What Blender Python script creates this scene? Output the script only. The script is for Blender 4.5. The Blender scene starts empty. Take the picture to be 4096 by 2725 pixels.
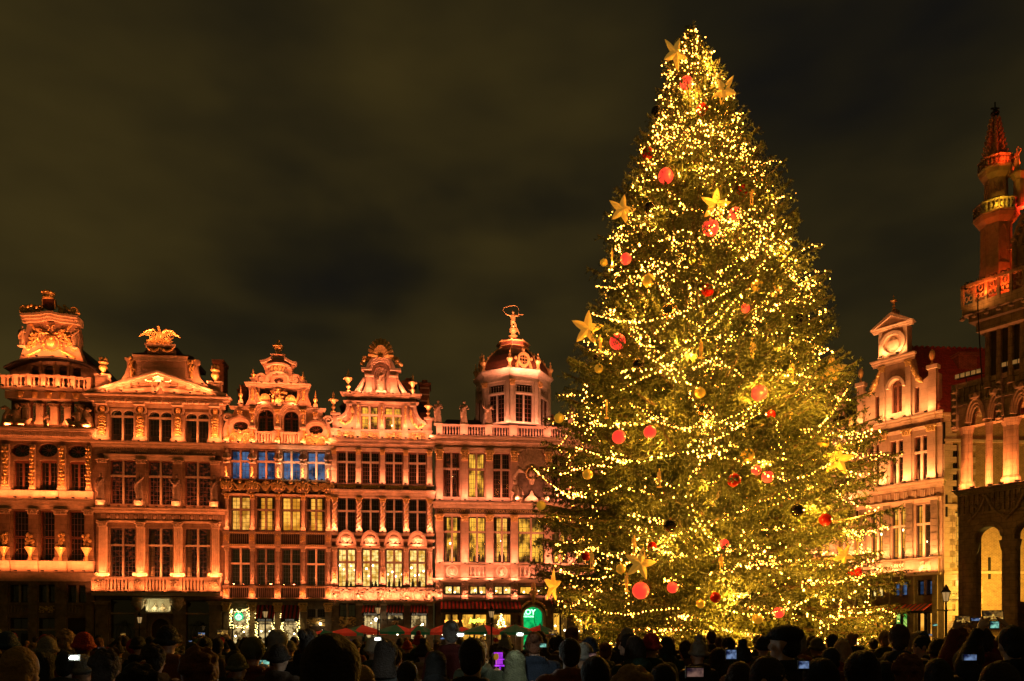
import bpy, bmesh, math, random
import numpy as np
from mathutils import Vector, Matrix
from mathutils.geometry import tessellate_polygon
random.seed(7); rng = np.random.default_rng(7)
SC = bpy.context.scene; COL = SC.collection
# ---------------------------------------------------------------- camera, sky, exposure
FPX, CX, HZ, EYE = 3200.0, 2048.0, 2555.0, 1.65
cd = bpy.data.cameras.new("camera"); cam = bpy.data.objects.new("camera", cd); COL.objects.link(cam)
cam.location = (0, 0, EYE); cam.rotation_euler = (math.pi/2, 0, 0)
cd.sensor_width = 36; cd.lens = FPX/4096*36; cd.shift_y = (HZ-1362.5)/4096; cd.clip_end = 3000; cd.clip_start = .05
SC.camera = cam
SC.view_settings.view_transform = 'Standard'; SC.view_settings.look = 'None'
SC.view_settings.gamma = 1; SC.view_settings.exposure = 0; SC.view_settings.use_curve_mapping = False
SC.cycles.max_bounces = 5; SC.cycles.diffuse_bounces = 2; SC.cycles.glossy_bounces = 3; SC.cycles.transparent_max_bounces = 12
SC.cycles.caustics_reflective = False; SC.cycles.caustics_refractive = False
W = bpy.data.worlds.new("World"); SC.world = W; W.use_nodes = True
def world():
    nt = W.node_tree; N = nt.nodes; L = nt.links; bg = N["Background"]
    tc = N.new("ShaderNodeTexCoord")
    def noise(scale, stretch, det, rough, off):
        mp = N.new("ShaderNodeMapping"); mp.inputs["Scale"].default_value = stretch; mp.inputs["Location"].default_value = off
        mp.inputs["Rotation"].default_value = (0, math.radians(14), 0)
        L.new(tc.outputs["Generated"], mp.inputs[0])
        n = N.new("ShaderNodeTexNoise"); n.inputs["Scale"].default_value = scale; n.inputs["Detail"].default_value = det
        n.inputs["Roughness"].default_value = rough; L.new(mp.outputs[0], n.inputs["Vector"]); return n.outputs["Fac"]
    def math_(op, a, b):
        m = N.new("ShaderNodeMath"); m.operation = op
        for k, v in enumerate((a, b)):
            if hasattr(v, "links"): L.new(v, m.inputs[k])
            else: m.inputs[k].default_value = v
        return m.outputs[0]
    a = noise(1.7, (1, 1, 2.0), 4, .5, (.3, .1, .0)); b = noise(5.0, (1, 1, 2.6), 3, .5, (2.3, .4, 1.2))
    f = math_('ADD', math_('MULTIPLY', a, .75), math_('MULTIPLY', b, .25))
    def patch(px, py, rx, rz, amt):          # a hole in the cloud where the night shows through
        nonlocal f
        d = Vector(((px-CX)/FPX, 1, (HZ-py)/FPX)).normalized()
        mp = N.new("ShaderNodeMapping"); mp.vector_type = 'POINT'
        mp.inputs["Scale"].default_value = (1/rx, .5, 1/rz); mp.inputs["Location"].default_value = (-d.x/rx, -d.y*.5, -d.z/rz)
        wv = N.new("ShaderNodeVectorMath"); wv.operation = 'ADD'
        nc = N.new("ShaderNodeTexNoise"); nc.inputs["Scale"].default_value = 7; nc.inputs["Detail"].default_value = 3; L.new(tc.outputs["Generated"], nc.inputs["Vector"])
        sc = N.new("ShaderNodeVectorMath"); sc.operation = 'SCALE'; sc.inputs[3].default_value = .10; L.new(nc.outputs["Color"], sc.inputs[0])
        sb = N.new("ShaderNodeVectorMath"); sb.operation = 'ADD'; sb.inputs[1].default_value = (-.05, -.05, -.05); L.new(sc.outputs[0], sb.inputs[0])
        L.new(tc.outputs["Generated"], wv.inputs[0]); L.new(sb.outputs[0], wv.inputs[1]); L.new(wv.outputs[0], mp.inputs[0])
        ln = N.new("ShaderNodeVectorMath"); ln.operation = 'LENGTH'; L.new(mp.outputs[0], ln.inputs[0])
        mr = N.new("ShaderNodeMapRange"); mr.interpolation_type = 'SMOOTHSTEP'; L.new(ln.outputs["Value"], mr.inputs[0])
        mr.inputs[1].default_value = .1; mr.inputs[2].default_value = 1.2; mr.inputs[3].default_value = amt; mr.inputs[4].default_value = 0
        f = math_('SUBTRACT', f, mr.outputs[0])
    patch(1300, 960, .16, .06, .17); patch(1020, 60, .12, .13, .11); patch(2100, 820, .14, .035, .08)
    patch(1500, 1400, .5, .10, .07); patch(200, 1150, .3, .06, .05); patch(3650, 500, .15, .16, .05)
    cr = N.new("ShaderNodeValToRGB"); e = cr.color_ramp; L.new(f, cr.inputs[0])
    e.elements[0].position = .22; e.elements[0].color = (.0040, .0042, .0050, 1)
    e.elements[1].position = .68; e.elements[1].color = (.060, .0405, .0095, 1)
    k = e.elements.new(.36); k.color = (.014, .0110, .0048, 1); k = e.elements.new(.50); k.color = (.033, .0232, .0064, 1)
    L.new(cr.outputs[0], bg.inputs[0]); bg.inputs[1].default_value = 1.0
world()
# ---------------------------------------------------------------- helpers
def tag(o, label=None, cat=None, group=None, kind=None):
    if label: o["label"] = label
    if cat: o["category"] = cat
    if group: o["group"] = group
    if kind: o["kind"] = kind
    return o
def empty(name, loc=(0,0,0), rz=0, label=None, cat=None, group=None):
    o = bpy.data.objects.new(name, None); o.empty_display_size = .3; COL.objects.link(o)
    o.location = loc; o.rotation_euler = (0, 0, rz); return tag(o, label, cat, group)
def mat(name, col, rough=.7, metal=0, var=.0, scale=3., bump=0, bscale=20., em=None, es=0, spec=.5, brick=None, vary=None, coat=0):
    m = bpy.data.materials.new(name); m.use_nodes = True; nt = m.node_tree; N = nt.nodes; L = nt.links
    b = N["Principled BSDF"]; b.inputs["Base Color"].default_value = (*col, 1); b.inputs["Roughness"].default_value = rough
    b.inputs["Metallic"].default_value = metal; b.inputs["Specular IOR Level"].default_value = spec; b.inputs["Coat Weight"].default_value = coat
    tc = N.new("ShaderNodeTexCoord"); src = tc.outputs["Object"]
    colout = None
    if var:
        n = N.new("ShaderNodeTexNoise"); n.inputs["Scale"].default_value = scale; n.inputs["Detail"].default_value = 6; n.inputs["Roughness"].default_value = .65
        L.new(src, n.inputs["Vector"]); cr = N.new("ShaderNodeValToRGB"); L.new(n.outputs["Fac"], cr.inputs[0])
        v2 = vary or tuple(c*(1-var) for c in col)
        cr.color_ramp.elements[0].position = .32; cr.color_ramp.elements[0].color = (*v2, 1)
        cr.color_ramp.elements[1].position = .66; cr.color_ramp.elements[1].color = (*[min(1, c*(1+var*.35)) for c in col], 1)
        colout = cr.outputs[0]; L.new(colout, b.inputs["Base Color"])
    hgt = None
    if bump:
        n2 = N.new("ShaderNodeTexNoise"); n2.inputs["Scale"].default_value = bscale; n2.inputs["Detail"].default_value = 5; L.new(src, n2.inputs["Vector"]); hgt = n2.outputs["Fac"]
    if brick:
        sx = N.new("ShaderNodeSeparateXYZ"); L.new(src, sx.inputs[0]); cb = N.new("ShaderNodeCombineXYZ")
        L.new(sx.outputs[0], cb.inputs[0]); L.new(sx.outputs[2], cb.inputs[1])
        bk = N.new("ShaderNodeTexBrick"); L.new(cb.outputs[0], bk.inputs[0]); bk.inputs["Scale"].default_value = 1
        bk.inputs["Brick Width"].default_value = brick[0]; bk.inputs["Row Height"].default_value = brick[1]; bk.inputs["Mortar Size"].default_value = brick[2]
        bk.inputs["Color1"].default_value = (1, 1, 1, 1); bk.inputs["Color2"].default_value = (brick[3],)*3+(1,); bk.inputs["Mortar"].default_value = (brick[4],)*3+(1,)
        mx = N.new("ShaderNodeMix"); mx.data_type = 'RGBA'; mx.blend_type = 'MULTIPLY'; mx.inputs[0].default_value = 1
        if colout: L.new(colout, mx.inputs[6])
        else: mx.inputs[6].default_value = (*col, 1)
        L.new(bk.outputs["Color"], mx.inputs[7]); L.new(mx.outputs[2], b.inputs["Base Color"])
    if hgt:
        bp = N.new("ShaderNodeBump"); bp.inputs["Strength"].default_value = bump; bp.inputs["Distance"].default_value = .02
        L.new(hgt, bp.inputs["Height"]); L.new(bp.outputs[0], b.inputs["Normal"])
    if em:
        b.inputs["Emission Color"].default_value = (*em, 1); b.inputs["Emission Strength"].default_value = es
    return m
def emis(name, c1, c2, s, scale=1.5, stretch=(1,1,1), lo=.41, hi=.60):
    """light-giving surface (lit room, screen, lamp glass) with uneven brightness"""
    m = bpy.data.materials.new(name); m.use_nodes = True; nt = m.node_tree; N = nt.nodes; L = nt.links
    N.remove(N["Principled BSDF"]); e = N.new("ShaderNodeEmission"); L.new(e.outputs[0], N["Material Output"].inputs[0])
    tc = N.new("ShaderNodeTexCoord"); mp = N.new("ShaderNodeMapping"); mp.inputs["Scale"].default_value = stretch; L.new(tc.outputs["Object"], mp.inputs[0])
    n = N.new("ShaderNodeTexNoise"); n.inputs["Scale"].default_value = scale; n.inputs["Detail"].default_value = 3; L.new(mp.outputs[0], n.inputs["Vector"])
    cr = N.new("ShaderNodeValToRGB"); L.new(n.outputs["Fac"], cr.inputs[0])
    cr.color_ramp.elements[0].position = lo; cr.color_ramp.elements[0].color = (*c1, 1); cr.color_ramp.elements[1].position = hi; cr.color_ramp.elements[1].color = (*c2, 1)
    L.new(cr.outputs[0], e.inputs[0]); e.inputs[1].default_value = s; return m
def glassmat(name, tint, gl):
    m = bpy.data.materials.new(name); m.use_nodes = True; nt = m.node_tree; N = nt.nodes; L = nt.links
    N.remove(N["Principled BSDF"]); t = N.new("ShaderNodeBsdfTransparent"); t.inputs[0].default_value = (*tint, 1)
    g = N.new("ShaderNodeBsdfGlossy"); g.inputs["Roughness"].default_value = .03; g.inputs[0].default_value = (.9, .9, .9, 1)
    f = N.new("ShaderNodeFresnel"); f.inputs[0].default_value = 1.5; ad = N.new("ShaderNodeMath"); ad.operation = 'ADD'; ad.inputs[1].default_value = gl; L.new(f.outputs[0], ad.inputs[0])
    mx = N.new("ShaderNodeMixShader"); L.new(ad.outputs[0], mx.inputs[0]); L.new(t.outputs[0], mx.inputs[1]); L.new(g.outputs[0], mx.inputs[2])
    L.new(mx.outputs[0], N["Material Output"].inputs[0]); return m
def ico(sub):
    bm = bmesh.new(); bmesh.ops.create_icosphere(bm, subdivisions=sub, radius=1)
    v = np.array([x.co[:] for x in bm.verts]); f = [tuple(x.index for x in p.verts) for p in bm.faces]; bm.free(); return v, f
ICO1, ICO2, ICO3 = ico(1), ico(2), ico(3)
class MB:
    def __init__(s): s.v = []; s.f = []; s.n = 0
    def add(s, v, f):
        v = np.asarray(v, dtype=float).reshape(-1, 3); s.v.append(v)
        n = s.n; s.f += [tuple(i+n for i in q) for q in f]; s.n += len(v)
    def box(s, x0, x1, y0, y1, z0, z1, tx=0, ty=0):
        if x0 > x1: x0, x1 = x1, x0
        if y0 > y1: y0, y1 = y1, y0
        if z0 > z1: z0, z1 = z1, z0
        s.add([(x0,y0,z0),(x1,y0,z0),(x1,y1,z0),(x0,y1,z0),(x0+tx,y0+ty,z1),(x1-tx,y0+ty,z1),(x1-tx,y1-ty,z1),(x0+tx,y1-ty,z1)],
              [(0,3,2,1),(4,5,6,7),(0,1,5,4),(1,2,6,5),(2,3,7,6),(3,0,4,7)])
    def blob(s, c, r, ic=ICO1, rot=None):
        v = ic[0]*np.array(r if hasattr(r, '__len__') else (r,)*3)
        if rot is not None: v = v @ np.array(rot.to_3x3() if isinstance(rot, Matrix) else rot).T
        s.add(v+np.array(c), ic[1])
    def tube(s, pts, rad, n=6, cap=True, sy=1):
        pts = [Vector(p) for p in pts]; m = len(pts); rad = [rad]*m if not hasattr(rad, '__len__') else rad
        rings = []; up = Vector((0, 0, 1)); prev = None
        for i, p in enumerate(pts):
            t = (pts[min(i+1, m-1)]-pts[max(i-1, 0)]).normalized()
            if prev is None: a = t.cross(up if abs(t.z) < .9 else Vector((0, 1, 0))).normalized()
            else: a = (prev-t*prev.dot(t)).normalized()
            prev = a; b = t.cross(a)
            rings += [p+(a*math.cos(2*math.pi*k/n)+b*math.sin(2*math.pi*k/n)*sy)*rad[i] for k in range(n)]
        f = [(i*n+k, i*n+(k+1) % n, (i+1)*n+(k+1) % n, (i+1)*n+k) for i in range(m-1) for k in range(n)]
        if cap: f += [tuple(range(n))[::-1], tuple((m-1)*n+k for k in range(n))]
        s.add([q[:] for q in rings], f)
    def lathe(s, c, prof, n=10, a0=0):       # prof: (radius, z)
        v = [(c[0]+r*math.cos(2*math.pi*k/n+a0), c[1]+r*math.sin(2*math.pi*k/n+a0), c[2]+z) for r, z in prof for k in range(n)]; m = len(prof)
        f = [(i*n+k, i*n+(k+1) % n, (i+1)*n+(k+1) % n, (i+1)*n+k) for i in range(m-1) for k in range(n)]
        s.add(v, f+[tuple(range(n))[::-1], tuple((m-1)*n+k for k in range(n))])
    def plate(s, outline, holes, y0, y1):    # x,z outline with holes, from y0 (front) to y1 (back)
        loops = [outline]+list(holes); pts = [p for l in loops for p in l]; nn = len(pts)
        tri = tessellate_polygon([[Vector((p[0], p[1], 0)) for p in l] for l in loops])
        v = [(p[0], y0, p[1]) for p in pts]+[(p[0], y1, p[1]) for p in pts]; f = []
        for t in tri:
            a, b, c = (Vector(pts[i]) for i in t)
            if (b-a).cross(c-a) < 0: t = t[::-1]
            f.append(tuple(t)); f.append(tuple(i+nn for i in t[::-1]))
        o = 0
        for l in loops:
            k = len(l); ar = sum(l[i][0]*l[(i+1) % k][1]-l[(i+1) % k][0]*l[i][1] for i in range(k))
            for i in range(k):
                a, b = o+i, o+(i+1) % k
                q = (a, a+nn, b+nn, b); f.append(q)
            o += k
        s.add(v, f)
    def mesh(s, name, m, smooth=False):
        me = bpy.data.meshes.new(name); me.from_pydata(np.concatenate(s.v).tolist() if s.v else [], [], s.f)
        if m: me.materials.append(m)
        if smooth: me.polygons.foreach_set("use_smooth", [True]*len(me.polygons))
        return me
    def build(s, name, m, parent=None, smooth=False, loc=None, kind=None):
        o = bpy.data.objects.new(name, s.mesh(name, m, smooth)); COL.objects.link(o)
        if parent: o.parent = parent
        if loc is not None: o.location = loc
        if kind: o["kind"] = kind
        return o
def place(name, me, parent, loc, scale=(1,1,1), rot=(0,0,0)):
    o = bpy.data.objects.new(name, me); COL.objects.link(o); o.parent = parent; o.location = loc; o.scale = scale; o.rotation_euler = rot; return o
def text_mesh(txt, size, depth, font=None, shear=0, bold=0):
    cu = bpy.data.curves.new("lettering", 'FONT'); cu.body = txt; cu.size = size; cu.extrude = depth; cu.align_x = 'CENTER'; cu.align_y = 'CENTER'; cu.shear = shear; cu.offset = bold; cu.resolution_u = 3
    o = bpy.data.objects.new("lettering", cu); COL.objects.link(o); bpy.context.view_layer.update()
    dg = bpy.context.evaluated_depsgraph_get(); me = bpy.data.meshes.new_from_object(o.evaluated_get(dg)); bpy.data.objects.remove(o); return me
# ---------------------------------------------------------------- materials
STONE = mat("stone_warm", (.26, .16, .095), .8, var=.45, scale=1.6, bump=.5, bscale=14, brick=(.75, .36, .012, .86, .55))
STONEW = mat("stone_wall_dark", (.22, .13, .08), .8, var=.4, scale=1.6, bump=.5, bscale=14, brick=(.8, .38, .012, .86, .5))
STONE2 = mat("stone_dressed", (.66, .48, .34), .75, var=.30, scale=2.4, bump=.4, bscale=22)
STONEP = mat("stone_pinkish", (.48, .32, .22), .75, var=.28, scale=1.3, bump=.4, bscale=18, brick=(.95, .42, .008, .92, .62))
STONEB = mat("stone_blue", (.24, .17, .12), .8, var=.5, scale=3.5, bump=.6, bscale=18)
STONEG = mat("stone_ground_floor", (.25, .18, .12), .85, var=.5, scale=2.2, bump=.7, bscale=12)
CARVE = mat("carved_stone", (.52, .37, .24), .7, var=.45, scale=6, bump=.5, bscale=30)
GOLD = mat("gilding", (.88, .58, .22), .36, metal=.35, var=.35, scale=9, bump=.4, bscale=40)
FRAME = mat("window_frame_red_brown", (.16, .055, .03), .6, var=.3, scale=4)
FRAMED = mat("window_frame_dark", (.035, .022, .016), .55)
MULL = mat("stone_mullion", (.45, .34, .24), .8, var=.3, scale=5)
DARK = mat("dark_room", (.035, .022, .016), .95, var=.5, scale=1.2)
SLATE = mat("roof_slate", (.035, .028, .026), .6, var=.4, scale=5, bump=.6, bscale=12, brick=(.3, .2, .01, .8, .4))
TILE = mat("roof_tile_red", (.34, .06, .03), .75, var=.45, scale=5)
BRICKY = mat("brick_pale", (.42, .27, .14), .9, var=.35, scale=3, bump=.6, bscale=20, brick=(.24, .085, .012, .75, 1.4))
BRICK = mat("brick_wall", (.24, .10, .05), .9, var=.4, scale=3, bump=.6, bscale=20, brick=(.24, .085, .012, .75, 1.6))
DOMEM = mat("dome_copper_brown", (.14, .05, .028), .38, var=.4, scale=4, bump=.3, bscale=10)
PAINT = mat("painted_wood_cream", (.62, .52, .40), .6, var=.2, scale=4)
WOODD = mat("dark_wood_door", (.05, .022, .012), .55, var=.4, scale=8)
IRON = mat("black_iron", (.02, .018, .016), .5, metal=.4)
GLASS = glassmat("window_glass", (.92, .93, .88), .05)
GLASSD = glassmat("window_glass_dark", (.55, .50, .45), .10)
ROOMY = emis("lit_room_yellow", (.34, .13, .012), (.92, .42, .07), 1.5, 1.3)
ROOMW = emis("lit_room_bright", (.50, .24, .03), (1.0, .68, .22), 1.7, 2.4)
ROOMG = emis("lit_room_olive", (.07, .030, .005), (.92, .43, .045), 1.5, 1.5, (1, 1, .6))
ROOMB = emis("lit_room_blue", (.012, .03, .08), (.11, .20, .42), .8, .9)
ROOMO = emis("lit_room_amber", (.50, .18, .014), (.95, .42, .055), 1.5, 1.0)
ROOMR = emis("dim_room_red", (.012, .004, .002), (.22, .03, .008), .7, 3.2, (1,1,1.6), .50, .66)
SHOP = emis("lit_shop", (.10, .055, .015), (.85, .60, .26), 1.0, 3.0)
LAMPW = emis("lamp_white", (1, .80, .40), (1, .86, .5), 14)
# ---------------------------------------------------------------- facade planes
class Plane:
    def __init__(s, A, B): s.A = A; s.B = B
    def sc(s, x): return s.A+s.B*(x-CX)
    def P(s, x): k = s.sc(x); return Vector(((x-CX)/k, FPX/k))
PW = Plane(47.21, -.00144); PN = Plane(37.845, .014027); PS = Plane(64.76, -.0016); PM = Plane(44.30, .018868)
def unit_mesh(name, m, kind):
    b = MB()
    if kind == 'pane': b.add([(0,0,0),(1,0,0),(1,0,1),(0,0,1)], [(0,1,2,3)])
    if kind == 'baluster': b.lathe((0,0,0), [(.42,0),(.42,.07),(.25,.10),(.30,.16),(.46,.30),(.50,.38),(.34,.55),(.20,.72),(.20,.80),(.32,.84),(.22,.88),(.42,.93),(.42,1)], 8)
    if kind == 'flatbal': b.box(-.5,.5,-.5,.5,0,.08); b.box(-.30,.30,-.3,.3,.08,.30,.0); b.box(-.34,.34,-.3,.3,.30,.62,-.06); b.box(-.40,.40,-.3,.3,.62,.90,.12); b.box(-.5,.5,-.5,.5,.90,1)
    if kind == 'twist':
        b.box(-.5,.5,-.5,.5,0,.06); b.box(-.5,.5,-.5,.5,.94,1)
        for ph in (0, math.pi): b.tube([(.24*math.cos(t*14+ph), .24*math.sin(t*14+ph), .06+.88*t) for t in np.linspace(0, 1, 22)], .26, 5)
    if kind == 'slat': b.lathe((0,0,0), [(.5,0),(.5,.08),(.25,.12),(.38,.5),(.25,.86),(.5,.90),(.5,1)], 6)
    return b.mesh(name, m, kind in ('baluster', 'slat'))
UM = {}
def um(kind, m):
    k = (kind, m.name)
    if k not in UM: UM[k] = unit_mesh(kind, m, kind)
    return UM[k]
def cap_mesh(m):
    b = MB(); b.box(-.5,.5,-.5,.2,0,.08); b.box(-.40,.40,-.4,.2,.08,.8,-.08,-.06); b.box(-.62,.62,-.62,.25,.88,1)
    for sx in (-1, -.33, .33, 1):
        for z in (.25, .52): b.blob((sx*.42, -.44, z), (.13, .14, .16))
    for sx in (-1, 1): b.blob((sx*.56, -.50, .76), (.17, .17, .15), ICO2)
    b.blob((0, -.52, .74), (.12, .1, .12)); return b.mesh("capital", m)
CAPG = cap_mesh(GOLD); CAPS = cap_mesh(CARVE)
LIGHTS = []; UPK = 2.7
class House:
    def __init__(s, name, label, cat, plane, xo, group=None, col=(1, .33, .10)):
        s.pl = plane; s.o2 = plane.P(xo); d = plane.P(xo+50)-s.o2; s.U_ = d.normalized(); s.ang = math.atan2(d.y, d.x)
        s.root = empty(name, (s.o2.x, s.o2.y, 0), s.ang, label, cat, group); s.xr = xo; s.col = col; s.fr(0, 0, 1)
    def fr(s, x0, y0, k, xr=None): s.f = (x0, y0, k); s.xr = xr or s.xr; return s
    def U(s, x): q = s.pl.P(s.f[0]+x/s.f[2])-s.o2; return q.dot(s.U_)
    def Z(s, y): return EYE+(HZ-(s.f[1]+y/s.f[2]))/s.pl.sc(s.xr)
    def p(s, x, y): return (s.U(x), s.Z(y))
    def pw(s, x, y): return (s.U(x), EYE+(HZ-(s.f[1]+y/s.f[2]))/s.pl.sc(s.f[0]+x/s.f[2]))
    def rect(s, b, x0, y0, x1, y1, d0, d1): b.box(s.U(x0), s.U(x1), -d1, -d0, s.Z(y1), s.Z(y0))
    def part(s, b, name, m, parent=None, smooth=False, kind=None): return b.build(name, m, parent or s.root, smooth, kind=kind)
    def bx(s, name, m, x0, y0, x1, y1, d0, d1, parent=None): b = MB(); s.rect(b, x0, y0, x1, y1, d0, d1); return s.part(b, name, m, parent)
    def cornice(s, x0, x1, y0, y1, d, m=STONE2, breaks=(), dent=0, base=0, name='cornice'):
        b = MB(); z0, z1 = s.Z(y1), s.Z(y0); h = z1-z0; u0, u1 = s.U(x0), s.U(x1)
        lay = [(0, .22, .30), (.22, .36, .42), (.36, .72, .62), (.72, .86, .9), (.86, 1, 1)]
        for a, c, k in lay:
            b.box(u0-d*k*.4, u1+d*k*.4, -base-d*k, .05, z0+a*h, z0+c*h-(.002 if c < 1 else 0))
            for bk in breaks:
                ub = s.U(bk[0]); wb = bk[1]/s.f[2]/s.pl.sc(s.xr)/2; b.box(ub-wb-d*k*.12, ub+wb+d*k*.12, -base-d*k-.11, -base-d*k+.004, z0+a*h+.001, z0+c*h-.003)
        o = s.part(b, name, m)
        if dent:
            b = MB(); n = int((u1-u0)/dent)
            for i in range(n): ux = u0+(i+.5)*(u1-u0)/n; b.box(ux-dent*.28, ux+dent*.28, -base-d*.62-.09, -base-d*.30, z0+.30*h, z0+.60*h)
            b.build('dentils', m, o, kind='stuff')
        return o
    def pilaster(s, xc, w, y0, y1, d=.16, m=STONE2, cap=CAPG, style='plain', caph=.45, gold=GOLD, seed=0):
        u = s.U(xc); hw = w/s.f[2]/s.pl.sc(s.xr)/2; z0, z1 = s.Z(y1), s.Z(y0); b = MB(); bh = .32
        b.box(u-hw*1.25, u+hw*1.25, -d*1.5, .02, z0, z0+bh*.55); b.box(u-hw*1.12, u+hw*1.12, -d*1.25, .02, z0+bh*.55, z0+bh)
        zt = z1-(caph if cap else 0)
        if style == 'column':
            b.lathe((u, -d*.9, z0+bh), [(hw*1.1, 0), (hw*1.15, .06), (hw*.95, .10), (hw, (zt-z0-bh)*.3), (hw*.82, zt-z0-bh-.05), (hw*.95, zt-z0-bh)], 14)
        elif style == 'spiral':
            b.lathe((u, -d*.9, z0+bh), [(hw*.7, 0), (hw*.7, zt-z0-bh)], 10)
            for ph in (0, 2.1, 4.2): b.tube([(u+hw*.62*math.cos(t*12+ph), -d*.9+hw*.62*math.sin(t*12+ph), z0+bh+(zt-z0-bh)*t) for t in np.linspace(0, 1, 36)], hw*.42, 5)
        elif style == 'flute':
            b.box(u-hw, u+hw, -d, .02, z0+bh, zt)
            for k in range(4): uu = u-hw+hw*2*(k+.5)/4; b.box(uu-hw*.13, uu+hw*.13, -d-.05, -d+.01, z0+bh+.1, zt-.1)
        elif style == 'rust':
            n = max(2, int((zt-z0-bh)/.42)); hh = (zt-z0-bh)/n
            b.box(u-hw*.9, u+hw*.9, -d*.8, .02, z0+bh, zt)
        else: b.box(u-hw, u+hw, -d, .02, z0+bh, zt)
        if style == 'panel': b.box(u-hw, u-hw*.72, -d-.05, -d+.01, z0+bh, zt); b.box(u+hw*.72, u+hw, -d-.05, -d+.01, z0+bh, zt); b.box(u-hw*.72, u+hw*.72, -d-.05, -d+.01, zt-.12, zt); b.box(u-hw*.72, u+hw*.72, -d-.05, -d+.01, z0+bh, z0+bh+.12)
        o = b.build('column' if style in ('column', 'spiral') else 'pilaster', m, s.root, smooth=False)
        if style == 'rust':
            for k in range(n):
                q = MB(); e = random.uniform(0, .02); q.box(u-hw-e, u+hw+e, -d-random.uniform(.02, .06), -d*.8+.002, z0+bh+k*hh+.02, z0+bh+(k+1)*hh-.02); q.build('stone', m, o)
        if cap: place('capital', cap, o, (u, -d*.8, zt), (hw*2.1, d*2.1 if style != 'column' else hw*2.3, caph))
        if style in ('panel', 'spiral'):
            g = MB(); zz = zt-.2; r = random.Random(seed*31+int(xc))
            while zz > z0+bh+.15:
                wd = hw*r.uniform(.35, .62); g.blob((u+r.uniform(-.1, .1)*hw, -d-(.07 if style == 'panel' else hw*.5), zz), (wd, .09, r.uniform(.07, .15)))
                for sg in (-1, 1): g.blob((u+sg*wd*.8, -d-(.05 if style == 'panel' else hw*.35), zz-.08), (hw*.2, .06, .09))
                zz -= r.uniform(.16, .26)
            g.build('carving', gold, o)
        return o
    def balustrade(s, x0, x1, y0, y1, d, peds, nb, m=STONE2, kind='baluster', pm=None, wk=.5, gold=None, bowed=0):
        """peds: pedestal (x0,x1) list; nb balusters between neighbours"""
        z0, z1 = s.Z(y1), s.Z(y0); h = z1-z0; b = MB(); th = .15
        def dd(u): return d+bowed*(1-((u-(s.U(x0)+s.U(x1))/2)/((s.U(x1)-s.U(x0))/2))**2) if bowed else d
        sg = 1 if not bowed else 12; us = np.linspace(s.U(x0), s.U(x1), sg+1)
        for a, c in zip(us[:-1], us[1:]):
            e = dd((a+c)/2); b.box(a, c, -e-th, -e+th, z1-h*.13, z1); b.box(a, c, -e-th, -e+th, z0, z0+h*.13)
            if e > .35 and sg > 1: b.box(a, c, -e, 0, z0-.05, z0+.03)
        for a, c in peds:
            e = dd((s.U(a)+s.U(c))/2); b.box(s.U(a), s.U(c), -e-th-.03, -e+th, z0-.004, z1+.004)
            b.box(s.U(a)-.03, s.U(c)+.03, -e-th-.07, -e+th, z1-h*.10, z1+.03); b.box(s.U(a)-.03, s.U(c)+.03, -e-th-.07, -e+th, z0-.02, z0+h*.10)
        o = s.part(b, 'balustrade', m)
        for i in range(len(peds)-1):
            a, c = s.U(peds[i][1]), s.U(peds[i+1][0]); n = nb[i] if hasattr(nb, '__len__') else nb; w = (c-a)/n if n else 1
            for k in range(n): uu = a+w*(k+.5); place('baluster', um(kind, pm or m), o, (uu, -dd(uu), z0+h*.12), (w*wk*1.25, min(.2, w*wk*1.2), h*.76))
        if gold:
            for a, c in peds:
                g = MB(); uu = (s.U(a)+s.U(c))/2; w = (s.U(c)-s.U(a))/2; e = dd(uu)
                scroll_panel(g, uu, (z0+z1)/2, w*.75, h*.34, -e-th-.05, int(a)); g.build('carving', gold, o)
        return o
    def shape(s, x0, y0, x1, y1, kind='rect', seg=14, rise=None):
        a, c = s.U(x0), s.U(x1); t, q = s.Z(y0), s.Z(y1)
        if kind == 'rect': return [(a, q), (c, q), (c, t), (a, t)]
        if kind == 'oval': return [((a+c)/2+(c-a)/2*math.cos(2*math.pi*k/20), (t+q)/2+(t-q)/2*math.sin(2*math.pi*k/20)) for k in range(20)]
        r = (c-a)/2 if rise is None else rise*(c-a)/2; sp = t-r
        return [(a, q), (c, q)]+[((a+c)/2+(c-a)/2*math.cos(math.pi*k/seg), sp+r*math.sin(math.pi*k/seg)) for k in range(seg+1)]
    def window(s, x0, y0, x1, y1, kind='rect', mull=1, trans=None, nx=3, ny=(2, 4), fm=FRAMED, sm=MULL, lit=None, dep=.3, glass=None, curtain=False, lamps=0, rise=None, hide=0):
        """opening filled with stone cross, wooden casements, panes; a room behind"""
        a, c = s.U(x0), s.U(x1); t, q = s.Z(y0), s.Z(y1); w = c-a; h = t-q; b = MB(); fw = .055
        top = t-((w/2)*(rise if rise is not None else 1) if kind == 'arch' else 0)
        outl = s.shape(x0, y0, x1, y1, kind, rise=rise); n = len(outl); cx, cz = (a+c)/2, (t+q)/2
        inner = [(cx+(px-cx)*(1-2*fw/w), cz+(pz-cz)*(1-2*fw/h)) for px, pz in outl]
        b.plate(outl, [inner], dep-.05, dep+.05)
        o = None; cells = []
        if kind == 'oval':
            for k in range(10):
                an = math.pi*2*k/10; b.tube([(cx, dep, cz), (cx+math.cos(an)*w/2, dep, cz+math.sin(an)*h/2)], .022, 4)
            b.blob((cx, dep-.03, cz), (w*.11, .06, h*.11), ICO2); cells = [(a+w*.12, q+h*.12, w*.76, h*.76)]
        elif kind == 'arch' and trans is None: trans = None
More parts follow.
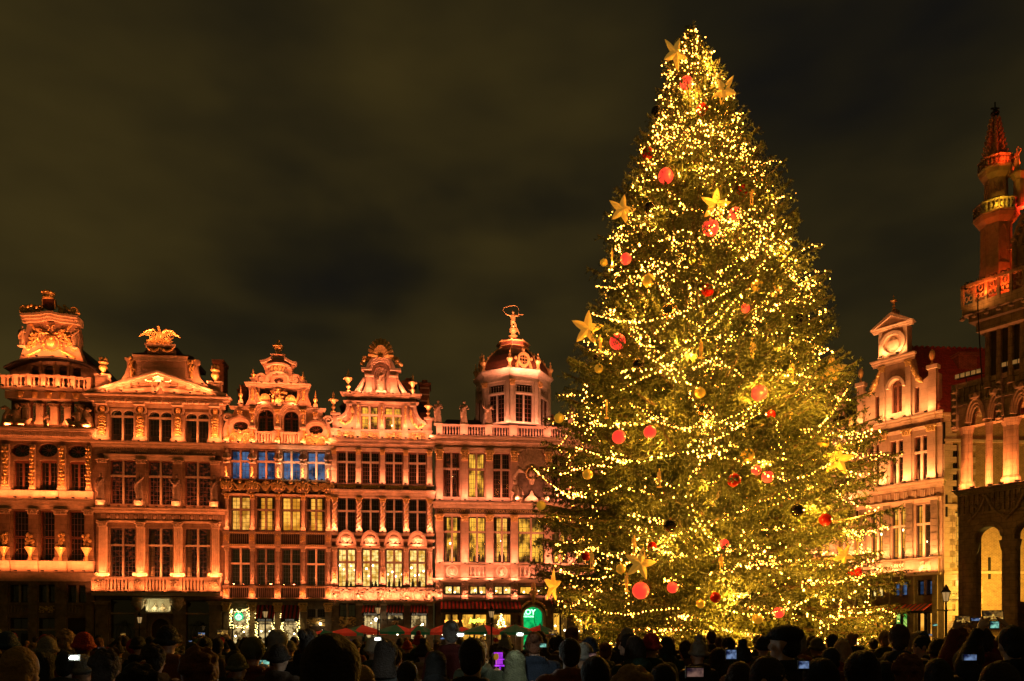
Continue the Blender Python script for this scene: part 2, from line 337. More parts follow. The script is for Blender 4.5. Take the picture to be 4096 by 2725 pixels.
        if kind != 'oval':
            xs = [a]+[a+w*(k+1)/(mull+1) for k in range(mull)]+[c]; tz = s.Z(trans) if trans else None
            zs = [q]+([tz] if tz else [])+([top] if kind == 'arch' else [t])
            for k in range(1, len(xs)-1): b.box(xs[k]-.05, xs[k]+.05, dep-.04, dep+.04, q, t-.01)
            for i in range(len(xs)-1):
                for j in range(len(zs)-1):
                    xa, xb, za, zb = xs[i]+.05, xs[i+1]-.05, zs[j]+.04, zs[j+1]-.04; nyy = ny[0] if (tz and j == 1) else ny[1] if tz else ny[1]
                    b.box(xa, xa+.04, dep-.03, dep+.05, za, zb); b.box(xb-.04, xb, dep-.03, dep+.05, za, zb); b.box(xa, xb, dep-.03, dep+.05, za, za+.05); b.box(xa, xb, dep-.03, dep+.05, zb-.05, zb)
                    pw_, ph = (xb-xa)/nx, (zb-za)/nyy
                    for k in range(1, nx): b.box(xa+pw_*k-.011, xa+pw_*k+.011, dep-.005, dep+.03, za, zb)
                    for k in range(1, nyy): b.box(xa, xb, dep-.003, dep+.028, za+ph*k-.011, za+ph*k+.011)
                    cells += [(xa+pw_*k, za+ph*l, pw_, ph) for k in range(nx) for l in range(nyy)]
            if kind == 'arch':
                for k in range(1, 4):
                    an = math.pi*k/4; b.tube([(cx, dep, top), (cx+math.cos(an)*w/2*.95, dep, top+math.sin(an)*(t-top)*.95)], .02, 4)
                b.box(a, c, dep-.04, dep+.05, top-.05, top+.05); cells.append((a+.2*w, top, w*.6, (t-top)*.8))
        o = s.part(b, 'window', fm)
        if sm and kind != 'oval':
            m2 = MB()
            for k in range(1, len(xs)-1): m2.box(xs[k]-.075, xs[k]+.075, dep-.2, dep-.051, q, t if kind != 'arch' else top)
            if tz: m2.box(a, c, dep-.203, dep-.054, tz-.07, tz+.07)
            if m2.v: m2.build('mullion', sm, o)
        pm = um('pane', glass or (GLASS if lit else GLASSD))
        for (px, pz, pw2, ph) in cells:
            place('pane', pm, o, (px, dep+.012, pz), (pw2, 1, ph), (random.uniform(-.03, .03), 0, random.uniform(-.03, .03)))
        if lit:
            r = MB(); r.add([(a-.3, dep+.9, q-.2), (c+.3, dep+.9, q-.2), (c+.3, dep+.9, t+.2), (a-.3, dep+.9, t+.2)], [(0,1,2,3)]); r.build('lit_room_wall', lit, o)
            if lamps:
                l = MB(); rr = random.Random(int(x0))
                for k in range(lamps): l.blob((a+w*(k+.5)/lamps+rr.uniform(-.15, .15), dep+.55, q+h*rr.uniform(.30, .62)), rr.uniform(.05, .10), ICO1)
                l.build('ceiling_lamp', LAMPW, o)
                f = MB()
                for k in range(3):
                    ux = a+w*rr.uniform(.1, .9); hh = h*rr.uniform(.10, .2); f.blob((ux, dep+.5, q+hh*.5), (.13, .08, hh*.7)); f.blob((ux, dep+.5, q+hh*1.25), (.06, .06, .08))
                f.build('table_guest', FRAMED, o)
        if curtain:
            r = MB(); rr = random.Random(int(x0*7))
            for sg in (0, 1):
                x_ = a if sg == 0 else c; ww = w*.2*(1 if sg == 0 else -1); pts = []
                for k in range(9): pts.append((x_+ww*k/8, dep+.12+.04*(k % 2)))
                r.add([(px, py, q) for px, py in pts]+[(px, py, t) for px, py in pts], [(i, i+1, i+10, i+9) for i in range(8)])
            r.build('curtain', CURT, o)
        return o
    def uplight(s, x, y, d=.45, P=40, col=None, w=.5, lean=.25, fixture=True, parent=None):
        u, z = s.U(x), s.Z(y); d += .22; w *= 1.5; lean += .12; ld = bpy.data.lights.new("uplight_lamp", 'AREA'); ld.shape = 'RECTANGLE'; ld.size = w; ld.size_y = .12; ld.energy = P*UPK; ld.color = col or (s.col[0], s.col[1]*.79, s.col[2]*.85); ld.spread = math.radians(165)
        fx = None
        if fixture:
            b = MB(); b.box(-.10, .10, -.05, .05, -.13, -.06); b.box(-.02, .02, -.02, .25, -.15, -.125); fx = b.build('floodlight', IRON, s.root); fx.location = (u, -d, z+.14)
        lo = bpy.data.objects.new("uplight_lamp", ld); COL.objects.link(lo); lo.parent = s.root; lo.location = (u, -d, z+.14); lo.rotation_euler = (math.pi-lean, 0, 0); LIGHTS.append(lo)
        return lo
CURT = mat("curtain_cloth", (.45, .33, .22), .9, var=.2)
def scroll(b, c, w, h, sg, y, r0=.05, turns=1.6):
    pts = []; rad = []
    for t in np.linspace(0, 1, 20):
        an = sg*(t*turns*2*math.pi); rr = (1-t*.85); pts.append((c[0]+math.cos(an)*w*rr*sg*-1, y-.03*math.sin(t*3), c[1]+abs(1)*math.sin(an*sg)*h*rr)); rad.append(r0*(1-.5*t))
    b.tube(pts, rad, 5)
def scroll_panel(b, cx, cz, w, h, y, seed=0, dense=1):
    r = random.Random(seed)
    for sg in (-1, 1):
        scroll(b, (cx+sg*w*.55, cz), w*.38, h*.75, sg, y, min(w, h)*.16)
        for k in range(int(5*dense)):
            b.blob((cx+sg*w*r.uniform(.1, 1), y-.02, cz+h*r.uniform(-1, 1)), (w*r.uniform(.07, .16), .05, h*r.uniform(.12, .28)))
    b.blob((cx, y-.04, cz), (w*.2, .08, h*.55), ICO2); b.blob((cx, y-.05, cz+h*.8), (w*.14, .07, h*.25))
def swag(b, x0, z0, x1, z1, sag, y, r=.09, n=14, seed=1):
    q = random.Random(seed)
    for k in range(n+1):
        t = k/n; rr = r*(.55+.75*math.sin(math.pi*t))*q.uniform(.8, 1.25)
        b.blob((x0+(x1-x0)*t, y+q.uniform(-.03, .02), z0+(z1-z0)*t-sag*4*t*(1-t)+q.uniform(-.03, .03)), (rr, rr, rr*q.uniform(.8, 1.2)))
def urn(h, x, y0, y1, w, m=GOLD, style='flame'):
    u = h.U(x); z0, z1 = h.Z(y1), h.Z(y0); H = z1-z0; R = w/h.f[2]/h.pl.sc(h.xr)/2; b = MB()
    if style == 'flame': pr = [(.5,0),(.55,.04),(.22,.08),(.18,.13),(.45,.20),(.52,.24),(.25,.30),(.20,.36),(.45,.42),(.70,.52),(1,.56),(.95,.60),(.45,.62),(.22,.66),(.30,.72),(.15,.78),(.24,.84),(.10,.90),(.02,1)]
    elif style == 'vase': pr = [(.6,0),(.6,.08),(.3,.14),(.35,.2),(.75,.34),(.85,.45),(.6,.55),(.55,.62),(.9,.68),(.95,.74),(.5,.78)]
    elif style == 'ball': pr = [(.5,0),(.5,.12),(.25,.2),(.3,.3),(.75,.42),(.98,.6),(.95,.72),(.7,.88),(.2,.98),(.02,1)]
    else: pr = [(.8,0),(.8,.06),(.35,.1),(.5,.18),(.9,.28),(.95,.36),(.5,.44),(.25,.5),(.4,.56),(.22,.62),(.34,.7),(.18,.76),(.26,.84),(.1,.9),(.02,1)]
    b.lathe((u, 0, z0), [(r*R, z*H) for r, z in pr], 12)
    if style == 'vase':
        for k in range(12): an = k*.52; b.blob((u+math.cos(an)*R*.6, math.sin(an)*R*.6, z0+H*(.84+.08*(k % 2))), (R*.22, R*.22, H*.12))
    if style == 'flame':
        for k in range(8): an = k*math.pi/4; b.blob((u+math.cos(an)*R*.95, math.sin(an)*R*.95, z0+H*.56), R*.17)
    return b.build('finial', m, h.root, smooth=True)
def dark_back(h, x0, x1, y0, y1, back=9, roof=None, rz=None, m=DARK):
    """walls behind the front: dark room backing, side walls, back wall"""
    a, c = h.U(x0), h.U(x1); t, q = h.Z(y0), h.Z(y1)
    b = MB(); b.box(a+.35, c-.35, 1.6, 1.7, q, t); h.part(b, 'room_wall', DARK)
    b = MB(); b.box(a, a+.3, .36, back, q, t); b.box(c-.3, c, .36, back, q, t); b.box(a, c, back, back+.3, q, t); b.box(a, c, .36, back, t-.3, t-.002); h.part(b, 'side_wall', STONEB)
def prism_roof(h, x0, x1, yeave, yridge, y_front, back, m=SLATE, hip=.25):
    a, c = h.U(x0), h.U(x1); e, r = h.Z(yeave), h.Z(yridge); b = MB(); w = (c-a)/2; mid = (a+c)/2; k = w*hip
    b.add([(a, y_front, e), (c, y_front, e), (c, back, e), (a, back, e), (mid-k, y_front+.3, r), (mid+k, y_front+.3, r), (mid+k, back, r), (mid-k, back, r)],
          [(0,1,5,4), (1,2,6,5), (2,3,7,6), (3,0,4,7), (4,5,6,7), (0,3,2,1)])
    return h.part(b, 'roof', m)
# ---------------------------------------------------------------- figures (statues and people)
def remesh(b, name, voxel, m=None, smooth=2, disp=0):
    me0 = b.mesh(name, None); o = bpy.data.objects.new(name, me0); COL.objects.link(o)
    md = o.modifiers.new("r", 'REMESH'); md.mode = 'VOXEL'; md.voxel_size = voxel; md.use_smooth_shade = True
    if smooth: sm = o.modifiers.new("s", 'SMOOTH'); sm.iterations = smooth; sm.factor = .5
    if disp:
        tx = bpy.data.textures.new("folds", 'CLOUDS'); tx.noise_scale = .09; dm = o.modifiers.new("d", 'DISPLACE'); dm.texture = tx; dm.strength = disp; dm.mid_level = .5
    dg = bpy.context.evaluated_depsgraph_get(); me = bpy.data.meshes.new_from_object(o.evaluated_get(dg)); bpy.data.objects.remove(o)
    me.name = name; me.materials.clear()
    if m: me.materials.append(m)
    me.polygons.foreach_set("use_smooth", [True]*len(me.polygons)); return me
def hand(b, p, d, up, s=1, curl=.5):
    """palm and five bent fingers; d = pointing direction, up = back of the hand"""
    p = Vector(p); d = Vector(d).normalized(); up = Vector(up).normalized(); sd = d.cross(up).normalized()
    b.tube([p-d*.03, p+d*.03, p+d*.085], [.026, .038, .036], 8, sy=.55)
    for k, ln in enumerate((.062, .074, .068, .052)):
        q = p+d*.085+sd*(-.03+.02*k); b.tube([q-d*.02, q+d*ln*.5, q+d*ln*(.9-.2*curl)-up*ln*.5*curl, q+d*ln*(1-.5*curl)-up*ln*.85*curl], [.0095, .0095, .009, .007], 6)
    q = p+d*.02-sd*s*.035; b.tube([q, q-sd*s*.03+d*.03, q-sd*s*.028+d*.065-up*.015], [.014, .012, .009], 6)
def figure(b, arms, H=1.72, female=False, legs=True, head=True, face=True, turn=0, lean=0, wide=1.0, stride=0):
    k = H/1.72; V = lambda x, y, z: (x*k, y*k+lean*max(0, z-.9)*k, z*k)
    if legs:
        for sx in (-1, 1):
            st = stride*sx; b.tube([V(sx*.09, 0, .95), V(sx*.10, .02+st*.5, .72), V(sx*.10, .03+st*.8, .50), V(sx*.10, -.01+st, .28), V(sx*.10, -.02+st*1.1, .08)], [.095*k, .088*k, .06*k, .055*k, .042*k], 10)
            b.tube([V(sx*.10, -.05+st*1.1, .05), V(sx*.11, .06+st*1.1, .045), V(sx*.115, .17+st*1.1, .035)], [.045*k, .045*k, .03*k], 8)
    b.tube([V(0, 0, .86), V(0, 0, .96), V(0, 0, 1.10), V(0, .01, 1.26), V(0, 0, 1.38), V(0, 0, 1.44)], [.13*k, .165*k*wide, .14*k*wide, .175*k*wide, .15*k*wide, .07*k], 14, sy=.62)
    b.blob(V(0, 0, 1.36), (.19*k*wide, .09*k, .08*k), ICO2); b.tube([V(0, -.01, 1.38), V(0, .01, 1.56)], [.062*k, .054*k], 10)
    for sx, (el, ha) in zip((-1, 1), arms):
        sh = V(sx*.19*wide, 0, 1.37); el = V(*el); ha = V(*ha)
        b.blob(sh, .065*k, ICO2); b.tube([sh, el], [.055*k, .042*k], 10); b.blob(el, .043*k); b.tube([el, ha], [.042*k, .027*k], 10)
        hand(b, ha, Vector(ha)-Vector(el), (0, 0, 1) if abs((Vector(ha)-Vector(el)).normalized().z) < .8 else (0, -1, 0), s=sx)
    if head:
        R = Matrix.Rotation(turn, 3, 'Z'); c = Vector(V(0, .015, 1.60))
        def hb(x, y, z, r, ic=ICO2): q = R @ (Vector((x, y, z))*k); b.blob(c+q, tuple(a*k for a in r), ic, R)
        hb(0, -.01, .015, (.077, .096, .105), ICO3); hb(0, .035, -.06, (.056, .058, .058)); hb(0, .075, -.098, (.026, .022, .02))
        if face:
            hb(0, .098, -.018, (.012, .020, .024)); hb(0, .108, -.034, (.017, .016, .012)); hb(0, .082, .028, (.052, .016, .010))
            for sx in (-1, 1): hb(sx*.03, .080, .004, (.013, .012, .008)); hb(sx*.045, .06, -.03, (.022, .022, .02)); hb(sx*.079, -.005, -.01, (.010, .020, .032))
            hb(0, .088, -.068, (.024, .012, .006)); hb(0, .086, -.080, (.019, .012, .007))
ARM_DOWN = (((-.25, -.02, 1.10), (-.24, .06, .86)), ((.25, -.02, 1.10), (.24, .06, .86)))
ARM_PHONE = (((-.26, .16, 1.20), (-.07, .36, 1.44)), ((.26, .16, 1.20), (.07, .36, 1.44)))
ARM_UP = (((-.30, .10, 1.42), (-.10, .26, 1.72)), ((.30, .10, 1.42), (.10, .26, 1.72)))
ARM_ONE = (((-.25, -.02, 1.10), (-.22, .12, .90)), ((.27, .18, 1.30), (.16, .32, 1.56)))
def robe(b, z0=.02, z1=1.05, r0=.27, r1=.16, n=28, ph=0):
    v = []; f = []
    for j, t in enumerate(np.linspace(0, 1, 8)):
        for i in range(n):
            an = 2*math.pi*i/n; r = (r0+(r1-r0)*t**.7)*(1+.13*(1-t*.6)*math.sin(an*7+ph+t*1.5)); v.append((math.cos(an)*r, math.sin(an)*r*.75, z0+(z1-z0)*t))
    f = [(j*n+i, j*n+(i+1) % n, (j+1)*n+(i+1) % n, (j+1)*n+i) for j in range(7) for i in range(n)]
    b.add(v, f+[tuple(range(n))[::-1], tuple(7*n+i for i in range(n))])
def statue_mesh(name, arms, m, rb=True, extra=None, stride=0, vox=.035, lean=0):
    b = MB(); figure(b, arms, face=True, stride=stride, lean=lean)
    if rb: robe(b, ph=len(name)); b.tube([(-.2, .05, 1.40), (.05, .16, 1.15), (.22, .12, .85), (.2, .1, .5)], [.05, .07, .08, .05], 8); b.blob((0, -.02, 1.63), (.095, .11, .10), ICO2)
    if extra: extra(b)
    b.box(-.28, .28, -.24, .24, -.10, .03); return remesh(b, name, vox, m, 1)
A1 = (((-.30, .08, 1.12), (-.12, .22, 1.02)), ((.30, .02, 1.14), (.20, .16, .92)))
A2 = (((-.34, .05, 1.48), (-.14, .05, 1.70)), ((.30, .06, 1.10), (.16, .20, 1.05)))
A3 = (((-.30, .10, 1.10), (.02, .24, 1.14)), ((.33, .10, 1.16), (.42, .22, 1.36)))
def staff(b): b.tube([(-.24, .22, 0), (-.20, .22, 1.85)], .03, 6); b.blob((0, 0, 1.70), (.19, .19, .03), ICO2)
def lyre(b): b.tube([(.02, .26, 1.0), (.30, .28, 1.2), (.45, .25, 1.45)], [.10, .05, .03], 7)
ST = [statue_mesh("statue_figure", A1, CARVE), statue_mesh("statue_figure", A2, CARVE), statue_mesh("statue_figure", A3, CARVE, extra=lyre), statue_mesh("statue_figure", A1, CARVE, extra=staff)]
STS = [m for m in ST[:3]]
STD = []
for m_ in ST[:3]: q_ = m_.copy(); q_.materials[0] = STONEB; STD.append(q_)
def statue(h, idx, x, y0, y1, label, d=.25, group=None, wob=0, sx=1.0, bank=None):
    u, z0, z1 = h.U(x), h.Z(y1), h.Z(y0); k = (z1-z0)/1.78
    w = h.root.matrix_world if False else Matrix.Rotation(h.ang, 4, 'Z'); p = Vector((h.o2.x, h.o2.y, 0))+w @ Vector((u, -d, z0))
    o = bpy.data.objects.new("statue", (bank or ST)[idx]); COL.objects.link(o); o.location = p; o.scale = (k*sx, k, k); o.rotation_euler = (0, 0, h.ang+math.pi+wob)
    return tag(o, label, "statue", group)
def ground_z(h): return 0.0
# ================================================================ HOUSES of the west row
GR = "guild houses of the west row"
def ygz(h, z=0): return h.f[1]*0+(HZ-(z-EYE)*h.pl.sc(h.xr)-h.f[1])*h.f[2]     # zoomed y of height z
# ---- house 1: stern-shaped gable
def cornet():
    h = House("guild_house", "guild house at the left edge with a ship-stern gable over a bowed balustrade", "guild house", PW, 190, GR, (1, .29, .07))
    h.fr(0, 1750, 1.742, 190); G = ygz(h); xl, xr = -30, 655
    holes = [h.shape(*q, 'oval') for q in ((76,46,216,140), (266,37,400,136), (470,46,606,140))]
    W3 = ((92,160,213,370), (275,155,397,370), (480,160,603,370)); W2 = ((85,510,213,890), (275,510,395,890), (478,510,605,890)); WM = ((62,1028,205,1150), (262,1028,392,1150), (465,1028,605,1150)); WG = ((62,1258,205,1480), (262,1258,392,1480), (465,1258,605,1500))
    holes += [h.shape(*w, 'arch', rise=.18) for w in W3]+[h.shape(*w) for w in W2+WM+WG]
    up = MB(); up.plate([h.p(xl, 1000), h.p(xr, 1000), h.p(xr, -10), h.p(xl, -10)], holes[:9], 0, .36); h.part(up, 'wall', STONE)
    lo = MB(); lo.plate([(h.U(xl), 0), (h.U(xr), 0), h.p(xr, 1001), h.p(xl, 1001)], holes[9:], .02, .38); h.part(lo, 'wall', STONEG)
    for q in ((76,46,216,140), (266,37,400,136), (470,46,606,140)): h.window(*q, 'oval', fm=FRAME)
    for w in W3: h.window(*w, 'arch', mull=1, nx=2, ny=(4, 6), fm=FRAME, sm=None, rise=.18, curtain=True)
    for i, w in enumerate(W2): h.window(*w, mull=0, trans=695, nx=5, ny=(4, 5), fm=FRAME, sm=None, curtain=(i == 1), lit=None)
    for w in WM: h.window(*w, mull=1, nx=2, ny=(2, 3))
    for w in WG[:2]: h.window(*w, mull=0, trans=1340, nx=2, ny=(1, 1))
    dr = h.bx('door', WOODD, 465, 1258, 605, 1500, -.3, -.22); h.bx('door_panel', IRON, 500, 1340, 570, 1495, -.215, -.19, None).parent = dr
    for i, (x, w) in enumerate(((45,50), (231,34), (436,48), (624,34))): h.pilaster(x, w, 55, 366, .14, CARVE, None, 'panel', seed=i)
    b = MB()
    for x in (45, 231, 436, 624):
        for y in np.linspace(80, 340, 11):
            for sg in (-1, 1): b.blob((h.U(x)+sg*.18*random.random(), -.24, h.Z(y)), (.12, .09, .10))
    h.part(b, 'carving', GOLD)
    h.cornice(-30, 650, 372, 440, .18, STONEP, name='parapet_band'); h.cornice(-30, 655, 440, 500, .45)
    h.bx('bowed_parapet', STONEP, 250, 376, 415, 436, .1, .32)
    for x, w in ((38,75), (240,60), (432,78), (628,58)): h.pilaster(x, w, 505, 862, .22, STONE, CAPS, caph=.4)
    for i, x in enumerate((44, 227, 436, 618)):
        b = MB(); u, z = h.U(x), h.Z(858); b.lathe((u, -.42, z), [(.12,0), (.08,.3), (.14,.5), (.35,.9), (.42,1.0), (.2,1.05)], 10); r = random.Random(i)
        for k in range(16): b.blob((u+r.uniform(-.28, .28), -.42, z+1.1+r.uniform(0, 1.0)), (.12, .12, .15))
        h.part(b, 'torch_ornament', GOLD)
    h.cornice(-30, 655, 862, 945, .3, STONEP, breaks=((38,75), (240,62), (432,78), (628,58))); h.cornice(-35, 662, 946, 1003, .5)
    for x, w in ((22,66), (233,56), (428,72), (632,54)): h.pilaster(x, w, 1010, G-4, .16, STONEG, None, 'rust')
    h.balustrade(62, 205, 1158, 1232, -.02, ((62,64), (203,205)), 6, STONEG); h.balustrade(465, 605, 1158, 1232, -.02, ((465,467), (603,605)), 6, STONEG)
    h.cornice(60, 606, 1234, 1256, .1, STONEG)
    b = MB(); scroll_panel(b, h.U(327), h.Z(1198), .62, .26, -.1, 3, 2); h.part(b, 'carving', GOLD)
    h.cornice(-20, 606, 1006, 1026, .12, STONEG)
    # terrace with two storeys of stern gallery
    h.fr(0, 1150, 2.24, 190); h.cornice(-40, 855, 1268, 1378, .62, dent=.16)
    g1 = MB(); ah = [(235,985,305,1192), (355,985,435,1197), (485,985,560,1197), (610,985,680,1190)]
    g1.plate([h.p(60, 1262), h.p(800, 1262), h.p(800, 930), h.p(60, 930)], [h.shape(*a, 'arch') for a in ah], .7, 1.0); h.part(g1, 'gallery_wall', STONE)
    for a in ah: h.window(*a, 'arch', mull=0, nx=2, ny=(3, 4), fm=FRAME, sm=None, dep=.85)
    for x in (202, 325, 455, 580, 697):
        o = h.pilaster(x, 60, 1030, 1215, .2, STONE2, CAPS, caph=.25); o.location.y = .7
    b = MB()
    for x in (187, 313, 440, 565, 690):
        b.blob((h.U(x), -.1, h.Z(968)), (.24, .3, .30), ICO2); b.blob((h.U(x), -.3, h.Z(980)), (.17, .14, .2), ICO2)
        for sg in (-1, 1): b.blob((h.U(x)+sg*.2, -.15, h.Z(950)), .12)
    h.part(b, 'lion_head_console', GOLD)
    b = MB(); h.rect(b, 45, 935, 815, 1000, -.7, .05); h.part(b, 'gallery_floor', STONE2)
    h.balustrade(28, 830, 812, 925, .15, ((30,66), (160,197), (285,322), (412,450), (538,576), (665,703), (793,829)), 2, STONEP, wk=.42, bowed=.55)
    g2 = MB(); ah = [(228,676,312,812), (352,662,438,815), (478,662,563,815), (603,676,690,812)]
    g2.plate([h.p(45, 840), h.p(860, 840), h.p(860, 735), h.p(745, 655), h.p(600, 635), h.p(455, 628), h.p(310, 635), h.p(165, 655), h.p(45, 735)], [h.shape(*a, 'arch', rise=.45) for a in ah], .7, 1.1); h.part(g2, 'gallery_wall', STONEB)
    for x in (330, 458, 583): h.bx('post', STONE, x-11, 640, x+11, 830, -.68, -.5)
    b = MB()
    for i in range(10):
        x0, x1 = 35+i*83.5, 35+(i+1)*83.5; f = lambda x: 730-105*math.sin(math.pi*(x-35)/835)**.7
        b.add([(h.U(x0), -.1, h.Z(f(x0)-8)), (h.U(x1), -.1, h.Z(f(x1)-8)), (h.U(x1), 1.6, h.Z(f(x1)-8)), (h.U(x0), 1.6, h.Z(f(x0)-8)), (h.U(x0), -.1, h.Z(f(x0)+8)), (h.U(x1), -.1, h.Z(f(x1)+8)), (h.U(x1), 1.6, h.Z(f(x1)+8)), (h.U(x0), 1.6, h.Z(f(x0)+8))], [(0,1,2,3), (4,7,6,5), (0,4,5,1), (1,5,6,2), (2,6,7,3), (3,7,4,0)])
    h.part(b, 'gallery_roof', SLATE)
    b = MB(); out = [(165,652), (205,540), (215,420), (235,350), (250,305), (685,305), (690,350), (705,420), (700,540), (745,652), (600,628), (455,620), (310,628)]
    b.plate([h.p(*q) for q in reversed(out)], [], .1, .9); h.part(b, 'gable', STONEP)
    b = MB()
    for a, c, k in ((245, 268, .55), (268, 290, .4), (290, 312, .25)):
        for i in range(14):
            x0, x1 = 205+i*36, 205+(i+1)*36; f = lambda x: -18*math.exp(-((x-455)/70)**2)+14*((x-455)/250)**2
            u0, u1 = h.U(x0), h.U(x1); b.box(u0, u1+.001*i, -k+.1, .85-k*.1, h.Z(c+f((x0+x1)/2)), h.Z(a+f((x0+x1)/2)))
    h.part(b, 'cornice', STONE2)
    b = MB(); r = random.Random(5)
    for sg in (-1, 1):
        for k in range(34):
            t = k/33; x = 455+sg*(75+t*180); y = 235-(60 if t < .45 else 60-(t-.45)*90)*r.random()-10*r.random(); b.blob((h.U(x), -.1+r.uniform(-.2, .15), h.Z(y)), r.uniform(.10, .19))
        scroll(b, (h.U(455+sg*228), h.Z(215)), .28, .3, sg, -.3, .1)
    h.part(b, 'gilded_scroll', GOLD)
    b = MB(); b.plate([h.p(x, y) for x, y in ((455,222), (402,195), (395,150), (400,118), (510,118), (515,150), (508,195))], [], -.35, -.1); h.part(b, 'shield', DOMEM)
    b = MB(); u = h.U(443); b.lathe((u, -.2, h.Z(118)), [(.42,0), (.45,.1), (.40,.2), (.48,.5), (.3,.68), (.05,.75)], 12)
    for k in range(8): b.blob((u+.46*math.cos(k*.785), -.2+.46*math.sin(k*.785), h.Z(118)+.5), .1)
    b.blob((u, -.2, h.Z(66)), .12); b.box(h.U(395), h.U(402), -.42, -.35, h.Z(205), h.Z(125)); b.box(h.U(508), h.U(515), -.42, -.35, h.Z(205), h.Z(125)); h.part(b, 'crown', GOLD)
    b = MB(); u = h.U(455)
    for k in range(28): an = k*math.pi/14; b.blob((u+.62*math.cos(an), -.02, h.Z(500)+.52*math.sin(an)*1.15), .075)
    b.blob((u, 0, h.Z(485)), (.38, .22, .42), ICO2); b.blob((u+.1, -.15, h.Z(455)), (.17, .15, .17), ICO2)
    for sg in (-1, 1):
        for k in range(5): scroll(b, (h.U(455+sg*(95+28*k)), h.Z(400+38*k)), .24, .22, sg*(1 if k % 2 else -1), -.02, .07)
        for k in range(26): b.blob((h.U(455+sg*r.uniform(60, 190)), .03, h.Z(r.uniform(400, 600))), (r.uniform(.05, .15), .1, r.uniform(.06, .15)))
        b.tube([h_ for h_ in ((h.U(455+sg*215), 0, h.Z(625)), (h.U(455+sg*90), -.05, h.Z(560)))], [.12, .08], 6)
        b.tube([(h.U(455+sg*130), .0, h.Z(375)), (h.U(455+sg*70), -.05, h.Z(410)), (h.U(455+sg*20), 0, h.Z(412))], [.08, .08, .05], 6)
        for k in range(9): an = k*.4-1.2; b.blob((h.U(455+sg*26)+.13*math.cos(an)*-sg, -.03, h.Z(362)+.2*math.sin(an)), .05)
        for k in range(6): b.tube([(h.U(455+sg*(165+6*k)), 0, h.Z(330)), (h.U(455+sg*140), 0, h.Z(390))], .03, 4)
    h.part(b, 'carved_coat_of_arms', GOLD)
    for sg, idx in ((-1, 0), (1, 1)): statue(h, idx, 455+sg*238, 360, 545, "stone cherub figure standing at the %s side of the ship-stern gable" % ("left" if sg < 0 else "right"), d=.35)
    for x0, x1, lb, sg in ((25, 285, "left", 1), (590, 825, "right", -1)):
        b = MB(); u0, u1 = h.U(x0), h.U(x1); w = u1-u0; z = h.Z(1262); a = u0 if sg > 0 else u1
        b.tube([(a+sg*w*.05, .1, z), (a+sg*w*.15, .0, z+.9), (a+sg*w*.22, -.1, z+1.35), (a+sg*w*.12, -.2, z+1.55), (a+sg*w*.0, -.3, z+1.4)], [.34, .34, .22, .17, .12], 8)
        b.tube([(a+sg*w*.1, 0, z+.3), (a+sg*w*.45, -.1, z+.35), (a+sg*w*.8, -.1, z+.3), (a+sg*w*.95, -.1, z+.7), (a+sg*w*.75, -.1, z+.75)], [.32, .36, .3, .2, .08], 8)
        v = [(a+sg*w*.48, 0)]; figure(b, (((a*0-.3), .1, 1.1),)*0 or ARM_DOWN, H=.01, legs=False, head=False)
        cx = a+sg*w*.5; b.tube([(cx, -.1, z+.1), (cx, -.1, z+1.3)], [.36, .28], 8); b.tube([(cx, -.1, z+1.2), (cx, -.12, z+1.65)], .12, 8); b.blob((cx, -.12, z+1.72), (.16, .17, .2), ICO2); b.tube([(cx-.2, -.1, z+1.35), (cx-.45, -.25, z+1.0), (cx-.2, -.45, z+.9)], .08, 6); b.tube([(cx+.2, -.1, z+1.35), (cx+.4, -.25, z+1.55), (cx+.15, -.4, z+1.7)], .08, 6)
        o = bpy.data.objects.new("sea_horse_statue", remesh(b, "sea_horse_statue", .05, CARVE, 1)); COL.objects.link(o); o.location = (h.o2.x, h.o2.y, 0); o.rotation_euler = (0, 0, h.ang)
        tag(o, "stone rider on a rearing sea horse at the %s end of the terrace" % lb, "statue")
    statue(h, 2, 430, 1120, 1275, "small stone figure in the middle of the terrace under the bowed balustrade", d=.3)
    dark_back(h, 0, 855, 1262, 3300); prism_roof(h, 60, 850, 700, 400, 1.2, 9)
    h.fr(0, 1750, 1.742, 190)
    for x in (30, 140, 245, 340, 430, 540, 630): h.uplight(x, 432, .6, 20)
    for x in (38, 150, 245, 335, 430, 540, 620): h.uplight(x, 938, .75, 19)
    h.fr(0, 1150, 2.24, 190)
    for x in (90, 205, 330, 455, 580, 700, 790): h.uplight(x, 930, .95, 13, w=.3); h.uplight(x, 1262, .1, 11, w=.3)
    for x in (260, 380, 520, 650): h.uplight(x, 655, .75, 26)
    return h
cornet()
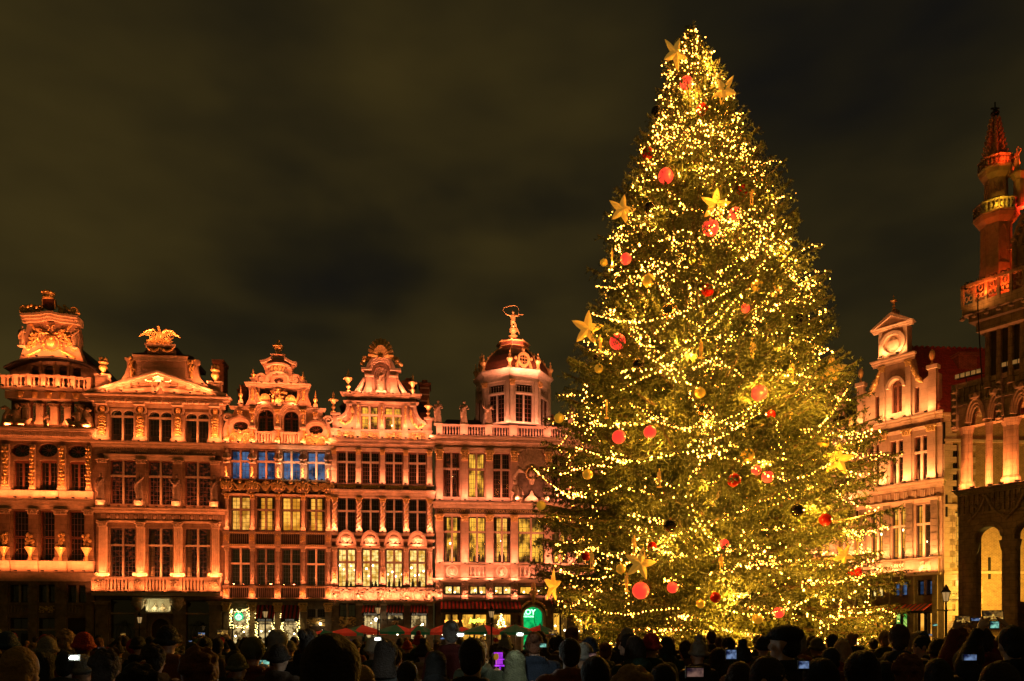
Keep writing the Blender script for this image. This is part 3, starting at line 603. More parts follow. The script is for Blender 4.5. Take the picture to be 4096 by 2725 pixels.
# ---- house 2: triangular pediment with the phoenix
def louve():
    h = House("guild_house", "guild house with a triangular relief pediment and a bird rising from flames on top", "guild house", PW, 637, GR, (1, .31, .08))
    h.fr(350, 1250, 2.091, 637); xl, xr = 52, 1135
    A = ((190,812,390,1078), (505,818,705,1088), (818,825,1015,1095)); B = ((187,1242,403,1608), (507,1242,710,1610), (812,1242,1028,1614))
    w = MB(); w.plate([h.p(xl, 1764), h.p(xr, 1764), h.p(xr, 700), h.p(xl, 700)], [h.shape(*a) for a in A+B]+[h.shape(187,1807,399,2217), h.shape(504,1807,714,2217), h.shape(815,1807,1027,2217)][:0], 0, .36); h.part(w, 'wall', STONE)
    for i, a in enumerate(A):
        h.window(*a, mull=1, trans=a[1]+62, nx=3, ny=(1, 4), curtain=(i == 2)); s = MB()
        for k in (0, 1):
            c0, c1 = a[0]+(a[2]-a[0])*k/2, a[0]+(a[2]-a[0])*(k+1)/2; e0, e1, t_, q_ = h.U(c0), h.U(c1), h.Z(a[1]), h.Z(a[1]+52)
            s.plate([(e0, t_), (e0, q_), (e0+.02, q_)]+[(e0+.02+(e1-e0-.04)*(.5-.5*math.cos(math.pi*j/8)), q_+(t_-q_-.1)*math.sin(math.pi*j/8)) for j in range(1, 8)]+[(e1-.02, q_), (e1, q_), (e1, t_)], [], .02, .22)
        h.part(s, 'arched_lintel', STONE2)
    for i, a in enumerate(B): h.window(*a, mull=1, trans=1370, nx=3, ny=(2, 6), sm=MULL, fm=FRAME, lit=ROOMR)
    for i, x in enumerate((129, 447, 762, 1072)):
        h.pilaster(x, 104, 862, 1088, .16, STONEP, None, 'panel', seed=i+9); b = MB(); u, z = h.U(x), h.Z(822)
        b.plate([(u+.50*math.cos(k*.314), z+.46*math.sin(k*.314)) for k in range(20)], [[(u+.36*math.cos(k*.314), z+.33*math.sin(k*.314)) for k in range(20)]], -.2, -.02)
        h.part(b, 'medallion_ring', STONE2); b = MB(); b.blob((u, -.1, z), (.22, .18, .27), ICO2); b.blob((u-.04, -.24, z+.06), (.12, .1, .16)); b.blob((u, -.12, z-.25), (.27, .12, .10)); b.blob((u, -.1, h.Z(868)), (.42, .16, .08)); h.part(b, 'medallion_bust', GOLD)
    h.cornice(48, 1140, 1092, 1140, .42); h.bx('inscription_frieze', STONEG, 60, 1140, 1110, 1192, -.01, .06)
    for t, x in (("FIRMAMENTVM\nIMPERII", 235), ("INSIDIAE\nSTATVS", 450), ("SALVS GENERIS\nHVMANI", 755), ("EVERSIO\nREIPVBLICAE", 995)):
        o = bpy.data.objects.new("lettering", text_mesh(t, .27, .012)); COL.objects.link(o); o.data.materials.append(STONE2); o.parent = h.root; o.location = (h.U(x), -.08, h.Z(1158)); o.rotation_euler = (math.pi/2, 0, 0)
    h.cornice(150, 1060, 1194, 1238, .2)
    for i, x in enumerate((128, 450, 760, 1072)):
        h.pilaster(x, 74, 1236, 1640, .14, STONE, CAPS, caph=.32)
        statue(h, (0, 1, 2, 0)[i], x, 1352, 1586, "weathered statue of %s between the tall windows under the inscriptions" % ("a woman with a book, leftmost,", "a woman raising one arm,", "a robed woman with a staff,", "a woman with lowered head, rightmost,")[i], d=.42, wob=(.2, -.3, .1, .3)[i], sx=.95, bank=STD)
        h.bx('statue_pedestal', STONEB, x-36, 1584, x+36, 1642, .1, .68)
    # pediment
    b = MB(); P = [h.p(110, 700), h.p(1105, 700), h.p(605, 545)]; b.plate(P, [], -.12, .3); h.part(b, 'tympanum', STONEP)
    b = MB(); r = random.Random(3)
    for sg in (-1, 1):
        x0 = h.U(605+sg*40); x1 = h.U(605+sg*430); b.tube([(x0, -.3, h.Z(655)), ((x0+x1)/2-.1*sg, -.35, h.Z(672)), (x1, -.25, h.Z(695))], [.26, .22, .10], 8)
        b.tube([(x0, -.35, h.Z(650)), (h.U(605+sg*60), -.4, h.Z(600)), (h.U(605+sg*20), -.35, h.Z(575))], [.12, .1, .07], 7)
        for k in range(16): q = r.uniform(.05, .9); b.blob((x0+(x1-x0)*q, -.25, h.Z(690-110*(1-q)*r.random())), (r.uniform(.12, .3), .14, r.uniform(.07, .16)))
        scroll(b, (h.U(605+sg*235), h.Z(685)), .4, .3, sg, -.28, .12)
    b.blob((h.U(640), -.4, h.Z(600)), (.16, .16, .18), ICO2); b.tube([(h.U(560), -.35, h.Z(690)), (h.U(610), -.4, h.Z(640)), (h.U(635), -.38, h.Z(612))], [.16, .17, .13], 8)
    o = bpy.data.objects.new("relief_figures", remesh(b, "relief_figures", .06, STONEP, 2)); COL.objects.link(o); o.parent = h.root
    for sg in (-1, 1):      # raking cornices
        b = MB(); xe, ye = (22, 712) if sg < 0 else (1178, 712)
        for (o1, o2, k) in ((0, -18, .75), (-18, -30, .6), (16, 0, .45)):
            q = [(h.U(xe), h.Z(ye+o1)), (h.U(605), h.Z(528+o1)), (h.U(605), h.Z(528+o2)), (h.U(xe), h.Z(ye+o2))]
            b.plate(q if sg < 0 else q[::-1], [], -k, .3)
        c = h.part(b, 'raking_cornice', STONE2); b = MB()
        for k in range(1, 9): t = (k+.3)/9.5; u = h.U(xe)+(h.U(605)-h.U(xe))*t; z = h.Z(ye+22)+(h.Z(550)-h.Z(ye+22))*t; b.box(u-.24, u+.24, -.42, -.12, z-.13, z+.13)
        b.build('dentils', STONEP, c)
    h.cornice(22, 1178, 712, 755, .8); h.cornice(52, 1150, 755, 800, .28, STONE2)
    b = MB()
    for k in range(22): u = h.U(60+k*50.8); b.box(u-.18, u+.18, -.6, -.05, h.Z(768), h.Z(752))
    h.part(b, 'modillions', STONE2, kind='stuff')
    for x in (128, 447, 762, 1072): h.bx('frieze_block', STONE2, x-45, 745, x+45, 790, .1, .55)
    # attic above the pediment
    b = MB(); b.plate([h.p(x, y) for x, y in ((180,690), (1030,690), (1030,592), (1010,590), (960,560), (925,520), (908,470), (900,410), (918,395), (918,368), (290,368), (290,388), (308,400), (310,450), (290,510), (260,552), (180,595))], [], .5, .95); h.part(b, 'gable', STONEP)
    h.bx('attic_block', STONEP, 400, 395, 812, 680, -.5, -.25); h.cornice(385, 828, 358, 400, .3, base=-.25)
    for t, y, s_ in (("ANNO MDCXCI", 425, .24), ("COMBVSTA INSIGNIOR RESVRREXI", 460, .22), ("EXPENSIS", 487, .2), ("SEBASTIANAE GVLDAE", 517, .22)):
        o = bpy.data.objects.new("lettering", text_mesh(t, s_, .01)); COL.objects.link(o); o.data.materials.append(CARVE); o.parent = h.root; o.location = (h.U(606), .24, h.Z(y)); o.rotation_euler = (math.pi/2, 0, 0)
    b = MB(); r = random.Random(8)
    for xx in (362, 858):
        for k in range(26): t = k/25; wv = .30*(1-t)**.8+.05; b.blob((h.U(xx)+r.uniform(-wv, wv), .4, h.Z(375+150*t)), r.uniform(.07, .14))
    h.part(b, 'gilded_garland', GOLD)
    b = MB(); b.plate([h.p(x, y) for x, y in ((340,368), (860,368), (862,335), (820,322), (750,318), (728,262), (490,262), (440,312), (345,322))], [], .75, 4.5); h.part(b, 'roof', SLATE)
    h.bx('statue_pedestal', STONEB, 500, 292, 718, 345, -.8, .0); h.cornice(490, 728, 266, 292, .2, base=.0)
    b = MB(); swag(b, h.U(500), h.Z(298), h.U(605), h.Z(298), .25, -.08, .1, 12); swag(b, h.U(610), h.Z(298), h.U(722), h.Z(298), .25, -.08, .1, 12); h.part(b, 'gilded_garland', GOLD)
    b = MB(); r = random.Random(2); u, z = h.U(607), h.Z(262)
    for k in range(60): b.tube([(u+r.uniform(-.95, .95), r.uniform(-.3, .3), z), (u+r.uniform(-1.05, 1.05), r.uniform(-.35, .3), z+r.uniform(.15, .65))], [.13, .02], 5)
    b.blob((u, -.1, z+.65), (.26, .26, .42), ICO2); b.tube([(u, -.1, z+.95), (u-.05, -.2, z+1.2), (u-.02, -.2, z+1.32)], [.13, .09, .08], 8); b.tube([(u, -.2, z+1.33), (u-.15, -.3, z+1.30)], [.07, .02], 6); b.tube([(u, -.1, z+.4), (u, .3, z+.2)], [.15, .3], 6)
    for sg in (-1, 1):
        ar = [(u+sg*.15, z+.8), (u+sg*.5, z+1.12), (u+sg*1.0, z+1.02), (u+sg*1.5, z+.62)]; b.tube([(a, -.05, c) for a, c in ar], [.12, .11, .08, .03], 6)
        for k in range(9): t = k/8; a = u+sg*(.25+1.15*t); c = z+.8+.3*math.sin(t*2.6)-.25*t; b.tube([(a, -.05, c), (a+sg*(.05+.18*t), -.02, c-.42+.22*t)], [.07, .04], 5)
    o = b.build("phoenix_statue", GOLD); o.location = (h.o2.x, h.o2.y, 0); o.rotation_euler = (0, 0, h.ang); tag(o, "gilded bird with spread wings rising from flames above the triangular pediment", "statue")
    for x in (132, 1070):
        dy = 0 if x < 500 else 30; h.bx('pedestal', STONEP, x-52, 560+dy, x+52, 700, -.3, .35); h.cornice(x-58, x+58, 540+dy, 562+dy, .16, base=.2)
    for x in (132, 1070): dy = 0 if x < 500 else 36; urn(h, x, 395+dy, 540+dy, 84, GOLD, 'vase')
    # lower half
    h.fr(350, 1950, 2.24, 637)
    h.cornice(75, 1238, 194, 236, .5, dent=.13)
    b = MB(); h.rect(b, 90, 236, 1190, 302, -.01, .08); f = h.part(b, 'frieze', STONEG); b = MB()
    for k in range(13):
        u = h.U(145+k*83.5)
        for q in (-1, 0, 1): b.box(u+q*.13-.045, u+q*.13+.045, -.13, -.07, h.Z(288), h.Z(246))
        if k < 12: uu = h.U(187+k*83.5); b.blob((uu, -.1, h.Z(267)), (.16, .08, .17), ICO2)
    b.build('triglyph', STONEP, f)
    h.cornice(88, 1195, 302, 318, .16)
    C = ((200,366,427,806), (540,366,765,806), (873,366,1100,806)); Gy = ygz(h)
    D = ((205,1000,425,1440), (878,1010,1095,1440)); dshape = h.shape(568,1175,740,Gy, 'arch')
    w = MB(); w.plate([(h.U(75), 0.0), (h.U(1215), 0.0), h.p(1215, 950), h.p(75, 950)], [h.shape(*a) for a in D]+[[(x, max(z, .02)) for x, z in dshape]], .02, .4); h.part(w, 'wall', STONEG)
    w = MB(); w.plate([h.p(75, 949), h.p(1215, 949), h.p(1215, 320), h.p(75, 320)], [h.shape(*a) for a in C], 0, .36); h.part(w, 'wall', STONE)
    for i, a in enumerate(C): h.window(*a, mull=1, trans=518, nx=3, ny=(3, 6), sm=MULL if i else STONEB, fm=FRAMED, lit=ROOMR, curtain=(i > 0))
    for x in (144, 482, 818, 1155): h.pilaster(x, 68, 318, 805, .2, STONE2, CAPS, 'flute', caph=.4)
    b = MB()
    for x in (144, 482, 818, 1155):
        for sg in (-1, 1): scroll(b, (h.U(x+sg*50), h.Z(785)), .14, .14, sg, -.3, .07)
    h.part(b, 'scroll_base', STONE2)
    h.balustrade(75, 1215, 812, 948, .75, ((78,200), (425,545), (755,878), (1092,1216)), (7, 7, 7), STONEP, 'flatbal', wk=.62, gold=CARVE)
    b = MB(); h.rect(b, 75, 930, 1215, 975, 0, .85); h.part(b, 'balcony_slab', STONE2)
    for x, wd in ((140,110), (1155,110)): h.pilaster(x, wd, 1020, Gy-4, .25, STONEG, CAPS, 'rust', caph=.3)
    for x in (482, 825):
        b = MB(); u = h.U(x); b.lathe((u, -.55, h.Z(1110)), [(.1,0), (.32,.25), (.46,.5), (.44,.7), (.52,.85), (.5,1.1), (.1,1.12)], 12)
        for sg in (-1, 1): b.blob((u+sg*.5, -.5, h.Z(1040)), (.12, .15, .2)); 
        b.blob((u, -1.0, h.Z(1060)), (.22, .15, .25), ICO2); h.part(b, 'carved_console', CARVE, smooth=True); h.pilaster(x, 95, 1115, Gy-4, .15, STONEG, None, 'rust')
    b = MB(); out = h.shape(545,1150,765,Gy-2, 'arch'); inn = h.shape(569,1176,739,Gy-1, 'arch')
    b.plate([(x, max(z, .03)) for x, z in out], [[(x, max(z, .05)) for x, z in inn]], -.16, .02); h.part(b, 'door_surround', STONEB)
    b = MB(); b.plate(h.shape(569,1176,739,Gy-1, 'arch'), [], .22, .3); dr = h.part(b, 'door', WOODD); b = MB(); b.box(h.U(653), h.U(657), .19, .22, .1, h.Z(1185)); b.box(h.U(569), h.U(739), .19, .22, h.Z(1262), h.Z(1256)); b.build('door_frame', WOODD, dr)
    # lit relief niche over the door
    b = MB(); h.rect(b, 542, 985, 762, 1002, .1, .75); h.rect(b, 540, 1118, 765, 1130, .1, .6); h.rect(b, 542, 1002, 556, 1118, .1, .5); h.rect(b, 748, 1002, 762, 1118, .1, .5); h.rect(b, 556, 1002, 748, 1118, .08, .12); n_ = h.part(b, 'relief_niche', PAINT)
    b = MB(); r = random.Random(4); u = h.U(650); z = h.Z(1116)
    for sg in (-1, 1):
        b.tube([(u+sg*.12, -.32, z+.35), (u+sg*.35, -.32, z+.38), (u+sg*.6, -.3, z+.25)], [.10, .13, .05], 7); b.blob((u+sg*.28, -.34, z+.62), (.09, .09, .1), ICO2); b.tube([(u+sg*.3, -.32, z+.1), (u+sg*.33, -.32, z+.55)], [.07, .11], 6)
        for k in range(3): b.tube([(u+sg*(.15+.18*k), -.3, z), (u+sg*(.2+.15*k), -.3, z+.35)], .04, 5)
    o = bpy.data.objects.new("carved_wolf_group", remesh(b, "carved_wolf_group", .035, CARVE, 1)); COL.objects.link(o); o.parent = n_
    h.uplight(650, 1112, .5, 3.5, (1, .88, .42), w=1.2, fixture=False, lean=.7); h.uplight(610, 1120, .45, 1.2, (.8, 1, .6), w=.3, fixture=False, lean=.5)
    for i, a in enumerate(D):
        h.window(*a, mull=0, trans=1130, nx=1, ny=(1, 1), lit=None, dep=.25); b = MB(); u = h.U((a[0]+a[2])/2); z0 = h.Z(1420); hh = h.Z(1190)-z0
        for k in range(24): pass
        el = lambda rx, rz, cz, cx=0: b.tube([(u+cx+rx*math.cos(t), -.02, z0+cz+rz*math.sin(t)) for t in np.linspace(0, 6.283, 25)], .022, 4, False)
        el(.72, 1.0, .9); el(.42, .7, 1.0); b.tube([(u-.5, -.02, z0), (u-.05, -.02, z0+hh), (u+.05, -.02, z0+hh), (u+.5, -.02, z0)], .022, 4); b.tube([(u-.9, -.02, z0+hh*.82), (u+.9, -.02, z0+hh*.82)], .02, 4); b.tube([(u-.3, -.02, z0+hh*.35), (u+.3, -.02, z0+hh*.35)], .02, 4)
        if i: el(.3, .3, .55, -.35); el(.3, .3, .55, .35)
        h.part(b, 'iron_grille', IRON)
    h.bx('street_number_plate', PAINT, 797, 1272, 830, 1295, .02, .05)
    dark_back(h, 80, 1212, 200, Gy); prism_roof(h, 80, 1212, -700+200, -1250, 1.2, 10)
    h.bx('side_wall', STONEB, 80, -560, 1212, 205, -9, -1.8)
    for x in (144, 230, 315, 400, 482, 570, 650, 735, 818, 900, 985, 1070, 1155): h.uplight(x, 820, .35, 15, w=.3, fixture=False)
    for x in (100, 250, 400, 560, 720, 880, 1040, 1180): h.uplight(x, 945, 1.15, 12, w=.4)
    for x in (144, 230, 315, 400, 482, 570, 650, 735, 818, 900, 985, 1070, 1155): h.uplight(x, 190, .62, 7, w=.3)
    h.fr(350, 1250, 2.091, 637)
    for x in (129, 290, 447, 605, 762, 920, 1072): h.uplight(x, 1092, .45, 15)
    for x in (190, 320, 450, 605, 760, 890, 1010): h.uplight(x, 700, .85, 17, w=.4)
    for x in (420, 515, 605, 700, 790): h.uplight(x, 600, .1, 26)
    for x in (240, 330, 880, 970): h.uplight(x, 600, .1, 16)
    h.uplight(520, 262, .7, 22, w=.3, fixture=False); h.uplight(690, 262, .7, 22, w=.3, fixture=False); h.uplight(132, 560, .45, 10, w=.3); h.uplight(1070, 585, .45, 10, w=.3)
    return h
louve()
b = MB(); h0 = House("brick_chimney", "dark square brick chimney behind the left shoulder of the twin-arched house", "chimney", PW, 938); h0.fr(880, 1300, 2.412, 938)
b.box(h0.U(85), h0.U(175), 3, 4.6, h0.Z(900), h0.Z(530)); b.box(h0.U(78), h0.U(182), 2.9, 4.7, h0.Z(530), h0.Z(510)); b.box(h0.U(95), h0.U(165), 3.1, 4.5, h0.Z(510), h0.Z(462)); h0.part(b, 'stack', BRICK)
h1 = House("brick_chimney", "plain brick chimney to the right of the phoenix house roof", "chimney", PW, 835); h1.fr(350, 1250, 2.091, 835); b = MB(); b.box(h1.U(965), h1.U(1058), 3, 4.4, h1.Z(700), h1.Z(322)); b.box(h1.U(958), h1.U(1064), 2.9, 4.5, h1.Z(322), h1.Z(292)); h1.part(b, 'stack', BRICK)
# ---- house 3: 1697 gable with herms and columns
def letter(h, t, size, x, y, d, m, shear=0, bold=0, parent=None, depth=.012, name='lettering'):
    o = bpy.data.objects.new(name, text_mesh(t, size, depth, shear=shear, bold=bold)); COL.objects.link(o); o.data.materials.append(m); o.parent = parent or h.root
    o.location = (h.U(x), -d, h.Z(y)); o.rotation_euler = (math.pi/2, 0, 0); return o
BULBY = emis("fairy_bulb_glow", (1, .72, .22), (1, .72, .22), 9)
GREEN = mat("garland_green", (.03, .07, .025), .7, var=.5, scale=9)
AWR = mat("awning_red", (.42, .035, .02), .85, var=.15); AWD = mat("awning_dark", (.025, .03, .022), .85); WHITE = mat("white_print", (.8, .8, .75), .6, em=(1, .9, .7), es=.12)
def garland(h, pts, name='fairy_light_garland', lab=None):
    g = MB(); l = MB(); r = random.Random(len(pts)*3+int(pts[0][0])); P = [(h.U(x), h.Z(y)) for x, y in pts]
    for (a, b2), (c, e) in zip(P[:-1], P[1:]):
        n = max(2, int(math.hypot(c-a, e-b2)/.10))
        for k in range(n):
            t = k/n; x, z = a+(c-a)*t, b2+(e-b2)*t
            for q in range(3): an = r.uniform(0, 6.28); g.tube([(x, -.32, z), (x+.2*math.cos(an), -.32-r.uniform(-.05, .15), z+.2*math.sin(an))], [.05, .01], 4)
            for q in range(2): l.blob((x+r.uniform(-.12, .12), -.46, z+r.uniform(-.12, .12)), .032, ICO1)
    o = g.build(name, GREEN); o.location = (h.o2.x, h.o2.y, 0); o.rotation_euler = (0, 0, h.ang); l.build('bulb', BULBY, o, kind='stuff'); tag(o, lab, "garland", "lit garlands round the shop windows"); o["kind"] = "stuff" if False else ""
    del o["kind"]; return o
def awning(h, x0, x1, y0, y1, proj, n, txt=None, val=.3, script=False, m1=AWR, m2=AWD, lab='striped awning', cat='awning', yt=None, group=None):
    u0, u1, z0, z1 = h.U(x0), h.U(x1), h.Z(y1), h.Z(y0); root = empty('awning', (h.o2.x, h.o2.y, 0), h.ang, lab, cat, group)
    for k in range(n):
        a, c = u0+(u1-u0)*k/n, u0+(u1-u0)*(k+1)/n; b = MB(); dz = .03
        b.add([(a, -.1, z1), (c, -.1, z1), (c+.0, -proj, z0), (a, -proj, z0), (a, -.1, z1-dz), (c, -.1, z1-dz), (c, -proj, z0-dz), (a, -proj, z0-dz)], [(3,2,1,0), (4,5,6,7), (0,1,5,4), (2,3,7,6), (1,2,6,5), (3,0,4,7)])
        b.build('stripe', m1 if k % 2 == 0 else m2, root)
    b = MB(); b.box(u0, u1, -proj-.02, -proj, z0-val, z0); v = b.build('valance', m2, root)
    b = MB()
    for u in (u0+.05, u1-.05): b.tube([(u, -.1, z0-val-.7), (u, -proj, z0-.05)], .02, 4)
    b.build('folding_arm', IRON, root, kind='stuff')
    if txt: o = letter(h, txt, val*(.95 if script else .72), (x0+x1)/2, 0, proj+.03, WHITE, .35 if script else 0, .004, v); o.location.z = z0-val*.5
    return root
def sac():
    h = House("guild_house", "narrow guild house dated 1697 with carved herms, columns and a globe on its gable", "guild house", PW, 1107, GR, (1, .30, .09))
    h.fr(880, 1900, 2.24, 1107); G = ygz(h); WX = ((97,268), (328,490), (553,720), (778,940)); cols = (68, 298, 525, 750, 975)
    Y = (195, 500); R = (660, 990); w = MB()
    holes = [h.shape(a, Y[0], c, Y[1]) for a, c in WX]+[h.shape(a, R[0], c, R[1]) for a, c in WX]
    h.fr(880, 1300, 2.412, 1107); BX = ((105,285), (355,530), (600,775), (840,1015)); holes += [h.shape(a, 1210, c, 1492) for a, c in BX]
    out = [h.p(*q) for q in ((30, 1192), (1080, 1192))]; h.fr(880, 1900, 2.24, 1107)
    w.plate([h.p(28, 1125), h.p(1003, 1125), out[1], out[0]], holes, 0, .36); h.part(w, 'wall', STONEW)
    for i, (a, c) in enumerate(WX):
        h.window(a, Y[0], c, Y[1], mull=1, trans=312, nx=2, ny=(3, 5), lit=ROOMO if i else ROOMY, sm=STONEB, lamps=0, curtain=i in (1, 3))
        h.window(a, R[0], c, R[1], mull=1, trans=795, nx=3, ny=(3, 5), sm=STONE2 if i in (0, 3) else STONEB, glass=GLASSR, lit=None)
    for x in cols:
        h.pilaster(x, 34, 182, 508, .26, STONEP, CAPG, 'column', caph=.42); h.pilaster(x, 34, 652, 988, .26, STONEB if x != cols[0] else STONEP, CAPS, 'column', caph=.34)
    for y0, y1 in ((516, 642), (996, 1118)):
        for k in range(4): h.bx('parapet_shade_panel', DARK, cols[k]+26, y0+4, cols[k+1]-26, y1-4, 0, .14)  # dark panels put in for the shade behind the balcony slats
        pd = [(x-28, x+28) for x in cols]
        h.balustrade(35, 1005, y0, y1, .28, pd, 10, STONEP, 'slat', STONEB, wk=.42, gold=GOLD)
        h.cornice(30, 1010, y1+2, y1+14, .32)
        b = MB()
        for i in range(4):
            for k in range(10): u = h.U(cols[i]+28)+(h.U(cols[i+1]-28)-h.U(cols[i]+28))*(k+.5)/10; b.box(u-.045, u+.045, -.47, -.435, h.Z(y0+16), h.Z(y0+6)); b.box(u-.045, u+.045, -.47, -.435, h.Z(y1-2), h.Z(y1-12))
        h.part(b, 'gilded_blocks', GOLD, kind='stuff')
    h.cornice(30, 1010, 176, 190, .3); h.cornice(30, 1010, 640, 656, .22)
    for i, x in enumerate(cols):
        b = MB(); u, z = h.U(x), h.Z(112); b.plate([h.p(x+a, y) for a, y in ((-32,160), (32,160), (36,100), (30,62), (-30,62), (-36,100))], [], -.35, .02); o = h.part(b, 'cartouche_block', STONEP)
        b = MB(); scroll_panel(b, u, z, .5, .5, -.4, i); b.build('carving', GOLD, o)
    for i in range(4):
        b = MB(); xm = (cols[i]+cols[i+1])/2; u, z = h.U(xm), h.Z(118); b.plate([(u+.62*math.cos(t*.314), z+.42*math.sin(t*.314)) for t in range(20)], [], -.12, .02); o = h.part(b, 'cartouche', STONEB)
        b = MB(); scroll_panel(b, u, z, 1.35, .55, -.16, i+40, 2); b.build('carving', GOLD, o)
    # ground floor
    w = MB(); SH = ((100,268,1200,G-6), (335,495,1200,G-6), (557,722,1200,G-6), (783,942,1200,1275)); w.plate([(h.U(28), 0), (h.U(1003), 0), h.p(1003, 1126), h.p(28, 1126)], [h.shape(a, t, c, q) for a, c, t, q in SH], .03, .35); h.part(w, 'wall', STONEG)
    for x in cols: h.pilaster(x, 58, 1146, G-6, .28, STONEG, CAPG, 'plain', caph=.75)
    h.cornice(30, 1010, 1128, 1146, .35, STONEB)
    for a, c, t, q in SH[:3]: h.window(a, t, c, q, mull=0, trans=1330 if a > 200 else 1240, nx=1, ny=(1, 1), lit=SHOP, lamps=3, sm=None, fm=FRAMED)
    h.window(*(783,1200,942,1275), mull=1, nx=3, ny=(2, 3), lit=None)
    b = MB(); scroll_panel(b, h.U(860), h.Z(1320), 1.4, .32, -.1, 77, 2); h.part(b, 'carving', GOLD); h.bx('door', WOODD, 800, 1355, 925, G-6, .02, .12)
    lp = MB(); lp.blob((h.U(905), -.4, h.Z(1335)), .10, ICO2); o = h.part(lp, 'wall_lamp', LAMPW)
    garland(h, [(108, 1215), (190, 1222), (262, 1205), (262, 1365), (185, 1362), (112, 1358), (108, 1215)], lab="square garland of fairy lights framing the round green sign")
    garland(h, [(340, 1235), (336, 1340), (338, 1470)], lab="narrow lit garland left of the window under the first striped awning"); garland(h, [(480, 1300), (486, 1380), (483, 1480)], lab="lit garland along the right edge of the first awning window")
    garland(h, [(562, 1230), (566, 1350), (572, 1480)], lab="lit garland left of the window under the second striped awning"); garland(h, [(705, 1310), (712, 1390), (703, 1480)], lab="lit garland along the right edge of the second awning window")
    s = empty("shop_sign", (h.o2.x, h.o2.y, 0), h.ang, "round green shop sign with a white crowned figure inside the square garland", "sign")
    u, z = h.U(181), h.Z(1271); b = MB(); b.plate([(u+.36*math.cos(t*.2618), z+.36*math.sin(t*.2618)) for t in range(24)], [], -.5, -.42); b.build('disc', SIGNG, s)
    b = MB(); y = -.52; b.blob((u, y, z+.06), (.075, .02, .10), ICO2); b.plate([(u-.09, z+.13), (u+.09, z+.13), (u+.11, z+.23), (u+.05, z+.18), (u, z+.27), (u-.05, z+.18), (u-.11, z+.23)], [], y-.01, y+.01)
    for sg in (-1, 1):
        for q in (.14, .20, .26): b.tube([(u+sg*q*.55, y, z+.12), (u+sg*q, y, z-.02), (u+sg*q*.9, y, z-.15), (u+sg*q*.5, y, z-.24)], [.014, .018, .018, .01], 4)
    b.plate([(u-.07, z-.06), (u+.07, z-.06), (u+.10, z-.30), (u-.10, z-.30)], [], y-.01, y+.01); b.build('emblem', SIGNW, s)
    b = MB()
    for k in range(5): b.blob((h.U(150+12*k), -.5, h.Z(1314+5*(k % 2))), (.06, .02, .05))
    letter(h, "COFFEE", .16, 178, 1318, .5, IRON, parent=s)
    awning(h, 340, 502, 1166, 1288, .9, 9, "STARBUCKS", .28, lab="red and black striped awning lettered over the left shop window, behind the lamp post", group="striped awnings")
    awning(h, 562, 724, 1166, 1288, .9, 9, "COFFEE", .28, lab="red and black striped awning lettered COFFEE", group="striped awnings")
    # herm storey
    h.fr(880, 1300, 2.412, 1107)
    for a, c in BX: h.window(a, 1210, c, 1492, mull=1, trans=1318, nx=2, ny=(2, 4), lit=ROOMB, sm=STONEP)
    for i, x in enumerate((75, 320, 568, 808, 1050)):
        u = h.U(x); b = MB(); zb, zt = h.Z(1500), h.Z(1195); H = zt-zb; b.box(u-.22, u+.22, -.45, .02, zb, zb+.18)
        b.add([(u-.15, -.42, zb+.18), (u+.15, -.42, zb+.18), (u+.15, 0, zb+.18), (u-.15, 0, zb+.18), (u-.27, -.5, zb+H*.52), (u+.27, -.5, zb+H*.52), (u+.27, 0, zb+H*.52), (u-.27, 0, zb+H*.52)], [(0,1,5,4), (1,2,6,5), (3,0,4,7), (4,5,6,7), (0,3,2,1)])
        b.tube([(u, -.3, zb+H*.5), (u, -.35, zb+H*.68), (u, -.3, zb+H*.80)], [.27, .26, .18], 10); b.blob((u, -.35, zb+H*.88), (.15, .17, .2), ICO2)
        for sg in (-1, 1): b.tube([(u+sg*.22, -.3, zb+H*.78), (u+sg*.3, -.4, zb+H*.66), (u+sg*.05, -.6, zb+H*.62)], .09, 6)
        b.tube([(u-.25, -.42, zb+H*.55), (u, -.62, zb+H*.50), (u+.25, -.42, zb+H*.55)], .08, 6)
        o = bpy.data.objects.new("herm_figure", remesh(b, "herm_figure", .04, STONEB if i > 2 else CARVE, 1)); COL.objects.link(o); o.parent = h.root
        g = MB()
        for k in range(9): g.blob((u+random.uniform(-.05, .05), -.46-.01*k, zb+.25+k*H*.032), (.09, .05, .06))
        g.build('carving', GOLD, o)
    h.cornice(30, 1085, 1168, 1196, .45)
    # balcony level
    fin = (75, 320, 563, 810, 1047); w = MB(); ah = [h.shape(368,812,515,1036, 'arch'), h.shape(613,822,757,1040, 'arch')]; ov = [h.shape(122,932,268,1030, 'oval'), h.shape(856,952,994,1050, 'oval')]
    out = [(30,1168), (1085,1168), (1085,1010), (1060,960), (1040,905), (1012,880), (1000,860), (985,830), (975,812), (150,812), (130,850), (110,885), (75,900), (45,960), (30,1010)]
    w.plate([h.p(*q) for q in out], ah+ov, .05, .5); h.part(w, 'wall', STONE2)
    for q in ((368,812,515,1036), (613,822,757,1040)): h.window(*q, 'arch', mull=1, nx=2, ny=(3, 4), sm=None, fm=FRAME, dep=.3)
    for q in ((122,932,268,1030), (856,952,994,1050)): h.window(*q, 'oval', fm=FRAME, dep=.3)
    for (x0, x1, yc, yt) in ((350, 530, 868, 768), (598, 775, 872, 772)):
        b = MB(); cx = h.U((x0+x1)/2); rw = (h.U(x1)-h.U(x0))/2
        for (r1, k, e) in ((1.28, 1.12, .45), (1.12, .97, .32), (.96, .86, .2)):
            b.plate([(cx+rw*r1*math.cos(math.pi*t/14), h.Z(yc)+rw*r1*math.sin(math.pi*t/14)) for t in range(15)]+[(cx-rw*k*math.cos(math.pi*t/14), h.Z(yc)+rw*k*math.sin(math.pi*t/14)) for t in range(15)], [], -e, .06)
        h.part(b, 'arch_moulding', STONE2)
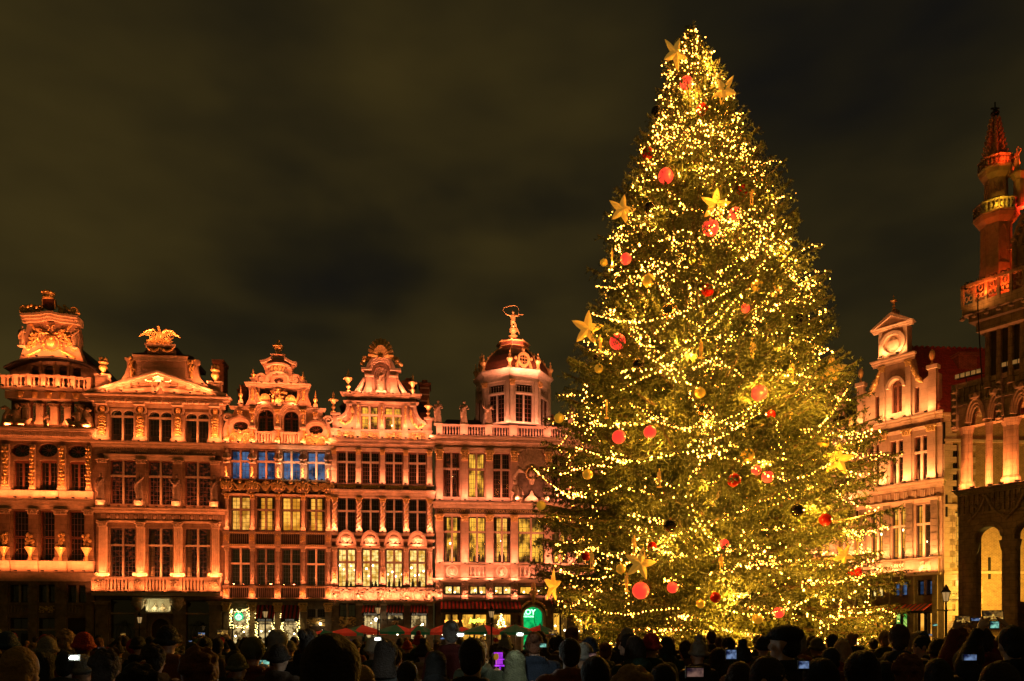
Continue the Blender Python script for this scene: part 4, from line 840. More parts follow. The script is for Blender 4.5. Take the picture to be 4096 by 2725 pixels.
    for (xc, yc) in ((195, 978), (925, 998)):
        b = MB(); cx, cz = h.U(xc), h.Z(yc); b.plate([(cx+1.0*math.cos(math.pi*t/14), cz+.72*math.sin(math.pi*t/14)) for t in range(15)]+[(cx-.84*math.cos(math.pi*t/14), cz+.56*math.sin(math.pi*t/14)) for t in range(15)], [], -.2, .06); h.part(b, 'arch_moulding', STONEP)
        b = MB(); scroll_panel(b, cx, h.Z(yc+118), .95, .62, .0, xc, 3); h.part(b, 'carved_panel', GOLD)
    for sg, x in ((-1, 72), (1, 1045)):
        b = MB(); scroll(b, (h.U(x), h.Z(905)), .42, .36, sg, .05, .13); h.part(b, 'volute', STONE2)
    for i, x in enumerate((320, 563, 808)): h.pilaster(x, 45, 828, 1010, .28, STONE2, CAPG, 'panel', caph=.3, seed=i)
    for x in (198, 922): h.pilaster(x, 34, 845, 905, .18, STONE2, CAPG, 'plain', caph=.3)
    for x in fin: urn(h, x, 985, 1165, 64, GOLD, 'tall')
    for x in fin: h.bx('pedestal', STONE2, x-26, 1125, x+26, 1168, -.05, .45)
    for q in ((360, 520), (608, 768)): h.balustrade(q[0]-8, q[1]+4, 1042, 1166, .3, ((q[0]-8, q[0]+6), (q[1]-6, q[1]+8)), 5, STONEP, 'twist', wk=.5)
    for a, c in ((110, 345), (785, 1010)): h.cornice(a, c, 802, 828, .35)
    # upper gable
    w = MB(); L_ = [(225,806), (250,760), (270,725), (278,640), (262,600), (262,588), (350,588), (350,520), (370,485), (400,470), (430,476), (432,440), (415,402), (388,366), (440,352), (500,318)]
    R_ = [(625,320), (690,358), (734,366), (705,402), (692,440), (692,478), (720,470), (750,485), (770,520), (772,588), (858,590), (858,604), (842,640), (852,700), (875,748), (905,806)]
    w.plate([h.p(*q) for q in (L_+R_)][::-1], [h.shape(378,612,500,712), h.shape(623,624,742,725), h.shape(515,500,612,556, 'oval')], .1, .55); h.part(w, 'gable', STONEP)
    for q in ((378,612,500,712), (623,624,742,725)): h.window(*q, mull=1, nx=2, ny=(3, 3), sm=None, fm=FRAMED, dep=.4)
    h.window(515,500,612,556, 'oval', fm=FRAME, dep=.35)
    h.cornice(262, 860, 572, 606, .42, breaks=((320,60), (563,110), (805,60)))
    for x in (320, 563, 808): h.pilaster(x, 52, 615, 785, .15, STONEP, None, 'panel' if x != 563 else 'plain', seed=x)
    b = MB(); r = random.Random(11)
    for k in range(50): b.blob((h.U(563+r.gauss(0, 32)), -.15-r.random()*.2, h.Z(700+r.uniform(-70, 50))), r.uniform(.06, .14))
    swag(b, h.U(350), h.Z(640), h.U(400), h.Z(745), .0, -.1, .09, 12); swag(b, h.U(775), h.Z(650), h.U(730), h.Z(755), .0, -.1, .09, 12)
    h.part(b, 'gilded_garland', GOLD)
    for x, y in ((440, 728), (685, 735)): b = MB(); cx, cz = h.U(x), h.Z(y); b.plate([(cx+.42*math.cos(math.pi*t/12), cz+.48*math.sin(math.pi*t/12)) for t in range(13)], [], -.25, .1); b.blob((cx, -.2, cz+.3), (.2, .12, .2)); h.part(b, 'shell_ornament', GOLD)
    b = MB(); cx = h.U(563); cz = h.Z(450); b.plate([(cx-.62, cz-.30), (cx+.62, cz-.30), (cx+.62, cz+.45), (cx+.3, cz+.58), (cx-.3, cz+.58), (cx-.62, cz+.45)], [], -.12, .1); dt = h.part(b, 'date_plate', STONEB)
    letter(h, "1697", .62, 560, 424, .15, GOLD, 0, .02, dt)
    b = MB()
    for e, a, c in ((.3, .98, .82), (.2, .84, .74)): b.plate([(cx+a*math.cos(math.pi*t/12), h.Z(412)+.36*a*math.sin(math.pi*t/12)) for t in range(13)]+[(cx-c*math.cos(math.pi*t/12), h.Z(412)+.36*c*math.sin(math.pi*t/12)-.1) for t in range(13)], [], -e, .1)
    h.part(b, 'arch_moulding', STONE2); b = MB()
    b.plate([(cx+.95*math.cos(math.pi*t/12), h.Z(525)+.62*math.sin(math.pi*t/12)) for t in range(-2, 15)]+[(cx-.72*math.cos(math.pi*t/12), h.Z(525)+.45*math.sin(math.pi*t/12)) for t in range(-1, 14)], [], -.22, .1); h.part(b, 'arch_moulding', STONEP)
    for sg in (-1, 1):
        b = MB(); q = [(563+sg*63, 318), (563+sg*125, 350), (563+sg*176, 358), (563+sg*165, 380), (563+sg*118, 374), (563+sg*62, 345)]; P = [h.p(*k) for k in q]; b.plate(P if sg < 0 else P[::-1], [], -.35, .5); h.part(b, 'broken_pediment', STONE2)
        b = MB(); scroll(b, (h.U(563+sg*160), h.Z(520)), .5, .45, -sg, .08, .12); h.part(b, 'volute', STONEP)
    h.cornice(500, 622, 286, 314, .3, base=-.1); h.bx('pedestal', STONE2, 530, 250, 583, 288, -.5, .1)
    b = MB(); u = h.U(558); b.lathe((u, .2, h.Z(250)), [(.2,0), (.1,.15), (.15,.3)], 8); b.blob((u, .2, h.Z(205)), .36, ICO3); b.box(u-.41, u+.41, -.21, .61, h.Z(206), h.Z(202)); b.tube([(u, .2, h.Z(170)), (u+.02, .2, h.Z(150)), (u, .2, h.Z(132))], [.09, .12, .03], 6); b.tube([(u-.15, .2, h.Z(168)), (u, .2, h.Z(150))], .04, 4)
    h.part(b, 'globe_finial', GOLD, smooth=True)
    for x, y0, y1 in ((318,425,518), (802,440,528), (198,585,735), (922,615,760)): urn(h, x, y0, y1, 52 if y1 < 600 else 46, GOLD, 'tall')
    for x, y in ((318, 516), (805, 530)): h.bx('pedestal', STONEP, x-18, y, x+18, y+64, -.4, .05); h.bx('pedestal_cap', STONE2, x-30, y, x+30, y+12, -.45, .12)
    for x, y in ((198, 768), (922, 790)): h.bx('pedestal', STONE2, x-20, y-30, x+20, y+40, -.4, .05); h.bx('pedestal_cap', STONEP, x-28, y-4, x+28, y+8, -.45, .12)
    dark_back(h, 40, 1075, 1168, 3190); prism_roof(h, 110, 1010, 830, 480, 1.0, 9)
    for x in (75, 200, 320, 440, 563, 690, 808, 930, 1047): h.uplight(x, 1500, .55, 9, w=.3); h.uplight(x, 1165, .62, 15, w=.3)
    for x in (640, 755, 880, 995): h.uplight(x, 1505, .5, 9, (1, .82, .5), w=.25)
    for x in (230, 400, 563, 720, 900): h.uplight(x, 795, .5, 18, w=.3)
    for x in (420, 563, 700): h.uplight(x, 590, .55, 16, w=.35); 
    h.uplight(563, 500, .4, 8, w=.3)
    h.fr(880, 1900, 2.24, 1107)
    for x in cols:
        h.uplight(x, 512, .62, 10, w=.25, fixture=False); h.uplight(x, 990, .62, 10, w=.25, fixture=False); h.uplight(x, 1122, .62, 8, w=.25)
    for x in (182, 410, 637, 860): h.uplight(x, 512, .55, 5, w=.25); h.uplight(x, 990, .55, 5, w=.25)
    return h
GLASSR = glassmat("window_glass_reflecting", (.45, .42, .38), .34)
SIGNG = mat("sign_green", (.0, .25, .1), .5, em=(.0, .55, .20), es=1.3); SIGNW = mat("sign_white", (.8, .9, .8), .5, em=(.8, 1, .8), es=1.2)
sac()
# ---- house 4: shell gable with saint in a niche
def brouette():
    h = House("guild_house", "guild house with a statue in a shell-topped niche and four brightly lit dining-room windows", "guild house", PW, 1530, GR, (1, .34, .14))
    h.fr(1300, 1900, 2.24, 1530); G = ygz(h); WX = ((113,273), (330,485), (542,695), (752,905)); cols = (90, 308, 520, 730, 940)
    F2 = (212, 515); F1 = (662, 1005); holes = [h.shape(a, y[0], c, y[1]) for a, c in WX for y in (F2, F1)]
    h.fr(1300, 1350, 2.613, 1530); WA = ((128,322), (382,567), (627,810), (873,1057)); holes += [h.shape(a, 1197, c, 1530) for a, c in WA]; top = [h.p(1125, 1160), h.p(70, 1160)]
    h.fr(1300, 1900, 2.24, 1530); w = MB(); w.plate([h.p(60, 1148), h.p(965, 1148)]+top, holes, 0, .36); h.part(w, 'wall', STONEW)
    for i, (a, c) in enumerate(WX):
        h.window(a, F2[0], c, F2[1], mull=1, trans=325, nx=3, ny=(2, 4), sm=MULL); h.window(a, F1[0], c, F1[1], mull=1, trans=782, nx=2, ny=(2, 5), lit=ROOMW, sm=STONEB, lamps=4)
    for i, x in enumerate(cols):
        h.pilaster(x, 46, 212, 518, .2, STONE2, CAPG, 'spiral', caph=.36, seed=i); h.pilaster(x, 40, 652, 870, .2, STONEP, CAPS, 'column', caph=.36); h.pilaster(x, 46, 868, 985, .28, STONE2, None, 'panel', seed=i+4)
    h.cornice(60, 975, 140, 202, .42, breaks=[(x, 56) for x in cols]); h.cornice(60, 975, 199, 212, .16)
    b = MB()
    for a, c in WX:
        for k in range(7): b.blob((h.U(a+(c-a)*(k+.5)/7), -.08, h.Z(112)), (.17, .12, .19), ICO1)
    h.part(b, 'gilded_scroll_band', GOLD); h.cornice(60, 972, 87, 100, .12)
    for i, (a, c) in enumerate(WX):
        u, z = h.U((a+c)/2), h.Z(640); wd = (h.U(c)-h.U(a))*.56; b = MB()
        for e, r1, r2 in ((.42, 1, .86), (.3, .86, .74)): b.plate([(u+wd*r1*math.cos(math.pi*t/14), z+.15+1.15*r1*math.sin(math.pi*t/14)) for t in range(15)]+[(u-wd*r2*math.cos(math.pi*t/14), z+.15+1.1*r2*math.sin(math.pi*t/14)) for t in range(15)], [], -e, .02)
        b.box(u-wd*1.02, u+wd*1.02, -.4, .02, z-.06, z+.15); o = h.part(b, 'shell_pediment', STONEP)
        b = MB(); b.blob((u, -.15, z+.65), (.42, .22, .28), ICO2); scroll_panel(b, u, z+.45, wd*.62, .34, -.22, i+3, 2); b.build('carving', STONE2, o)
    h.cornice(60, 975, 524, 545, .2, breaks=[(x, 56) for x in cols]); h.cornice(60, 980, 578, 600, .26); h.cornice(60, 975, 640, 656, .2)
    for i in range(4):
        a, c = WX[i]; b = MB(); u, z = h.U((a+c)/2), h.Z(1082); b.plate([(u+.62*math.cos(t*.314)*1.05, z+.42*math.sin(t*.314)) for t in range(20)], [], -.2, .02); o = h.part(b, 'cartouche', STONE2)
        b = MB(); scroll_panel(b, u, z, 1.42, .62, -.2, i+80, 4); b.build('carving', CARVE, o)
    b = MB()
    for x in cols:
        for k in range(14): b.blob((h.U(x)+random.uniform(-.28, .28), -.25-random.random()*.2, h.Z(1085)+random.uniform(-.6, .6)), random.uniform(.10, .18))
    h.part(b, 'lion_mask', CARVE)
    h.cornice(60, 975, 1010, 1026, .25, breaks=[(x, 52) for x in cols]); h.cornice(60, 978, 1134, 1150, .42)
    SH = ((122,275,1155,1275), (342,497,1165,1480), (553,705,1165,1300), (762,915,1165,1480)); w = MB(); w.plate([(h.U(60), 0), (h.U(965), 0), h.p(965, 1149), h.p(60, 1149)], [h.shape(a, t, c, min(q, G-6)) for a, c, t, q in SH], .03, .35); h.part(w, 'wall', STONEG)
    h.window(122,1155,275,1275, mull=1, nx=2, ny=(2, 2), sm=STONE2, glass=GLASSR)
    for a, c, t, q in SH[1:]: h.window(a, t, c, min(q, G-6), mull=0, nx=5, ny=(4, 5), lit=SHOP, lamps=1, sm=None)
    for x in (97, 309, 527, 735, 942): h.pilaster(x, 54, 1156, G-6, .16, STONEG, None, 'rust'); h.bx('capital', STONE2, x-30, 1154, x+30, 1172, 0, .28)
    b = MB(); scroll_panel(b, h.U(198), h.Z(1320), 1.35, .42, -.06, 5, 3); h.part(b, 'carved_panel', GOLD)
    b = MB(); scroll_panel(b, h.U(628), h.Z(1325), .3, .15, -.06, 5, 3); h.part(b, 'carving', GOLD)
    for i, (x0, x1) in enumerate(((340, 515), (555, 722), (768, 936))): awning(h, x0, x1-12, 1170, 1236, 1.1, 11, "La Brouette", .26, True, lab=("red striped awning with script lettering, partly hidden by a lamp post", "middle red striped awning with script lettering between two stone piers", "red striped awning with script lettering nearest the dark awning of the wide house")[i], group="striped awnings")
    b = MB()
    for x in (458, 575, 875): b.blob((h.U(x), -.35, h.Z(1297 if x < 500 else 1250 if x < 600 else 1340)), .14 if x < 500 else .08, ICO2)
    h.part(b, 'wall_lamp', LAMPW)
    # third storey
    h.fr(1300, 1350, 2.613, 1530)
    for i, (a, c) in enumerate(WA): h.window(a, 1197, c, 1530, mull=1, trans=1305, nx=3, ny=(2, 5), fm=FRAME, sm=MULL)
    for x in (97, 350, 603, 846, 1092): h.pilaster(x, 46, 1182, 1400, .16, STONE2, CAPG, 'flute', caph=.42); h.pilaster(x, 50, 1402, 1545, .2, STONE2, None, 'flute')
    h.cornice(68, 1130, 1082, 1150, .48, dent=.12, breaks=[(x, 56) for x in (97, 350, 603, 846, 1092)]); h.cornice(75, 1122, 1160, 1196, .15, breaks=[(x, 56) for x in (97, 350, 603, 846, 1092)])
    h.bx('parapet', STONEP, 65, 975, 1115, 1085, -.3, .02); h.cornice(62, 1118, 968, 986, .16, breaks=[(x, 60) for x in (97, 345, 595, 840, 1085)])
    for x in (97, 345, 595, 840, 1085): h.bx('parapet_block', STONE2, x-30, 985, x+30, 1082, -.05, .12)
    for i, x in enumerate((218, 470, 718, 965)):
        b = MB(); b.plate([h.p(x-92, 1072), h.p(x+92, 1072), h.p(x+92, 992), h.p(x-92, 992)], [[h.p(x-84, 1066), h.p(x+84, 1066), h.p(x+84, 998), h.p(x-84, 998)]], -.07, -.01); o = h.part(b, 'parapet_panel', STONE2); b = MB(); scroll_panel(b, h.U(x), h.Z(1032), 1.1, .3, -.06, i+2, 3); b.build('carving', GOLD, o)
    # attic storey
    w = MB(); A2_ = ((375,712,553,970), (623,718,800,980)); w.plate([h.p(*q) for q in ((125,984), (1060,984), (1055,890), (1010,862), (975,800), (955,720), (955,690), (222,690), (222,720), (205,790), (170,830), (128,850))], [h.shape(*a) for a in A2_], .15, .6); h.part(w, 'gable', STONEP)
    for a in A2_: h.window(*a, mull=1, trans=805, nx=2, ny=(2, 4), lit=ROOMG, sm=STONE2, fm=FRAME, dep=.42, lamps=1)
    b = MB()
    for (x0, y0, x1, y1, x2, y2, x3, y3) in ((280,730,290,800,275,870,160,905), (890,740,900,810,915,880,1030,925)):
        P = [(x0,y0), (x1,y1), (x2,y2), ((x2+x3)/2, y3+12), (x3,y3-10), (x3-5*(1 if x3 > 500 else -1), y3-50)]
        for (a, c), (e, f) in zip(P[:-1], P[1:]): swag(b, h.U(a), h.Z(c), h.U(e), h.Z(f), 0, .05, .10, 7, int(a))
    h.part(b, 'gilded_garland', GOLD)
    for i, x in enumerate((347, 595, 840)): h.pilaster(x, 38, 695, 968, .02, STONE2, None, 'panel', seed=i+20)
    for x in (252, 915): h.pilaster(x, 46, 690, 720, .1, STONE2, None, 'plain')
    for sg, P in ((-1, ((222,690), (228,735), (205,795), (165,832), (125,845), (125,872), (180,855), (225,820), (252,750), (258,690))), (1, ((955,690), (950,745), (975,800), (1010,850), (1060,880), (1060,905), (1000,880), (955,830), (925,760), (920,690)))):
        b = MB(); Q = [h.p(*q) for q in P]; b.plate(Q if sg > 0 else Q[::-1], [], -.12, .6); h.part(b, 'volute', STONE2)
    h.cornice(205, 968, 672, 702, .3, base=-.15); h.bx('frieze', STONEB, 225, 628, 950, 674, -.5, -.1); h.cornice(185, 988, 588, 632, .48, base=-.15, breaks=((345,60), (595,60), (840,60)))
    for x, y in ((110, 806), (1085, 835)): h.bx('pedestal', STONEP, x-32, y, x+32, 992, -.5, .02); h.bx('pedestal_cap', STONE2, x-52, y-4, x+52, y+16, -.6, .14)
    for x, y0, y1, wd in ((88,572,797,92), (1080,615,828,88), (242,335,582,98), (918,362,602,88)): urn(h, x, y0, y1, wd)
    # top niche
    w = MB(); w.plate([h.p(*q) for q in ((350,612), (825,612), (800,580), (775,560), (752,500), (765,400), (765,352), (700,352), (660,270), (585,240), (510,270), (470,350), (405,352), (412,400), (420,500), (400,555), (370,572))], [h.shape(515,298,648,600, 'arch')], .15, .7); h.part(w, 'gable', STONEP)
    b = MB(); b.plate(h.shape(513,296,650,600, 'arch'), [], .55, .6); h.part(b, 'niche_back', STONE2)
    for x in (462, 715): h.pilaster(x, 62, 398, 608, .02, STONEP, CAPS, 'plain', caph=.2); h.bx('impost', STONE2, x-45 if x < 500 else x-45, 396, x+45, 414, -.1, .2)
    b = MB(); cx, cz = h.U(585), h.Z(350); R = h.U(720)-cx
    for e, r1, r2 in ((.3, 1.12, .96), (.2, .97, .82), (.1, .83, .72)): b.plate([(cx+R*r1*math.cos(math.pi*t/16), cz+R*r1*math.sin(math.pi*t/16)) for t in range(17)]+[(cx-R*r2*math.cos(math.pi*t/16), cz+R*r2*math.sin(math.pi*t/16)) for t in range(17)], [], -e, .2)
    b.box(h.U(380), cx-R*.75, -.3, .5, h.Z(352), h.Z(330)); b.box(cx+R*.75, h.U(795), -.3, .5, h.Z(352), h.Z(330)); h.part(b, 'arch_cornice', STONE2)
    for sg in (-1, 1):
        b = MB(); q = random.Random(6+sg)
        for k in range(44):
            t = k/43; an = math.pi*(.5-.42*t); b.blob((cx+sg*(R*1.2*math.cos(an)+t*.35+q.uniform(-.1, .15)), -.1+q.uniform(-.1, .1), cz+R*1.2*math.sin(an)+q.uniform(-.05, .28)), q.uniform(.08, .17))
        h.part(b, 'fruit_garland', GOLD)
        b = MB(); P = [h.p(585+sg*285+5, 606), h.p(585+sg*180, 440), h.p(585+sg*185, 470), h.p(585+sg*188, 500), h.p(585+sg*215, 560), h.p(585+sg*250, 606)]; b.plate(P if sg < 0 else P[::-1], [], -.05, .5); h.part(b, 'broken_pediment', STONE2)
        b = MB(); P = [h.p(585+sg*292, 612), h.p(585+sg*182, 436), h.p(585+sg*172, 446), h.p(585+sg*272, 612)]; b.plate(P if sg < 0 else P[::-1], [], -.3, .5); h.part(b, 'raking_cornice', STONEP)
    b = MB(); z = h.Z(215)
    for k in range(11):
        an = math.pi*(k/10); L = 1.0+.12*math.sin(an); dx, dz = math.cos(an)*.95, math.sin(an)*1.35+.15
        b.tube([(cx, -.1, z), (cx+dx*.6, -.35, z+dz*.6), (cx+dx*1.05, -.15, z+dz)], [.07, .17, .16], 6)
    b.lathe((cx, -.1, z-.1), [(.3,0), (.2,.2)], 8); h.part(b, 'shell_crest', GOLD)
    statue(h, 3, 583, 318, 568, "statue of a hatted saint with a staff in the shell-topped niche", d=-.1, sx=1.05); h.bx('statue_pedestal', STONE2, 535, 558, 638, 608, -.4, .12)
    dark_back(h, 60, 1125, 1085, 3340); prism_roof(h, 130, 1060, 690, 330, 1.2, 10)
    for x in (97, 220, 350, 470, 603, 720, 846, 965, 1092): h.uplight(x, 1072, .55, 9, w=.3); h.uplight(x, 1545, .5, 8, w=.25)
    for x in (170, 290, 420, 530, 640, 760, 880, 1010): h.uplight(x, 975, .25, 11, w=.3)
    for x in (270, 380, 462, 560, 620, 715, 800, 900): h.uplight(x, 605, .25, 12, w=.25)
    h.fr(1300, 1900, 2.24, 1530)
    for x in cols: h.uplight(x, 520, .45, 11, w=.25); h.uplight(x, 985, .55, 9, w=.25); h.uplight(x, 1134, .62, 15, w=.3)
    for x in (190, 408, 620, 830): h.uplight(x, 655, .45, 15, w=.4); h.uplight(x, 1134, .62, 18, w=.4)
    return h
brouette()
for (x, y0, y1, dx, lb) in ((870, 325, 900, 60, "tall dark brick chimney standing beside a gilded urn"), (1038, 345, 930, 50, "banded brick chimney nearest the roof statues")):
    hc = House("brick_chimney", lb, "chimney", PW, 1300+x/2.613); hc.fr(1300, 1350, 2.613, 1300+x/2.613); b = MB(); u0, u1 = hc.U(x-dx), hc.U(x+dx)
    b.box(u0, u1, 2.4, 4.0, hc.Z(y1), hc.Z(y0+60)); hc.part(b, 'stack', BRICK); b = MB(); b.box(u0-.15, u1+.15, 2.25, 4.15, hc.Z(y0+60), hc.Z(y0+35)); b.box(u0+.15, u1-.15, 2.5, 3.9, hc.Z(y0+35), hc.Z(y0)); hc.part(b, 'chimney_cap', BRICK)
    b = MB(); [b.box(u0-.01, u1+.01, 2.38, 4.02, hc.Z(yy+14), hc.Z(yy)) for yy in ((430, 500, 570) if x > 1000 else (450,))]; hc.part(b, 'stone_band', STONE2)
# ---- house 5: wide palace front with balustrade and octagonal lantern
def roi():
    h = House("guild_house", "wide guild palace with a roof balustrade, octagonal lantern and brown ribbed dome", "guild house", PW, 2130, GR, (1, .37, .18))
    h.fr(1700, 1750, 1.845, 2050); G = ygz(h); BAYS = [(135,255), (320,440), (503,625), (690,878), (928,1045), (1110,1228), (1292,1410)]; pil = (107, 293, 475, 658, 908, 1077, 1260, 1445)
    B2 = [(137,262), (323,447), (507,632), (688,880), (938,1055), (1115,1232), (1295,1412)]
    h3 = (118, 447); h2 = (588, 922); mz = (1095, 1160); w = MB(); holes = [h.shape(a, h3[0], c, h3[1]) for i, (a, c) in enumerate(BAYS) if i != 3]+[h.shape(a, h2[0], c, h2[1]) for a, c in B2]
    MZ = [(145,265), (330,455), (512,640), (700,885), (945,1060), (1120,1235), (1300,1415)]
    w.plate([h.p(78, 1045), h.p(1475, 1045), h.p(1475, 60), h.p(78, 60)], holes, 0, .36); h.part(w, 'wall', STONEP)
    for i, (a, c) in enumerate(BAYS):
        if i == 3: continue
        h.window(a, h3[0], c, h3[1], mull=1, trans=238, nx=3, ny=(3, 6), fm=FRAME, sm=STONEP, lit=ROOMG if i in (1,) else ROOMR if i == 0 else None, lamps=1 if i == 0 else 0, curtain=i in (0, 4))
    for i, (a, c) in enumerate(B2): h.window(a, h2[0], c, h2[1], mull=1, trans=700, nx=3, ny=(3, 6), sm=STONEP, fm=FRAMED, lit=ROOMG if i != 2 else ROOMY, lamps=1, curtain=i in (0, 2, 4))
    for x in pil: h.pilaster(x, 46, 106, 480, .2, STONEP, CAPG, caph=.85, style='plain'); h.pilaster(x, 48, 578, 932, .2, STONEP, CAPG, caph=.55)
    for a, c, in [(q[0]-18, q[1]+18) for q in BAYS]: h.bx('sill', STONEP, a, 448, c, 482, 0, .12)
    h.cornice(68, 1480, 486, 530, .42, breaks=[(x, 58) for x in pil]); b = MB(); h.rect(b, 78, 530, 1475, 570, -.01, .08); h.part(b, 'inscription_frieze', STONEB)
    for t, x in (("HAEC STATVIT", 198), ("PISTOR", 385), ("VICTRICIA SIGNA", 568), ("TROPHAEI QVO", 785), ("CAROLVS", 992), ("PLENA LAVDE", 1170), ("SECVNDVS OVAT", 1350)): letter(h, t, .34 if len(t) > 8 else .38, x, 549, .1, GOLD)
    h.cornice(78, 1475, 570, 582, .12)
    h.cornice(70, 1478, 1044, 1072, .4); 
    for i in range(7):
        a, c = pil[i]+24, pil[i+1]-24
        if i % 2 == 0:
            b = MB(); u, z = h.U((a+c)/2), h.Z(990); b.plate([(u+.5*math.cos(t*.314), z+.5*math.sin(t*.314)) for t in range(20)], [[(u+.42*math.cos(t*.314), z+.42*math.sin(t*.314)) for t in range(20)]], -.08, .01); b.blob((u, -.03, z+.02), (.2, .1, .25), ICO2); b.blob((u, -.02, z-.25), (.26, .08, .14), ICO2); b.blob((u+.12, -.05, z-.02), (.08, .07, .06)); h.part(b, 'portrait_medallion', STONE2)
        else: h.bx('recess', STONEB, a+4, 955, c-4, 1030, 0, .02); h.balustrade(a, c, 945, 1038, .08, ((a, a+3), (c-3, c)), 4 if i != 3 else 6, STONEP, wk=.5)
    for x in pil: h.bx('pedestal', STONEP, x-30, 936, x+30, 1042, 0, .25)
    h.cornice(80, 1475, 928, 942, .14); 
    w = MB(); SH = [(145,248,1300,1500), (270,460,1300,1500), (500,640,1300,1500)]; adoor = h.shape(725,1250,870,G-6, 'arch')
    w.plate([(h.U(78), 0), (h.U(1475), 0), h.p(1475, 1044), h.p(78, 1044)], [h.shape(a, mz[0], c, mz[1]) for a, c in MZ]+[h.shape(a, t, c, min(q, G-6)) for a, c, t, q in SH]+[adoor]+[h.shape(a, 1290, c, min(1500, G-6)) for a, c in MZ[4:]], .03, .36); h.part(w, 'wall', STONEG)
    for i, (a, c) in enumerate(MZ): h.window(a, mz[0], c, mz[1], mull=1, nx=2, ny=(1, 1), sm=None, lit=ROOMW if i < 3 else ROOMG, lamps=2)
    for a, c, t, q in SH: h.window(a, t, c, min(q, G-6), mull=1, nx=2, ny=(2, 2), lit=ROOMG, lamps=2, sm=None, fm=WOODD)
    for a, c in MZ[4:]: h.window(a, 1290, c, min(1500, G-6), mull=1, nx=2, ny=(2, 2), lit=ROOMG, lamps=2, sm=None, fm=WOODD)
    for i, x in enumerate(pil):
        b = MB(); r = random.Random(i); h.rect(b, x-26, 1070, x+26, 1182, -.02, .3)
        for k in range(22): b.blob((h.U(x)+r.uniform(-.26, .26), -.32-r.random()*.15, h.Z(r.uniform(1082, 1175))), r.uniform(.07, .14))
        h.part(b, 'carved_console', CARVE); h.bx('console_foot', STONEP, x-26, 1184, x+26, 1208, 0, .3)
        if i > 2: h.pilaster(x, 50, 1212, G-6, .12, STONEG, None, 'rust')
    h.cornice(78, 1475, 1166, 1182, .2)
    b = MB(); b.plate(h.shape(708,1236,888,G-5, 'arch'), [h.shape(726,1251,869,G-5.5, 'arch')], -.2, .02); h.part(b, 'arch_surround', STONE2)
    b = MB(); r = random.Random(9)
    for k in range(30): an = math.pi*k/29; b.blob((h.U(798)+1.15*math.cos(an), -.25, h.Z(1320)+1.2*math.sin(an)+.1), r.uniform(.07, .15))
    h.part(b, 'gilded_arch_ornament', GOLD)
    b = MB(); b.blob((h.U(797), -.35, h.Z(1118)), (.25, .22, .36), ICO2); b.blob((h.U(797), -.35, h.Z(1150)), (.42, .25, .25), ICO2); b.blob((h.U(797), -.35, h.Z(1088)), (.2, .2, .22), ICO2); b.tube([(h.U(797), -.3, h.Z(1225)), (h.U(797), -.35, h.Z(1165))], [.1, .25], 8); o = bpy.data.objects.new("portrait_bust", remesh(b, "portrait_bust", .04, GOLD, 1)); COL.objects.link(o); o.location = (h.o2.x, h.o2.y, 0); o.rotation_euler = (0, 0, h.ang); tag(o, "gilded bust standing on the console over the green-lit arched door", "statue")
    b = MB(); b.add([(h.U(720), .8, .1), (h.U(875), .8, .1), (h.U(875), .8, h.Z(1240)), (h.U(720), .8, h.Z(1240))], [(0,1,2,3)]); h.part(b, 'door_interior', GREENROOM)
    b = MB(); cx = h.U(838); cz = h.Z(1325)
    b.plate([(cx+.34*math.cos(t*.2618), cz+.85*math.sin(t*.2618)) for t in range(24)], [], .30, .36); o = h.part(b, 'green_glass_door', GREENG); b = MB(); b.plate([(cx+.38*math.cos(t*.2618), cz+.9*math.sin(t*.2618)) for t in range(24)], [[(cx+.33*math.cos(t*.2618), cz+.84*math.sin(t*.2618)) for t in range(24)]], .26, .32); b.build('door_hoop', IRON, o)
    sg = empty('neon_sign', (h.o2.x, h.o2.y, 0), h.ang, "green neon sign reading ROY in the arched doorway", "sign"); b = MB(); b.plate(h.shape(722,1262,800,1345), [], .12, .16); b.build('sign_board', GREENG, sg)
    letter(h, "ROY", .62, 762, 1290, .04+(-.16), NEONG, 0, .02, sg).location.y = .1; letter(h, "D'ESPAGNE", .19, 762, 1322, 0, NEONG, 0, .006, sg).location.y = .1
    for t, x, y, m_, sz, lb in (("Herzamrön", 196, 1355, NEONA, .42, "orange neon sign in the leftmost window behind the umbrellas"), ("Jupiler", 385, 1350, NEONY, .50, "yellow-green neon sign in the wide bar window")):
        s = empty('neon_sign', (h.o2.x, h.o2.y, 0), h.ang, lb, "sign"); o = letter(h, t, sz, x, y, 0, m_, .15, .012, s); o.location.y = .22
    b = MB(); r = random.Random(2); cx = h.U(565); z = h.Z(1400)
    for k in range(60): t = r.random(); b.blob((cx+r.uniform(-1, 1)*.42*(1-t), .25+r.uniform(-.1, .1), z+t*1.3), .045)
    o = b.build('lit_window_tree', BULBY); o.location = (h.o2.x, h.o2.y, 0); o.rotation_euler = (0, 0, h.ang); tag(o, "small tree shape of yellow bulbs in the bar window by the lamp post", "light decoration"); o["kind"] = "stuff"
    awning(h, 115, 700, 1212, 1272, 1.3, 41, None, .30, lab="long red and black striped awning along the front of the wide palace", m2=AWD, group="striped awnings")
    b = MB()
    for x in (195, 420, 640): b.blob((h.U(x), -1.45, h.Z(1290)), (.07, .02, .12))
    for x in (912, 1078): pass
    awning(h, 925, 1070, 1205, 1235, 1.0, 11, None, .15, lab="short red awning right of the green-lit door behind the fir branches", group="striped awnings")
    # relief panel
    bkw = h.bx('relief_panel', STONEB, 688, 128, 880, 480, 0, .06); b = MB(); r = random.Random(12); cx = h.U(785); cz = h.Z(270)
